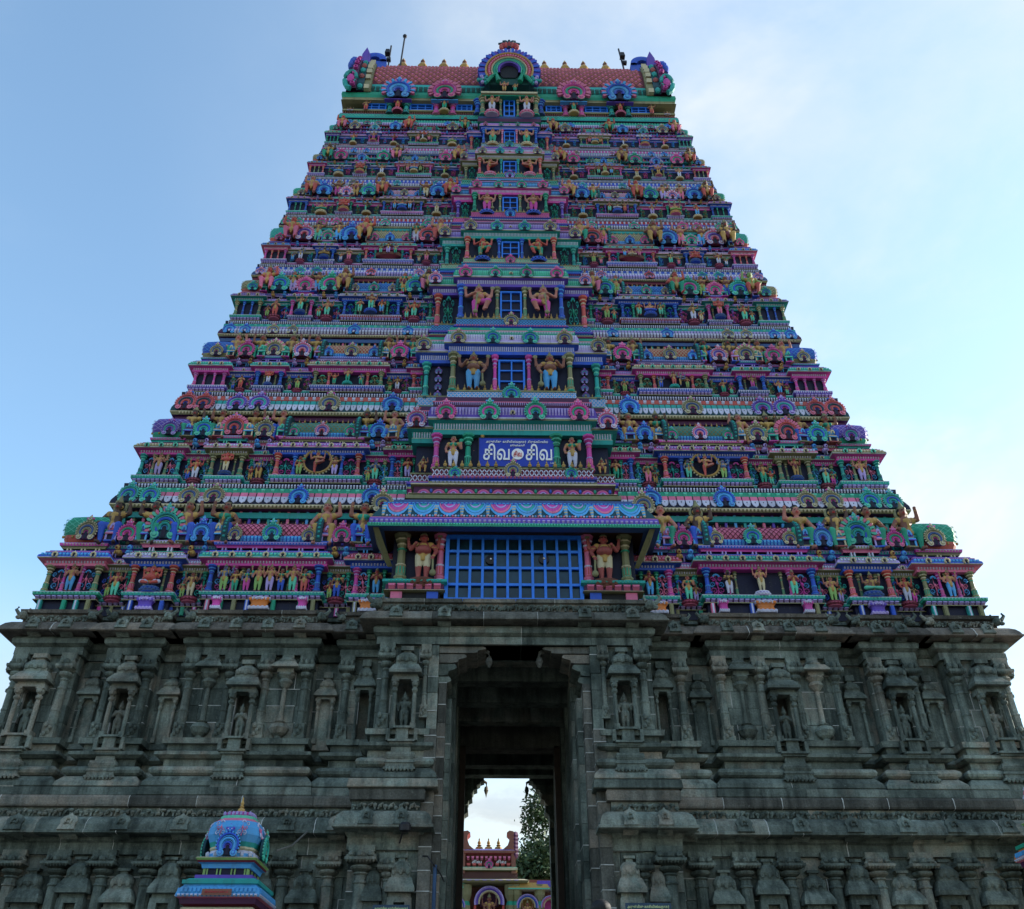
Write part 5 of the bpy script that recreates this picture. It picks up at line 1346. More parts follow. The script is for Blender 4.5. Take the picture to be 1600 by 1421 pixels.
# end gables: scrolled blades at both ends of the roof
for sg in (-1, 1):
    segs = [rp_(R(a), RB) for a in range(4, 91, 4)]
    m = MB(); xb_ = sg * RL
    def strip(x0, x1, o0, c, extra_=0.0):
        pp = [(ymid - RA - .05, zb0), (ymid - RA - .15, zb0 + .5)] + segs
        vs_ = []; fs = []
        for (a, z) in pp:
            t = math.atan2(z - zb0 - .9, ymid - a + .001); oy, oz = -math.cos(t) * o0, max(0, math.sin(t)) * o0
            vs_ += [(xb_ + sg * x0, a + oy, z + oz), (xb_ + sg * x1, a + oy, z + oz), (xb_ + sg * x1, a + .5, z - .2), (xb_ + sg * x0, a + .5, z - .2)]
        for q in range(len(pp) - 1):
            b4 = q * 4; fs += [(b4, b4 + 1, b4 + 5, b4 + 4), (b4 + 1, b4 + 2, b4 + 6, b4 + 5), (b4 + 3, b4, b4 + 4, b4 + 7)]
        m.add(vs_, fs, c)
    vs2 = [(xb_ + sg * x_, ymid + (a - ymid) * 1.03, z_ + (.12 if z_ > zb0 + 1 else -.35)) for x_ in (-.02, 1.2) for a, z_ in full]
    m.add(vs2, [(q, q + 1, N + q + 1, N + q) for q in range(N - 1)] + [tuple(range(N)), tuple(range(N, 2 * N))], 'plum')
    strip(-.05, .30, .14, 'olive'); strip(.30, .66, .22, 'dteal'); strip(.66, 1.02, .34, 'plum'); strip(1.02, 1.16, .26, 'navy')
    for q, (a, z) in enumerate([(ymid - RA - .1, zb0 + .2)] + segs[::2]):
        t = math.atan2(max(z - zb0 - .9, 0), ymid - a + .001)
        def on(o): return a - math.cos(t) * o, z + math.sin(t) * o
        y_, z_ = on(.16); m.box(xb_ + sg * .02, xb_ + sg * .28, y_ - .12, y_ + .1, z_ - .18, z_ + .14, 'cream')
        y_, z_ = on(.24); m.ball(xb_ + sg * .48, y_, z_, .15, .13, .2, ['teal', 'rose'][q % 2], 8, 5)
        y_, z_ = on(.42); m.arc(xb_ + sg * .84, z_, .05, .12, 0, 2 * PI, y_ - .06, y_ + .1, 'magenta', 9, .02)
        y_, z_ = on(.32)
        if q > 2: m.ball(xb_ + sg * 1.18, y_ + .1, z_, .16, .24, .34, 'blue', 8, 5)
    # makara scroll at the foot
    pts = [(xb_ + sg * (.95 + .32 * math.cos(R(a_)) * (1 - a_ / 700)), ymid - RA - .4, zb0 + .75 + .72 * math.sin(R(a_)) * (1 - a_ / 700)) for a_ in range(-90, 300, 26)]
    m.tube(pts, .14, 'teal', 7, .08); m.ball(xb_ + sg * .98, ymid - RA - .4, zb0 + .75, .2, .16, .36, 'magenta', 8, 5)
    m.build('end_gable', RF)
    # leaf and rolled crest on top
    yt = 28.0; c = MB()
    zt_ = Zy(103, yt); 
    c.prism([(xb_ + sg * .55 + a_ * .26, zt_ + z_ * 1.05) for a_, z_ in ((-1, -.3), (-.8, .4), (0, 1.0), (.8, .4), (1, -.3))], yt - .3, yt + .1, 'violet')
    c.arc(xb_ + sg * .1, zt_ + .1, .28, .62, R(0), R(180), yt - .2, yt + .7, 'blue', 14, .03); c.box(xb_ + sg * .1 - .62, xb_ + sg * .1 + .62, yt - .1, yt + .7, zt_ - .6, zt_ + .12, 'blue')
    c.build('gable_crest', RF)
# lightning rod and flood lamps behind the ridge
def pole(name, x, y, Y, h, lab, cat, lamp=True, tilt=0.0):
    p = at(x, y, Y); e_ = empty(name, (p.x, p.y, p.z - h)); tag(e_, lab, cat)
    mm = MB().tube([(p.x, p.y, p.z - h), (p.x + tilt, p.y, p.z)], .05, 'black', 6); put('pole', mm.mesh('pole', M_IRON), e_)
    if lamp:
        l_ = MB().box(p.x - .24, p.x + .05, p.y - .2, p.y + .1, p.z - .95, p.z - .55, 'black', .7).tube([(p.x, p.y, p.z - .7), (p.x - .1, p.y, p.z - .75)], .03, 'black'); put('lamp_head', l_.mesh('lamp_head', M_IRON), e_)
        l2 = MB().box(p.x - .12, p.x + .12, p.y - .1, p.y + .1, p.z - 1.5, p.z - 1.3, 'black'); put('lamp_bracket', l2.mesh('lamp_bracket', M_IRON), e_)
    else:
        put('ball_tip', MB().ball(p.x + tilt, p.y, p.z, .13, .13, .13, 'black', 8, 6).mesh('ball_tip', M_IRON), e_)
pole('lamp_pole', 610, 72, YC - .3, 3.2, 'short dark lamp pole above the left end of the tiled roof', 'lamp pole', True, .05)
pole('lightning_rod', 630, 57, YC - .3, 4.0, 'thin lightning rod with ball tip beside the left lamp pole', 'lightning rod', False, .1)
pole('lamp_pole', 973, 77, YC - .3, 3.0, 'short dark lamp pole above the right end of the tiled roof', 'lamp pole', True, -.25)

# ------------------------------------------------------------------ stone base
BASE = empty('stone_base', (0, YC, 0), TOWER)
BASE['label'] = 'dark weathered carved stone base with a tall open gateway'
rs = random.Random(21)
RECY = 24.55
BAYS = [('corner', 11.95, 13.75, 24.0), ('panjara', 9.82, 11.2, 24.0), ('shala', 5.5, 9.0, 23.95), ('panel', 3.66, 4.78, 24.03)]
BK = 2 * YC - RECY
m = MB()
for sg in (-1, 1):
    a, b = sorted((sg * 1.95, sg * 13.5)); m.box(a, b, RECY, BK, 0, 12.55, 'stone')
    a, b = sorted((sg * 2.02, sg * 3.5)); m.box(a, b, 23.75, RECY, 0, 12.5, 'stone')
m.box(-1.95, 1.95, 23.4, BK, 11.42, 12.5, 'stone')
m.build('wall_core', BASE, M_STONE)
MORT = MB()

def course(name, prof, x0, x1, yf, yb, seg=1.25, mat=None, mort=.55, closed=False):
    n = max(1, int(round((x1 - x0) / seg))); e = [x0 + (x1 - x0) * (q / n) for q in range(n + 1)]
    for q in range(1, n): e[q] += rs.uniform(-.18, .18) * (x1 - x0) / n
    for q in range(n):
        g = .005
        a = e[q] + (g if q else 0); b = e[q + 1] - (g if q < n - 1 else 0); dj = rs.uniform(-.008, .008)
        mb = MB().sweep([(o + dj, z, 'stone') for o, z in prof], a, b, yf, yb, False, True, q == 0, q == n - 1)
        mb.build(name, BASE, mat or M_STONE)
        if q and rs.random() < mort:
            w = .012 + rs.random() * .012
            MORT.sweep([(o + .004 + dj, z, 'white') for o, z in prof], e[q] - w / 2, e[q] + w / 2, yf, yb, False, False, False, False)
    return e
def rnd_prof(z0, z1, out, n=6, base=0.0):
    return [(base, z0)] + [(base + out * math.sin(PI * i / n) ** .6, z0 + (z1 - z0) * (1 - math.cos(PI * i / n)) / 2) for i in range(1, n)] + [(base, z1)]
ENT = [(0, 11.30), (.05, 11.30), (.05, 11.50), (.0, 11.53), (.14, 11.60), (.16, 11.72), (.10, 11.80), (.0, 11.84)]
KAP = [(0, 11.84), (.40, 11.84), (.46, 11.86), (.46, 11.90), (.43, 11.92), (.40, 12.00), (.33, 12.10), (.22, 12.18), (.12, 12.22), (0, 12.24)]
FRZ = [(.02, 12.24), (.05, 12.24), (.05, 12.48), (.13, 12.50), (.15, 12.60), (.0, 12.62)]
def lower_set(dx=0.0):
    return [('D', [(0, 8.84), (.13, 8.84), (.15, 8.98), (0, 9.0)]), ('E', [(.02, 8.66), (.02, 8.84)]), ('F', [(0, 8.45), (.14, 8.46), (.26, 8.52), (.26, 8.60), (.08, 8.66), (0, 8.66)]),
            ('G', [(.04, 8.25), (.04, 8.45)]), ('H', rnd_prof(7.99, 8.25, .30)), ('I', [(.36, 7.70), (.38, 7.72), (.36, 7.82), (.22, 7.98), (0, 7.99)]), ('J', [(.40, 7.47), (.42, 7.49), (.40, 7.67), (.34, 7.70), (0, 7.70)])]

def pilaster_mesh(low=False):
    def mk():
        m = MB(); c = 'stone'
        m.box(-.5, .5, -.42, .3, 0, .045, c); m.box(-.44, .44, -.36, .3, .045, .15, c); m.box(-.47, .47, -.39, .3, .15, .165, c)
        for k_ in range(7):                   # crouching lion at the foot
            m.ball(rs.uniform(-.22, .22), -.42 + rs.uniform(-.1, .05), .04 + .018 * k_, .16, .16, .028, c, 6, 4)
        m.lathe([(.36, .165, c), (.36, .30, c), (.40, .31, c), (.40, .325, c), (.33, .335, c), (.32, .56, c), (.37, .57, c), (.37, .585, c), (.30, .60, c), (.28, .66, c), (.36, .675, c), (.36, .69, c), (.25, .70, c), (.48, .725, c),
                 (.54, .745, c), (.50, .765, c), (.32, .78, c), (.42, .795, c), (.66, .815, c)], n=10, sq=.25)
        m.box(-.72, .72, -.70, .3, .815, .845, c)
        for k_ in range(9): m.lathe([(0, -.03, c), (.09, 0, c), (.09, .01, c)], -.62 + .155 * k_, -.62, .812, 6)
        m.box(-.30, .30, -.34, .3, .845, .93, c, 1.1); m.box(-.62, .62, -.36, .3, .93, 1.0, c)
        for sg in (-1, 1):
            m.ball(sg * .45, -.32, .895, .20, .22, .045, c, 7, 5); m.ball(sg * .62, -.35, .865, .11, .16, .03, c, 6, 4)
        m.ball(0, -.45, .885, .2, .2, .045, c, 7, 5)
        if low: m.v = [(x, y, z * .84 / .56 if z < .56 else .84 + (z - .56) * .16 / .44) for x, y, z in m.v]
        return m.mesh('pilaster', M_STONE)
    return cached(('stone_pil', low), mk)
def niche_mesh(small=False):
    """pavilion niche, 1 wide and 1 high"""
    def mk():
        m = MB(); c = 'stone'
        if small == 2: m.box(-.5, .5, -.4, .1, 0, .03, c)
        if not small:
            for z0, z1, w, d_ in ((0, .02, 1.02, .40), (.02, .05, .92, .34), (.05, .075, 1.0, .42), (.075, .12, .80, .30), (.12, .135, 1.06, .46), (.135, .165, .94, .40), (.165, .18, 1.0, .42), (.18, .215, .86, .36), (.215, .235, .92, .4), (.235, .29, .66, .28), (.29, .305, .78, .36), (.305, .32, .9, .42), (.32, .40, .42, .30), (.40, .415, .62, .36)):
                m.box(-w / 2, w / 2, -d_, .1, z0, z1, c, .96)
            m.lathe([(.47, 0, c), (.52, .018, c), (.47, .036, c)], 0, -.05, .19, 4, 0, 1.3, .95, PI / 4 * 0)
            for q in range(8): m.ball(-.42 + .12 * q, -.44, .122, .05, .05, .018, c, 6, 4)
            for q in (-1, 1): m.box(q * .46 - .06, q * .46 + .06, -.30, .1, .32, .40, c)
        zb = .40 if not small else .0; zt = .745 if not small else .60 if small == 1 else .80
        for q in (-1, 1):
            h = zt - zb; x = q * .34
            m.box(x - .09, x + .09, -.28, .1, zb, zb + .12 * h, c); m.lathe([(.075, 0, c), (.07, h * .58, c), (.05, h * .62, c), (.10, h * .66, c), (.10, h * .70, c), (.06, h * .73, c), (.11, h * .78, c), (.12, h * .82, c), (.12, h * .86, c)], x, -.18, zb + .12 * h, 8, .3)
            m.box(x - .13, x + .13, -.30, .1, zb + .96 * h, zt, c)
            m.ball(x, -.28, zb + .92 * h, .1, .06, .02, c, 6, 4)
        zt_ = zt
        m.box(-.46, .46, -.30, .1, zt_, zt_ + .02, c); m.box(-.42, .42, -.26, .1, zt_ + .02, zt_ + .04, c)
        h = (1 - zt_)
        m.add([(-.56, -.46, zt_ + .04), (.56, -.46, zt_ + .04), (.56, .1, zt_ + .04), (-.56, .1, zt_ + .04), (-.56, -.46, zt_ + .06), (.56, -.46, zt_ + .06), (.42, -.26, zt_ + .06 + .22 * h), (-.42, -.26, zt_ + .06 + .22 * h), (.42, .1, zt_ + .06 + .22 * h), (-.42, .1, zt_ + .06 + .22 * h), (.56, .1, zt_ + .06), (-.56, .1, zt_ + .06)],
              [(0, 1, 5, 4), (0, 3, 2, 1), (4, 5, 6, 7), (5, 10, 8, 6), (4, 7, 9, 11), (7, 6, 8, 9), (0, 4, 11, 3), (1, 2, 10, 5)], c)
        z = zt_ + .06 + .22 * h
        m.box(-.36, .36, -.26, .1, z, z + .10 * h, c)
        m.lathe([(.36, 0, c), (.40, .06 * h, c), (.38, .16 * h, c), (.26, .24 * h, c), (.1, .26 * h, c)], 0, -.02, z + .10 * h, 10, .5, 1, .8)
        for q in (-1, 0, 1): m.ball(q * .27, -.30, z + .14 * h, .085, .05, .05 * h + .01, c, 7, 5)
        m.box(-.13, .13, -.14, .1, z + .34 * h, z + .42 * h, c); m.box(-.22, .22, -.2, .1, z + .42 * h, 1.0, c)
        return m.mesh('pavilion_niche', M_STONE)
    return cached(('niche', small), mk)
def stone_fig(pose):
    def mk():
        me = statue_mesh(pose, {}).copy(); me.name = 'carved_figure'; me.materials.clear(); me.materials.append(M_STONE); return me
    return cached(('sf', pose), mk)
def frieze(x0, x1, yf, z0, z1, dens=9):
    m = MB(); n = int((x1 - x0) * dens)
    for q in range(n):
        x = x0 + (x1 - x0) * (q + .5) / n; zc = (z0 + z1) / 2 + rs.uniform(-.06, .05); s = (z1 - z0)
        m.ball(x, yf - .02, zc, .05 + rs.random() * .03, .05 + .03 * rs.random(), s * rs.uniform(.16, .3), 'stone', 6, 4)
        if q % 2: m.tube([(x - .05, yf - .03, z0 + .02), (x, yf - .07, z0 + s * .5), (x + .06, yf - .04, z0 + s * .75), (x + .09, yf - .02, z0 + s * .5)], .025, 'stone', 5)
        else: m.box(x - .02, x + .02, yf - .05, yf + .03, z0, z0 + s * .45, 'stone')
    m.build('carved_frieze', BASE, M_STONE, 'stuff')
def pad(x, y, z0, z1, w, tilt):
    def mk():
        m = MB()
        o = [(-.5, 0), (-.42, .35), (-.5, .55), (-.36, .8), (-.12, .9), (0, 1.05), (.12, .9), (.36, .8), (.5, .55), (.42, .35), (.5, 0)]
        m.prism(o, -.10, .3, 'stone'); m.arc(0, .45, .12, .24, R(-50), R(230), -.14, -.05, 'stone', 9, .02); m.ball(0, -.1, .42, .09, .05, .1, 'stone', 6, 4); return m.mesh('gable_pad', M_STONE)
    put('gable_pad', cached('pad', mk), BASE, TRS((x, y, z0), (w, 1, z1 - z0), 0, tilt))
def makara(x, y, z, s, sg):
    m = MB(); c = 'stone'
    m.ball(x, y, z, .12 * s, .14 * s, .13 * s, c, 7, 5); m.tube([(x, y, z), (x + sg * .14 * s, y - .02, z + .05 * s), (x + sg * .24 * s, y - .02, z + .17 * s), (x + sg * .20 * s, y, z + .26 * s)], .075 * s, c, 6, .03 * s)
    m.ball(x + sg * .1 * s, y - .06, z - .08 * s, .08 * s, .08 * s, .06 * s, c, 6, 4); m.tube([(x - sg * .1 * s, y, z + .1 * s), (x - sg * .14 * s, y, z + .22 * s)], .05 * s, c, 5, .02)
    m.build('makara_head', BASE, M_STONE)

def wall_blocks(x0, x1, y, z0, z1, bw=.95, bh=.44, mat=None, mort=.5, holes=()):
    nz = max(1, int(round((z1 - z0) / bh)))
    for r in range(nz):
        za, zb = z0 + (z1 - z0) * r / nz, z0 + (z1 - z0) * (r + 1) / nz
        n = max(1, int(round((x1 - x0) / bw))); off = rs.uniform(.25, .75)
        e = [x0] + [x0 + (x1 - x0) * (q + off) / n for q in range(n if n > 1 or r % 2 else 0)] + [x1]
        e = [q for i_, q in enumerate(e) if i_ == 0 or q - e[i_ - 1] > .12 or i_ == len(e) - 1]
        cuts = [(ha, hb) for ha, hb, hc, hd in holes if hc < (za + zb) / 2 < hd]
        for ha, hb in cuts: e = sorted([q for q in e if not (ha - .05 < q < hb + .05)] + [ha, hb])
        for a, b in zip(e, e[1:]):
            if b - a < .03 or any(ha - .01 <= a and b <= hb + .01 for ha, hb in cuts): continue
            j = rs.uniform(-.010, .010); g = .006
            put('wall_block', MB().box(a + g, b - g, y + j, y + .3, za + g, zb - g, 'stone', .995).mesh('wall_block', mat or M_STONE), BASE)
            if rs.random() < mort: MORT.box(a, b, y + .004 - .012, y + .1, zb - .009, zb + .009, 'white')
            if rs.random() < mort * .8 and b < x1 - .01: MORT.box(b - .009, b + .009, y - .010, y + .1, za, zb, 'white')

def pil(x, y, z0, z1, w): put('pilaster', pilaster_mesh(z1 - z0 > 4), BASE, TRS((x, y, z0), (w, w * 1.25, z1 - z0)))
def niche_hole(x, z0, z1, w, small=False):
    return (x - w * .26, x + w * .26, z0 + (z1 - z0) * (.42 if not small else .02), z0 + (z1 - z0) * (.74 if not small else .6 if small == 1 else .8))
def niche(x, y, z0, z1, w, small=False, fig=None, back=True):
    put('pavilion_niche' if not small else 'recess_niche', niche_mesh(small), BASE, TRS((x, y, z0), (w * .86, w * .95, z1 - z0)))
    b0 = z0 + (z1 - z0) * (.41 if not small else 0); b1 = z0 + (z1 - z0) * (.74 if not small else .6 if small == 1 else .8)
    if back: put('niche_back', MB().box(x - w * .27, x + w * .27, y - .02, y + .05, b0, b1, 'stone').mesh('niche_back', M_STONE), BASE)
    if fig: put('carved_figure', stone_fig(fig), BASE, TRS((x, y + .02, b0), ((b1 - b0) * .82,) * 3))

for sg in (-1, 1):
    for nm, a, b, yf in BAYS:
        x0, x1 = sorted((sg * a, sg * b)); yb = RECY + .1; xm = (x0 + x1) / 2; w = x1 - x0
        if nm == 'corner': yb = 26.2
        course('entablature_block', ENT, x0, x1, yf, yb, 1.6)
        course('cornice_block', KAP, x0 - .05, x1 + .05, yf, yb, 1.15, M_WARM, .7)
        course('frieze_block', FRZ, x0 - .02, x1 + .02, yf, yb, 1.4, M_WARM, .6)
        frieze(x0, x1, yf - .05, 12.26, 12.47)
        for s2, xx in ((-1, x0), (1, x1)): makara(xx + s2 * .06, yf - .12, 12.42, 1.0 if nm != 'panel' else .8, s2)
        for q in range(max(2, int(w / .85))): pad(x0 + w * (q + .5) / max(2, int(w / .85)), yf - .43, 11.88, 12.26, .34, R(-22))
        for t_, prof in lower_set(): course('moulding_block', prof, x0, x1, yf, yb, 1.5 if nm == 'shala' else 2.2)
        hx = {'corner': (xm + sg * .12, 7.47, 11.28, 1.0), 'panjara': (xm, 7.47, 11.24, .86), 'shala': (xm, 7.47, 11.1, .92), 'panel': (xm + sg * -.18, 9.0, 11.2, .62, 1)}[nm]
        wall_blocks(x0 + .04, x1 - .04, yf + .10, 9.0, 11.3, holes=[niche_hole(*hx)])
        if nm == 'corner':
            pil(x0 + .28 if sg > 0 else x1 - .28, yf + .06, 9.0, 11.34, .33); pil(x1 - .2 if sg > 0 else x0 + .2, yf + .06, 9.0, 11.34, .33)
            niche(xm + sg * .12, yf + .02, 7.47, 11.28, 1.0, False, 'four', False)
            # flank of the corner bay
            for yq in (24.35, 25.9): put('pilaster', pilaster_mesh(), BASE, TRS((sg * 13.72, yq, 9.0), (.33, .33, 2.34), sg * PI / 2))
            put('pavilion_niche', niche_mesh(), BASE, TRS((sg * 13.75, 25.1, 7.47), (.95, .6, 3.8), sg * PI / 2))
        elif nm == 'panjara':
            pil(x0 + .2, yf + .06, 9.0, 11.34, .33); pil(x1 - .2, yf + .06, 9.0, 11.34, .33); niche(xm, yf + .02, 7.47, 11.24, .86, False, 'four' if sg > 0 else 'pray', False)
        elif nm == 'shala':
            for u in (.05, .36, .64, .95): pil(x0 + w * u, yf + .06, 9.0, 11.34, .32)
            niche(xm, yf - .02, 7.47, 11.1, .92, False, 'pray', False)
            for u in (.205, .795):                  # pot-footed false columns
                mm = MB(); c = 'stone'
                mm.lathe([(.10, 0, c), (.10, .05, c), (.2, .12, c), (.27, .25, c), (.22, .36, c), (.10, .40, c), (.15, .44, c), (.07, .48, c), (.06, 1.35, c), (.10, 1.38, c), (.16, 1.46, c), (.2, 1.5, c), (.2, 1.55, c), (.15, 1.6, c), (.25, 1.70, c), (.25, 1.74, c)], n=10)
                mm.box(-.22, .22, -.2, .1, 1.74, 1.86, c); mm.box(-.36, .36, -.36, .1, 1.86, 1.9, c, 1.0); mm.box(-.36, .36, -.36, .1, 1.9, 2.03, c, .7); mm.lathe([(.25, 0, c), (.27, .06, c), (.18, .16, c), (.08, .18, c)], 0, 0, 2.03, 9, .3); mm.box(-.16, .16, -.1, .1, 2.2, 2.3, c)
                put('pot_column', cached('potcol', lambda: mm.mesh('pot_column', M_STONE)), BASE, TRS((x0 + w * u, yf + .05, 9.02), 1))
        else:
            pil(x0 + (.2 if sg < 0 else w - .2), yf + .06, 9.0, 11.34, .32); niche(xm + sg * -.18, yf + .04, 9.0, 11.2, .62, True, None, False)
            pil(x0 + w * .5 - sg * .42, yf + .10, 9.0, 10.6, .2)
    # recesses
    for (a, b) in ((11.2, 11.95), (9.0, 9.82), (4.78, 5.5)):
        x0, x1 = sorted((sg * a, sg * b)); xm = (x0 + x1) / 2
        for prof in (ENT, KAP, FRZ): course('cornice_block' if prof is KAP else 'entablature_block', prof, x0 + .02, x1 - .02, RECY - .08, RECY + .1, 3)
        frieze(x0, x1, RECY - .13, 12.26, 12.47)
        for t_, prof in lower_set(): course('moulding_block', [(o * .8, z) for o, z in prof], x0, x1, RECY - .05, RECY + .1, 3)
        wall_blocks(x0, x1, RECY - .03, 9.0, 11.3, .8)
        niche(xm, RECY - .06, 9.0, 11.0, .66, True)

# plain slab course, carved frieze and lower eave running across, then the lower storey
for sg in (-1, 1):
    x0, x1 = sorted((sg * 3.7, sg * 14.0)); yl = 23.62
    course('slab_block', [(0, 7.18), (.10, 7.20), (.12, 7.24), (.12, 7.40), (.08, 7.465), (0, 7.465)], x0, x1, yl, RECY + .1, 1.5, M_JAMB, .7)
    course('frieze_block', [(.0, 6.95), (.0, 7.18)], x0, x1, yl, RECY + .1, 1.8); frieze(x0, x1, yl - .02, 6.97, 7.17, 8)
    course('cornice_block', [(0, 6.50), (.34, 6.50), (.42, 6.52), (.42, 6.58), (.38, 6.60), (.36, 6.72), (.28, 6.84), (.16, 6.92), (.05, 6.96), (0, 6.96)], x0, x1, yl, RECY + .1, 1.15, None, .6)
    for q in range(8): pad(x0 + (x1 - x0) * (q + .5 + rs.uniform(-.1, .1)) / 8, yl - .38, 6.54, 6.98, .42, R(-24))
    course('entablature_block', [(.0, 6.12), (.05, 6.12), (.05, 6.38), (.12, 6.42), (.12, 6.5), (0, 6.5)], x0, x1, yl + .12, RECY + .1, 1.5)
    wall_blocks(x0, x1, yl + .20, 4.2, 6.12, 1.2, .46)
    put('lower_wall', MB().box(x0, x1, yl + .21, RECY + .1, 0, 4.2, 'stone').mesh('lower_wall', M_STONE), BASE)
    course('moulding_block', [(0, 0), (.5, 0), (.5, .5), (.3, .7), (.3, .9), (0, 1.0)], x0, x1, yl, RECY + .1, 3)
    for q in range(9):
        u = (q + .35) / 9; x = sg * (4.1 + 9.7 * u)
        pil(x, yl + .16, 1.2, 6.2, .46)
        if q < 8: niche(x + sg * .54, yl + .14, 1.0, 6.05 if q % 2 else 5.8, .78, 2)
# door bay
for sg in (-1, 1):
    x0, x1 = sorted((sg * 2.31, sg * 3.66)); yf = 23.12
    w = x1 - x0; xm = (x0 + x1) / 2
    for t_, prof in lower_set(): course('moulding_block', prof, x0, x1, yf, 24.2, 2)
    wall_blocks(x0 + .02, x1, yf + .10, 9.0, 11.3, .6, .42, None, .8, [niche_hole(sg * 2.86, 7.47, 11.2, .88)])
    pil(sg * 3.40, yf + .06, 9.0, 11.34, .33); niche(sg * 2.86, yf + .02, 7.47, 11.2, .88, False, 'four', False)
    pil(sg * 2.36, yf + .05, 9.3, 11.3, .22)
    course('slab_block', [(0, 7.18), (.10, 7.20), (.12, 7.40), (.08, 7.465), (0, 7.465)], x0, sg * 3.9 if sg > 0 else x1, yf - .25, 24, 1.2, M_JAMB, .8) if sg > 0 else course('slab_block', [(0, 7.18), (.10, 7.20), (.12, 7.40), (.08, 7.465), (0, 7.465)], -3.9, x1, yf - .25, 24, 1.2, M_JAMB, .8)
    lo, hi = (x0, 3.95) if sg > 0 else (-3.95, x1)
    course('frieze_block', [(.0, 6.95), (.0, 7.18)], lo, hi, yf - .25, 24); frieze(lo, hi, yf - .27, 6.97, 7.17, 8)
    course('cornice_block', [(0, 6.50), (.30, 6.50), (.36, 6.52), (.36, 6.58), (.32, 6.60), (.30, 6.72), (.24, 6.84), (.14, 6.92), (0, 6.96)], lo, hi, yf - .25, 24, 1.1, None, .8)
    for q in range(2): pad(lo + (hi - lo) * (.25 + .5 * q), yf - .55, 6.54, 7.0, .36, R(-24))
    course('entablature_block', [(.0, 6.12), (.05, 6.12), (.05, 6.38), (.12, 6.5), (0, 6.5)], lo, hi, yf, 24, 1.5)
    wall_blocks(lo, hi, yf + .05, 3.9, 6.12, .55, .42, None, .8)
    put('lower_wall', MB().box(lo, hi, yf + .06, 24, 0, 3.9, 'stone').mesh('lower_wall', M_STONE), BASE)
    pil(sg * 3.62, yf + .02, 1.0, 6.2, .5); pil(sg * 3.02, yf + .02, 1.0, 6.05, .30); niche(sg * 2.68, yf + .02, .9, 6.0, .70, 2)
    niche(sg * 3.32, yf + .0, .8, 5.8, .5, 2)
course('entablature_block', ENT, -3.66, 3.66, 23.12, 24.2, 1.8)
course('cornice_block', KAP, -3.72, 3.72, 23.12, 24.2, 1.5, M_JAMB, .8)
course('frieze_block', FRZ, -3.70, 3.70, 23.12, 24.2, 1.3, M_JAMB, .8); frieze(-3.6, 3.6, 23.05, 12.26, 12.47)
for x in (-3.2, -1.9, 1.9, 3.2): pad(x, 22.70, 11.88, 12.28, .36, R(-22))
for s2 in (-1, 1): makara(s2 * 3.76, 23.0, 12.45, 1.2, s2)
# jambs
def jamb(sg, xa, xb, yf, yb, z0, z1, bh, mat, mort):
    z = z0; lo, hi = sorted((sg * xa, sg * xb))
    while z < z1 - .05:
        h = min(bh * rs.uniform(.8, 1.25), z1 - z)
        if z1 - z - h < .15: h = z1 - z
        j = rs.uniform(-.012, .012)
        put('jamb_block', MB().box(lo + j * .5, hi + j * .5, yf + j, yb, z + .005, z + h - .005, 'stone', .99).mesh('jamb_block', mat), BASE)
        if rs.random() < mort: MORT.box(lo - .006, hi + .006, yf - .012, yb, z + h - .010, z + h + .010, 'white')
        z += h
for sg in (-1, 1):
    jamb(sg, 2.0, 2.30, 23.02, 23.5, 0, 9.0, .46, M_JAMB, .75)
    jamb(sg, 2.02, 2.28, 23.10, 23.5, 9.0, 11.28, .5, M_STONE, .3)
    jamb(sg, 1.80, 2.0, 23.28, 23.9, 0, 10.3, .44, M_JAMB, .7)
    jamb(sg, 1.66, 1.80, 23.62, 24.4, 0, 10.0, .42, M_STONE, .35)
    # stacked corbels under the lintel
    for q, (za, zb_, xi, ya) in enumerate(((10.15, 10.50, 1.70, 23.30), (10.50, 10.84, 1.56, 23.26), (10.84, 11.10, 1.30, 23.22), (11.10, 11.30, .78, 23.18))):
        h = zb_ - za
        o = [(2.02, za), (xi + .34, za), (xi + .22, za + .08 * h), (xi + .20, za + .35 * h), (xi + .05, za + .5 * h), (xi - .02, za + .62 * h), (xi, za + .8 * h), (xi + .04, zb_ - .02), (2.02, zb_ - .02)]
        mm = MB().prism([(sg * x, z) for x, z in o], ya, 24.3, 'stone'); mm.build('corbel', BASE, M_JAMB if q > 1 else M_STONE)
    mm = MB(); mm.tube([(sg * .80, 23.4, 11.22), (sg * .70, 23.35, 11.18), (sg * .66, 23.35, 11.05), (sg * .72, 23.38, 10.98)], .07, 'stone', 6, .03); mm.lathe([(.03, -.28, 'stone'), (.10, -.12, 'stone'), (.07, 0, 'stone')], sg * .68, 23.4, 11.05, 7); mm.build('corbel_pendant', BASE, M_JAMB)
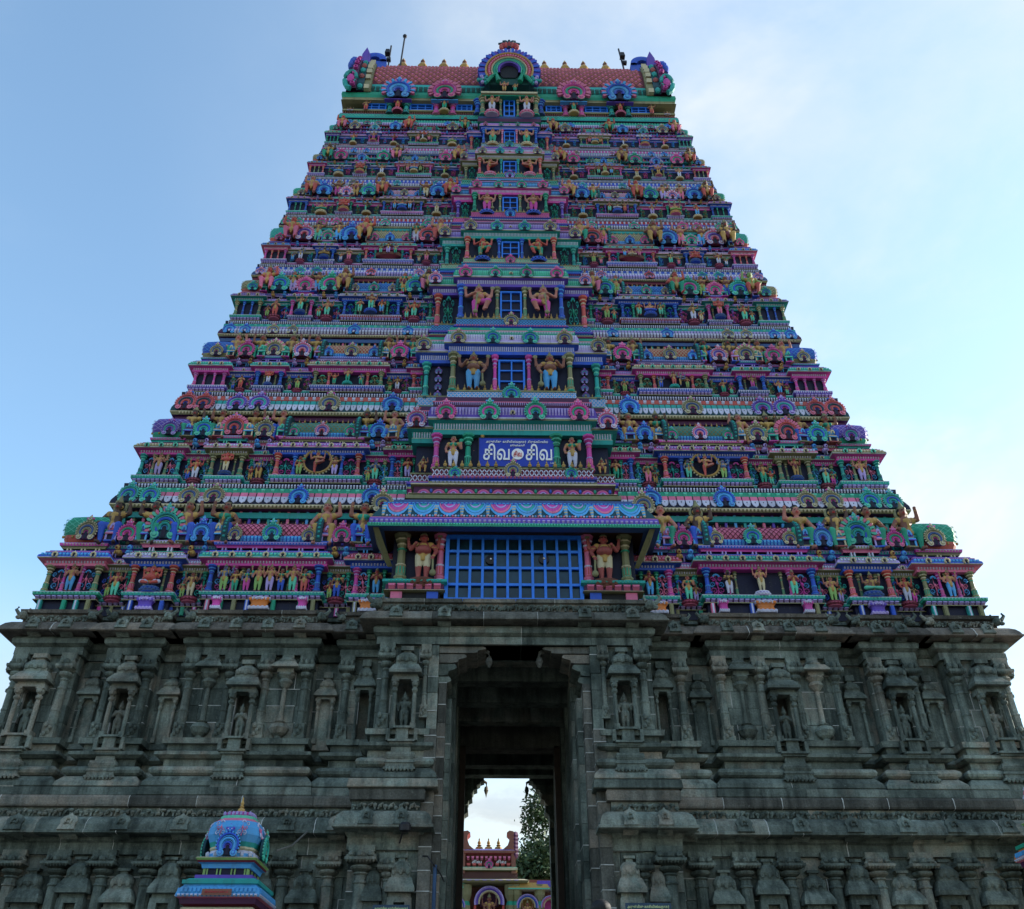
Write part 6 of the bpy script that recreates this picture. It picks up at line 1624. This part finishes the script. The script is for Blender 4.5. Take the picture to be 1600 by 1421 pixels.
# passage
for sg in (-1, 1):
    lo, hi = sorted((sg * 1.78, sg * 1.98)); put('passage_wall', MB().box(lo, hi, 24.4, 36.6, 0, 11.42, 'stone').mesh('passage_wall', M_STONE), BASE)
    for y_ in (25.4, 27.0, 28.8, 30.6, 32.4): put('passage_pillar', MB().box(*sorted((sg * 1.60, sg * 1.80)), y_, y_ + .5, 0, 11.3, 'stone').mesh('passage_pillar', M_STONE), BASE)
    jamb(sg, 1.58, 1.79, 24.5, 25.2, 0, 11.2, .5, M_STONE, .25)
    put('door_post', MB().box(*sorted((sg * 1.42, sg * 1.60)), 29.4, 29.7, 0, 10.5, 'stone').mesh('door_post', M_WOOD), BASE)
    jamb(sg, 1.62, 1.80, 35.9, 36.5, 0, 10.2, .6, M_STONE, .1)
    for q, (za, zb_, xi) in enumerate(((9.6, 10.2, 1.45), (10.2, 10.6, 1.30), (10.6, 10.95, 1.12), (10.95, 11.25, .86))):
        h = zb_ - za
        o = [(1.8, za), (xi + .28, za), (xi + .16, za + .2 * h), (xi + .14, za + .45 * h), (xi, za + .6 * h), (xi + .02, zb_), (1.8, zb_)]
        MB().prism([(sg * x, z) for x, z in o], 35.8, 36.5, 'stone').build('corbel', BASE, M_STONE)
    mm = MB().tube([(sg * .88, 36.1, 11.15), (sg * .78, 36.1, 11.1), (sg * .76, 36.1, 10.95), (sg * .84, 36.1, 10.88)], .06, 'stone', 6, .03).lathe([(.0, -.42, 'stone'), (.03, -.3, 'stone'), (.09, -.14, 'stone'), (.06, 0, 'stone')], sg * .78, 36.1, 10.95, 7); mm.build('corbel_pendant', BASE, M_STONE)
for y_, z_, d_ in ((25.0, 11.0, .5), (26.6, 10.95, .5), (28.2, 10.9, .5), (29.4, 10.45, .3), (31.0, 10.85, .5), (33.0, 10.9, .5), (34.6, 11.0, .5)):
    put('ceiling_beam', MB().box(-1.80, 1.80, y_, y_ + d_, z_, 11.43, 'stone').mesh('ceiling_beam', M_JAMB if y_ in (29.4, 31.0) else M_STONE), BASE)
put('lintel', MB().box(-2.02, 2.02, 23.16, 24.3, 11.30, 11.44, 'stone').mesh('lintel', M_STONE), BASE)
MORT.build('mortar_joints', BASE, M_MORTAR, 'stuff')

# ------------------------------------------------------------------ statues
USED = {}
for (x, y, z, h, pose, where, cloth, skin, ped, rz, extra, sx) in STAT:
    pal = dict(cloth=cloth, skin=skin)
    if cloth == 'gold': pal['belt'] = 'maroon'
    if pose in ('lady', 'sitf', 'sitf2'): pal['blouse'] = {'green': 'gold', 'sky': 'maroon'}.get(cloth, 'green')
    if pose in ('sitf2', 'four'): pal['crown'] = 'olive'
    o = put('statue', statue_mesh(pose, pal), None, TRS((x, y, z), (h * sx * (.98 if pose.startswith('sit') else 1.08), h, h), rz))
    i, w = where
    tier = (ORD[i] + ' tier') if i < 8 else ('roof storey' if i == 8 else '')
    lab = f'{CNAME.get(cloth, cloth)}-clad {PNAME[pose]}, {w}' + (f', {tier}' if tier else '')
    tag(o, lab.replace(' -', '-').replace('deep blue', 'deep-blue').replace('pale green', 'pale-green'), 'statue', f'painted statues of the {tier}' if tier else 'painted statues of the great gable')
    if ped: put('pedestal', pedestal(*ped), o, TRS((x, y + .05 * h, z - .16 * h), (.52 * h, .36 * h, .165 * h)))
    if extra == 'ring':
        r_ = MB().arc(0, 0, .52, .60, 0, 2 * PI, -.04, .04, 'gold', 32, .02)
        for q in range(28): r_.ball(.63 * math.cos(q * PI / 14), 0, .63 * math.sin(q * PI / 14), .045, .04, .045, 'cream', 5, 3)
        put('flame_ring', cached('ring', lambda: r_.mesh('flame_ring')), o, TRS((x, y + .06, z + h * .55), h * .88))


# ------------------------------------------------------------------ small painted shrines in front of the base
def shrine(cx, Y, zt, s, lab, text=True, pal=('sky', 'pink', 'teal', 'magenta')):
    """zt = height of the finial tip, s = eave width"""
    E = empty('small_shrine', (cx, Y + s * .5, 0)); tag(E, lab, 'shrine')
    h = 0.97; cy = Y + s * .5
    def Zr(v): return zt - v * h            # v in metres below the tip at nominal size
    A, B, C, D = pal
    hb = s * .42
    put('body', MB().box(cx - hb, cx + hb, cy - hb, cy + hb, 0, Zr(2.35), 'cream').box(cx - hb * .4, cx + hb * .4, cy - hb - .03, cy - hb + .05, .5, Zr(2.6), 'brown').mesh('body'), E)
    m = MB(); r = s * .43
    m.sweep([(0, Zr(2.45), 'olive'), (.05 * h, Zr(2.43), 'cream'), (.05 * h, Zr(2.30), 'olive'), (.0, Zr(2.28), 'maroon'), (.08 * h, Zr(2.24), 'plum'), (.10 * h, Zr(2.14), 'pink'), (.16 * h, Zr(2.12), A), (.17 * h, Zr(2.08), A), (.14 * h, Zr(1.98), A), (.06 * h, Zr(1.90), A), (.06 * h, Zr(1.885), C), (.10 * h, Zr(1.87), C), (.10 * h, Zr(1.80), 'mint'), (.04 * h, Zr(1.79), C), (0, Zr(1.76), C)], cx - r, cx + r, cy - r, cy + r, True)
    for rot in range(4):
        t = MB(); teeth(t, -r - .1 * h, r + .1 * h, -r - .13 * h, Zr(2.11), Zr(1.95), .05 * h, .085 * h, 'sky', .75); teeth(t, -r - .14 * h, r + .14 * h, -r - .16 * h, Zr(2.12), Zr(2.07), .04 * h, .085 * h, 'white', .7)
        m.merge(t, Matrix.Translation((cx, cy, 0)) @ Matrix.Rotation(rot * PI / 2, 4, 'Z'))
    m.build('eave', E)
    m = MB(); r2 = s * .32
    m.box(cx - r2 * 1.18, cx + r2 * 1.18, cy - r2 * 1.18, cy + r2 * 1.18, Zr(1.76), Zr(1.68), 'violet'); m.box(cx - r2 * .92, cx + r2 * .92, cy - r2 * .92, cy + r2 * .92, Zr(1.68), Zr(1.5), 'navy')
    for rot in range(4):
        t = MB()
        for u in (-.85, -.3, .3, .85):
            for e in (-.035, .035): t.box(u * r2 + e * h - .014 * h, u * r2 + e * h + .014 * h, -r2 * .95, -r2 * .85, Zr(1.68), Zr(1.52), 'lime')
        m.merge(t, Matrix.Translation((cx, cy, 0)) @ Matrix.Rotation(rot * PI / 2, 4, 'Z'))
    m.sweep([(0, Zr(1.54), A), (.02 * h, Zr(1.46), A), (.08 * h, Zr(1.44), 'maroon'), (.10 * h, Zr(1.40), 'lime'), (.13 * h, Zr(1.36), 'cream'), (.10 * h, Zr(1.34), 'lime'), (0, Zr(1.33), C)], cx - r2, cx + r2, cy - r2, cy + r2, True)
    m.build('neck', E)
    m = MB(); q = s * .40
    prof = [(q * .86, Zr(1.33), A), (q * .80, Zr(1.24), 'white'), (q * .76, Zr(1.18), 'cream'), (q * .80, Zr(1.15), 'cream'), (q * .78, Zr(1.11), C), (q * .84, Zr(1.02), A), (q * .92, Zr(.88), A), (q * .90, Zr(.74), A), (q * .78, Zr(.60), B), (q * .62, Zr(.53), 'mint'), (q * .60, Zr(.47), 'mint'), (q * .52, Zr(.46), 'magenta'), (q * .46, Zr(.38), 'lav'), (q * .22, Zr(.34), 'magenta')]
    m.lathe(prof, cx, cy, 0, 16, .55)
    for k_ in range(24):
        a = 2 * PI * k_ / 24; ca, sa = math.cos(a), math.sin(a); qq = .45 + .55 / max(abs(ca), abs(sa))
        m.ball(cx + q * .82 * ca * qq, cy + q * .82 * sa * qq, Zr(1.27), .05 * h, .05 * h, .06 * h, 'white', 5, 3)
        m.ball(cx + q * .50 * ca * qq, cy + q * .50 * sa * qq, Zr(.42), .04 * h, .04 * h, .05 * h, 'lav', 5, 3)
    m.build('dome', E)
    for rot in range(4):
        M0 = Matrix.Translation((cx, cy, 0)) @ Matrix.Rotation(rot * PI / 2, 4, 'Z')
        put('medallion', kudu(KUD['blue' if rot % 2 == 0 else 'aqua']), E, M0 @ TRS((0, -q * .98, Zr(1.34)), (.50 * h, .4 * h, .50 * h)))
        for e in (-1, 1): put('scroll_relief', scroll('white', 'pink', 1), E, M0 @ TRS((e * q * .36, -q * .93, Zr(.93)), (.34 * h, .6, .36 * h), 0, R(-22)))
    put('finial', kalasha('gold', 'gold'), E, TRS((cx, cy, Zr(.46)), (.24 * h, .24 * h, .46 * h)))
    if text:
        put('plaque', MB().box(cx - .30 * h, cx + .28 * h, cy - r - .22 * h, cy - r - .14 * h, Zr(2.10), Zr(1.99), 'tan').mesh('plaque'), E)
        text_fit('lettering', 'திருவிளக்கு மண்டபம்', E, cx - .01, cy - r - .225 * h, Zr(2.045), .46 * h, .055 * h, M_RED, .004)
    return E
p = at(383, 1246, 20.2)
shrine(p.x - .02, 19.4, p.z, 1.50, 'small painted shrine with blue dome and gold finial before the left base wall')
p = at(1622, 1178, 20.2)
shrine(p.x + .30, 19.3, p.z, 1.9, 'small painted shrine cut off by the right edge of the photo', False, ('orange', 'green', 'green', 'violet'))

# ------------------------------------------------------------------ inner gateway seen through the passage
YI = 62.0
def gi(x, y): return at(x, y, YI)
c0 = gi(763, 1347); upx = (gi(863, 1347).x - gi(763, 1347).x) / 100; cx = c0.x
def zi(y): return gi(763, y).z
IG = empty('inner_gateway', (cx, YI + 2, 0)); tag(IG, 'painted inner gateway with three gold finials framed by the open passage', 'gateway')
def xi_(px_): return cx + (px_ - 763) * upx
put('body', MB().box(xi_(640), xi_(930), YI + .6, YI + 6, 0, zi(1372), 'tan').mesh('body'), IG)
m = MB(); m.box(xi_(722), xi_(805), YI, YI + 3, zi(1372), zi(1327), 'brown')
m.sweep([(0, zi(1336), 'rose'), (.25, zi(1334), 'tan'), (.25, zi(1330), 'lav'), (.05, zi(1327), 'tan')], xi_(726), xi_(801), YI, YI + 3)
m.sweep([(0, zi(1362), 'olive'), (.3, zi(1361), 'cream'), (.3, zi(1357), 'mint'), (.1, zi(1355), 'salmon')], xi_(726), xi_(801), YI, YI + 3)
teeth(m, xi_(728), xi_(799), YI - .1, zi(1345), zi(1339), .15, .3, 'pink', .6); teeth(m, xi_(728), xi_(799), YI - .1, zi(1356), zi(1350), .15, .35, 'salmon', .7)
m.build('roof_block', IG)
for i, x in enumerate((748, 763, 779)): put('finial', kalasha('gold', 'brown'), IG, TRS((xi_(x), YI + 1.5, zi(1328)), (.75, .75, zi(1301) - zi(1328))))
for sg in (-1, 1):
    x0 = xi_(763 + sg * 30); m = MB()
    m.prism([(x0 + sg * a * upx, zi(1328 - b)) for a, b in ((-7, 0), (0, 6), (3, 14), (3, 22), (-1, 26), (3, 29), (9, 28), (13, 22), (12, 10), (13, -38), (6, -38), (6, 0))], YI - .2, YI + 1.2, 'tan', 'rose')
    for q in range(6): m.ball(x0 + sg * 12.5 * upx, YI, zi(1306 + 6 * q), .22, .3, .26, 'plum', 6, 4)
    m.build('end_scroll', IG)
text_fit('lettering', 'சிவ', IG, xi_(745), YI - .16, zi(1347.5), 15 * upx, zi(1345) - zi(1350.5), M_WHITE, .03)
text_fit('lettering', 'சிவ', IG, xi_(783), YI - .16, zi(1347.5), 15 * upx, zi(1345) - zi(1350.5), M_WHITE, .03)
kput(IG, xi_(764), YI - .3, zi(1359), 12 * upx, 'magenta')
m = MB(); m.box(xi_(718), xi_(808), YI - .1, YI + 3.5, zi(1374), zi(1364), 'cream')
lattice(m, lambda u, v, off: (u, YI - .1 - off, zi(1374) + (zi(1364) - zi(1374)) * v), xi_(718), xi_(808), 0, 1, 22, 2, .04, 'maroon', .03, 1)
m.sweep([(0, zi(1384), 'olive'), (.7, zi(1382), 'olive'), (.8, zi(1379), 'cream'), (.5, zi(1376), 'green'), (0, zi(1374), 'green')], xi_(722), xi_(806), YI, YI + 4); teeth(m, xi_(716), xi_(812), YI - .7, zi(1381), zi(1378), .1, .5, 'lav', .7)
m.build('cornice', IG)
for x, w, kk_ in ((765, 46, 'violet'), (823, 34, 'blue'), (858, 30, 'pink'), (716, 26, 'blue')):
    m = MB(); r_ = w / 2 * upx; zc = zi(1412 if w > 40 else 1418)
    for r0, r1, c in ((1.0, .86, 'lav'), (.86, .74, KUD[kk_][1]), (.74, .62, 'cream')): m.arc(xi_(x), zc, r_ * r1, r_ * r0, R(-10), R(190), YI - .45, YI + .2, c, 20, .06)
    m.prism([(xi_(x) + r_ * .64 * math.cos(R(-20 + 220 * q / 14)), zc + r_ * .64 * math.sin(R(-20 + 220 * q / 14))) for q in range(15)], YI - .1, YI + .3, 'plum' if w > 40 else 'gold' if w > 32 else 'magenta')
    m.box(xi_(x) - r_, xi_(x) - r_ * .86, YI - .4, YI + .2, 0, zc, 'salmon'); m.box(xi_(x) + r_ * .86, xi_(x) + r_, YI - .4, YI + .2, 0, zc, 'salmon')
    m.build('niche_arch', IG)
    if w > 30:
        o = put('statue', statue_mesh('lotus', dict(cloth='white' if w > 40 else 'cream', skin='tan')), None, TRS((xi_(x), YI - .35, zc - r_ * .75), (r_ * 2.1, r_ * 1.6, r_ * 2.1)))
        tag(o, 'pale seated statue in the main arch of the inner gateway' if w > 40 else 'gold seated statue in the side arch right of the inner gateway', 'statue')
m = MB(); m.sweep([(0, zi(1394), 'cream'), (.5, zi(1392), 'mint'), (.5, zi(1390), 'gold'), (.3, zi(1381), 'tan'), (0, zi(1380), 'tan')], xi_(806), xi_(845), YI - .1, YI + 3); m.build('side_cornice', IG); m = MB(); m.sweep([(0, zi(1390), 'white'), (.4, zi(1388), 'violet'), (.3, zi(1378), 'plum'), (0, zi(1377), 'plum')], xi_(846), xi_(900), YI - .1, YI + 3)
m.build('side_cornice', IG); m = MB(); m.sweep([(0, zi(1392), 'cream'), (.4, zi(1390), 'mint'), (.3, zi(1378), 'gold')], xi_(690), xi_(720), YI - .1, YI + 3); m.build('side_cornice', IG)
for x in (730, 797, 806, 842): cput(IG, xi_(x), YI - .2, 0, zi(1384), 2.2, 'olive', .5)

# ------------------------------------------------------------------ tree behind the inner gateway
def tree(p, rad, hgt, seed, lab):
    rr = random.Random(seed); T = empty('leafy_tree', (p.x, p.y, 0)); tag(T, lab, 'tree')
    m = MB(); m.tube([(p.x, p.y, 0), (p.x + .2, p.y, hgt * .3), (p.x - .1, p.y + .2, hgt * .55), (p.x, p.y, hgt * .85)], rad * .09, 'ebony', 8, rad * .02)
    ends = []
    for q in range(40):
        a = rr.uniform(0, 2 * PI); z0 = hgt * rr.uniform(.3, .8); L = rad * rr.uniform(.45, .95) * (1.15 - .55 * (z0 / hgt)); e = (p.x + L * math.cos(a), p.y + L * math.sin(a), z0 + rr.uniform(.3, 1.8))
        m.tube([(p.x, p.y, z0 - .4), ((p.x + e[0]) / 2, (p.y + e[1]) / 2, z0 + .2), e], rad * .03, 'ebony', 5, .04); ends.append(e)
    m.build('trunk', T, plain('bark', (.06, .045, .035), .9))
    lm = plain('leaf', (.045, .085, .03), .6, var=.5, scale=1.2); v = []; f = []
    for e in ends + [(p.x, p.y, hgt * .9), (p.x, p.y, hgt), (p.x + .3, p.y, hgt * 1.05)]:
        for q in range(13):
            c = Vector((rr.gauss(0, 1), rr.gauss(0, 1), rr.gauss(0, .75))) * rad * .16 + Vector(e)
            for l in range(42):
                q_ = c + Vector((rr.gauss(0, 1), rr.gauss(0, 1), rr.gauss(0, 1))) * rad * .085
                d = Vector((rr.gauss(0, 1), rr.gauss(0, 1), rr.gauss(-.3, .7))).normalized(); u = d.cross(Vector((rr.gauss(0, 1), rr.gauss(0, 1), rr.gauss(0, 1)))).normalized(); s = rr.uniform(.15, .28)
                o = len(v); v += [tuple(q_ - d * s), tuple(q_ + u * s * .45), tuple(q_ + d * s), tuple(q_ - u * s * .45)]; f.append((o, o + 1, o + 2, o + 3))
    me = bpy.data.meshes.new('crown'); me.from_pydata(v, [], f); me.materials.append(lm); put('crown', me, T, None, 'stuff')
pt = at(846, 1262, 78)
tree(Vector((pt.x, 78, 0)), 4.6, pt.z - 1.0, 5, 'dark leafy tree behind the inner gateway, right side of the passage view')
pt = at(905, 1300, 84)
tree(Vector((pt.x, 84, 0)), 5.0, pt.z, 9, 'leafy tree mostly hidden by the right passage wall')

# ------------------------------------------------------------------ small things round the gateway
def banner(x0, x1, y0, Y, lab):
    a, b = at(x0, y0, Y), at(x1, y0, Y); E = empty('banner', ((a.x + b.x) / 2, Y, a.z - 1.0)); tag(E, lab, 'banner')
    put('sheet', MB().box(a.x, b.x, Y, Y + .03, a.z - 1.0, a.z, 'navy').mesh('sheet', plain('banner_sheet', (.012, .045, .09), .5)), E)
    text_fit('lettering', 'அருள்மிகு காசிவிஸ்வநாதர்', E, (a.x + b.x) / 2, Y - .008, a.z - .085, (b.x - a.x) * .92, .085, plain('banner_print', (.6, .7, .35), .5), .004)
banner(583, 640, 1414, 22.75, 'dark banner with pale Tamil lettering under the left gateway niche')
banner(977, 1048, 1411, 22.75, 'dark banner with pale Tamil lettering under the right gateway niche')
a = at(680, 1352, 22.98)
tag(MB().tube([(a.x, 22.98, a.z), (a.x, 22.98, 0)], .045, 'blue', 8).build('water_pipe', None, plain('blue_plastic', (.01, .05, .13), .5)), 'blue plastic pipe running down the left gateway jamb', 'pipe')
a = at(924, 1368, 24.3)
E_ = empty('hanging_plate', (a.x, 24.3, a.z - .4)); tag(E_, 'small blue plate hung inside the right gateway jamb', 'plate')
put('plate', MB().box(a.x - .12, a.x + .12, 24.28, 24.36, a.z - .42, a.z, 'blue').mesh('plate', plain('blue_plate', (.01, .08, .22), .4)), E_)
put('wire_hook', MB().tube([(a.x - .12, 24.3, a.z), (a.x - .05, 24.3, a.z + .12), (a.x + .1, 24.3, a.z + .1)], .012, 'black', 5).mesh('wire_hook', M_IRON), E_)
c1, c2, c3 = at(660, 1338, 22.95), at(676, 1350, 22.9), at(694, 1378, 23.2)
tag(MB().tube([c1, (c1 + c2) / 2 + Vector((0, 0, .08)), c2, (c2 + c3) / 2 + Vector((.05, 0, -.02)), c3], .018, 'black', 5).build('cable', None, M_IRON), 'black cable sagging across the left gateway jamb', 'cable')
c1, c2 = at(480, 1300, 23.2), at(432, 1330, 21.5)
tag(MB().tube([c1, (c1 + c2) / 2 + Vector((0, 0, -.1)), c2], .022, 'grey', 5).build('cable', None, plain('grey_cable', (.12, .12, .11), .6)), 'pale cable slanting from the left wall towards the small shrine', 'cable')
a = at(633, 1293, 22.55); E_ = empty('flood_lamp', (a.x, a.y, a.z)); tag(E_, 'dark round flood lamp fixed to the stone eave left of the gateway', 'lamp')
put('lamp_housing', MB().lathe([(.05, 0, 'black'), (.14, .04, 'black'), (.15, .16, 'black'), (.11, .22, 'black')], a.x, a.y, a.z - .12, 12).mesh('lamp_housing', M_IRON), E_)
put('lamp_arm', MB().tube([(a.x - .05, a.y + .02, a.z - .1), (a.x - .12, a.y + .15, a.z - .32)], .02, 'black', 5).mesh('lamp_arm', M_IRON), E_)
for x_, y_, lab in ((764, 0, ''),):
    for u in ((767, 874), (850, 873)):
        a = at(u[0] - 0, u[1], YP + .13); E_ = empty('loudspeaker', tuple(a)); tag(E_, f'round loudspeaker behind the wide blue grille, {"left" if u[0] < 800 else "right"} one', 'loudspeaker')
        mm = MB().lathe([(.16, 0, 'grey'), (.15, .05, 'grey'), (.06, .07, 'black'), (.03, .08, 'grey')], n=16); put('horn', mm.mesh('horn', M_IRON), E_, Matrix.Translation((a.x, YP + .20, a.z)) @ Matrix.Rotation(PI / 2, 4, 'X'))
        put('centre_cap', MB().ball(a.x, YP + .12, a.z, .03, .03, .03, 'grey', 8, 5).mesh('centre_cap', M_WHITE), E_)

# ------------------------------------------------------------------ podium and the person whose hair shows at the bottom edge
pp = at(938, 1405, 11.0)
POD = empty('stone_podium', (pp.x, 11.4, 0)); tag(POD, 'low stone podium in front of the gateway, just below the photo', 'podium')
pz = pp.z - 1.70
put('top_slab', MB().box(pp.x - 1.3, pp.x + 1.3, 10.3, 12.6, pz - .15, pz, 'stone').mesh('top_slab', M_JAMB), POD); put('core', MB().box(pp.x - 1.15, pp.x + 1.15, 10.45, 12.45, 0, pz - .15, 'stone').mesh('core', M_STONE), POD)
for q in range(4): put('step', MB().box(pp.x + 1.3 + .3 * q, pp.x + 1.6 + .3 * q, 10.6, 12.2, 0, pz * (4 - q) / 5, 'stone').mesh('step', M_JAMB), POD)
POSES['person'] = lambda: (body_stand() + head(crown='none') + both(lambda g: [cap((g * .115, 0, .69), (g * .155, .01, .53), .043, .036, 'blouse'), cap((g * .155, .01, .53), (g * .15, -.03, .40), .032, .024, 'skin'), ell((g * .15, -.035, .37), (.02, .03, .035), 'skin')]
                           + [cap((g * .15, -.055 + .016 * q, .35), (g * .148, -.055 + .016 * q, .31 + .006 * abs(q - 1)), .009, .008, 'skin') for q in range(4)] + [cap((g * .14, -.06, .375), (g * .125, -.075, .34), .010, .008, 'skin')]) + [cap((0, 0, .5), (0, 0, .67), .085, .10, 'blouse'), ell((0, .01, .855), (.064, .064, .052), 'hair')])
me = statue_mesh('person', dict(skin='tan', cloth='navy', belt='navy', orn='white', blouse='white', hair='black', lip='rose'))
o = put('person', me, None, TRS((pp.x, 11.0, pz), 1.70 / .907, PI))
tag(o, 'person with black hair standing before the right jamb, mostly below the frame', 'person')
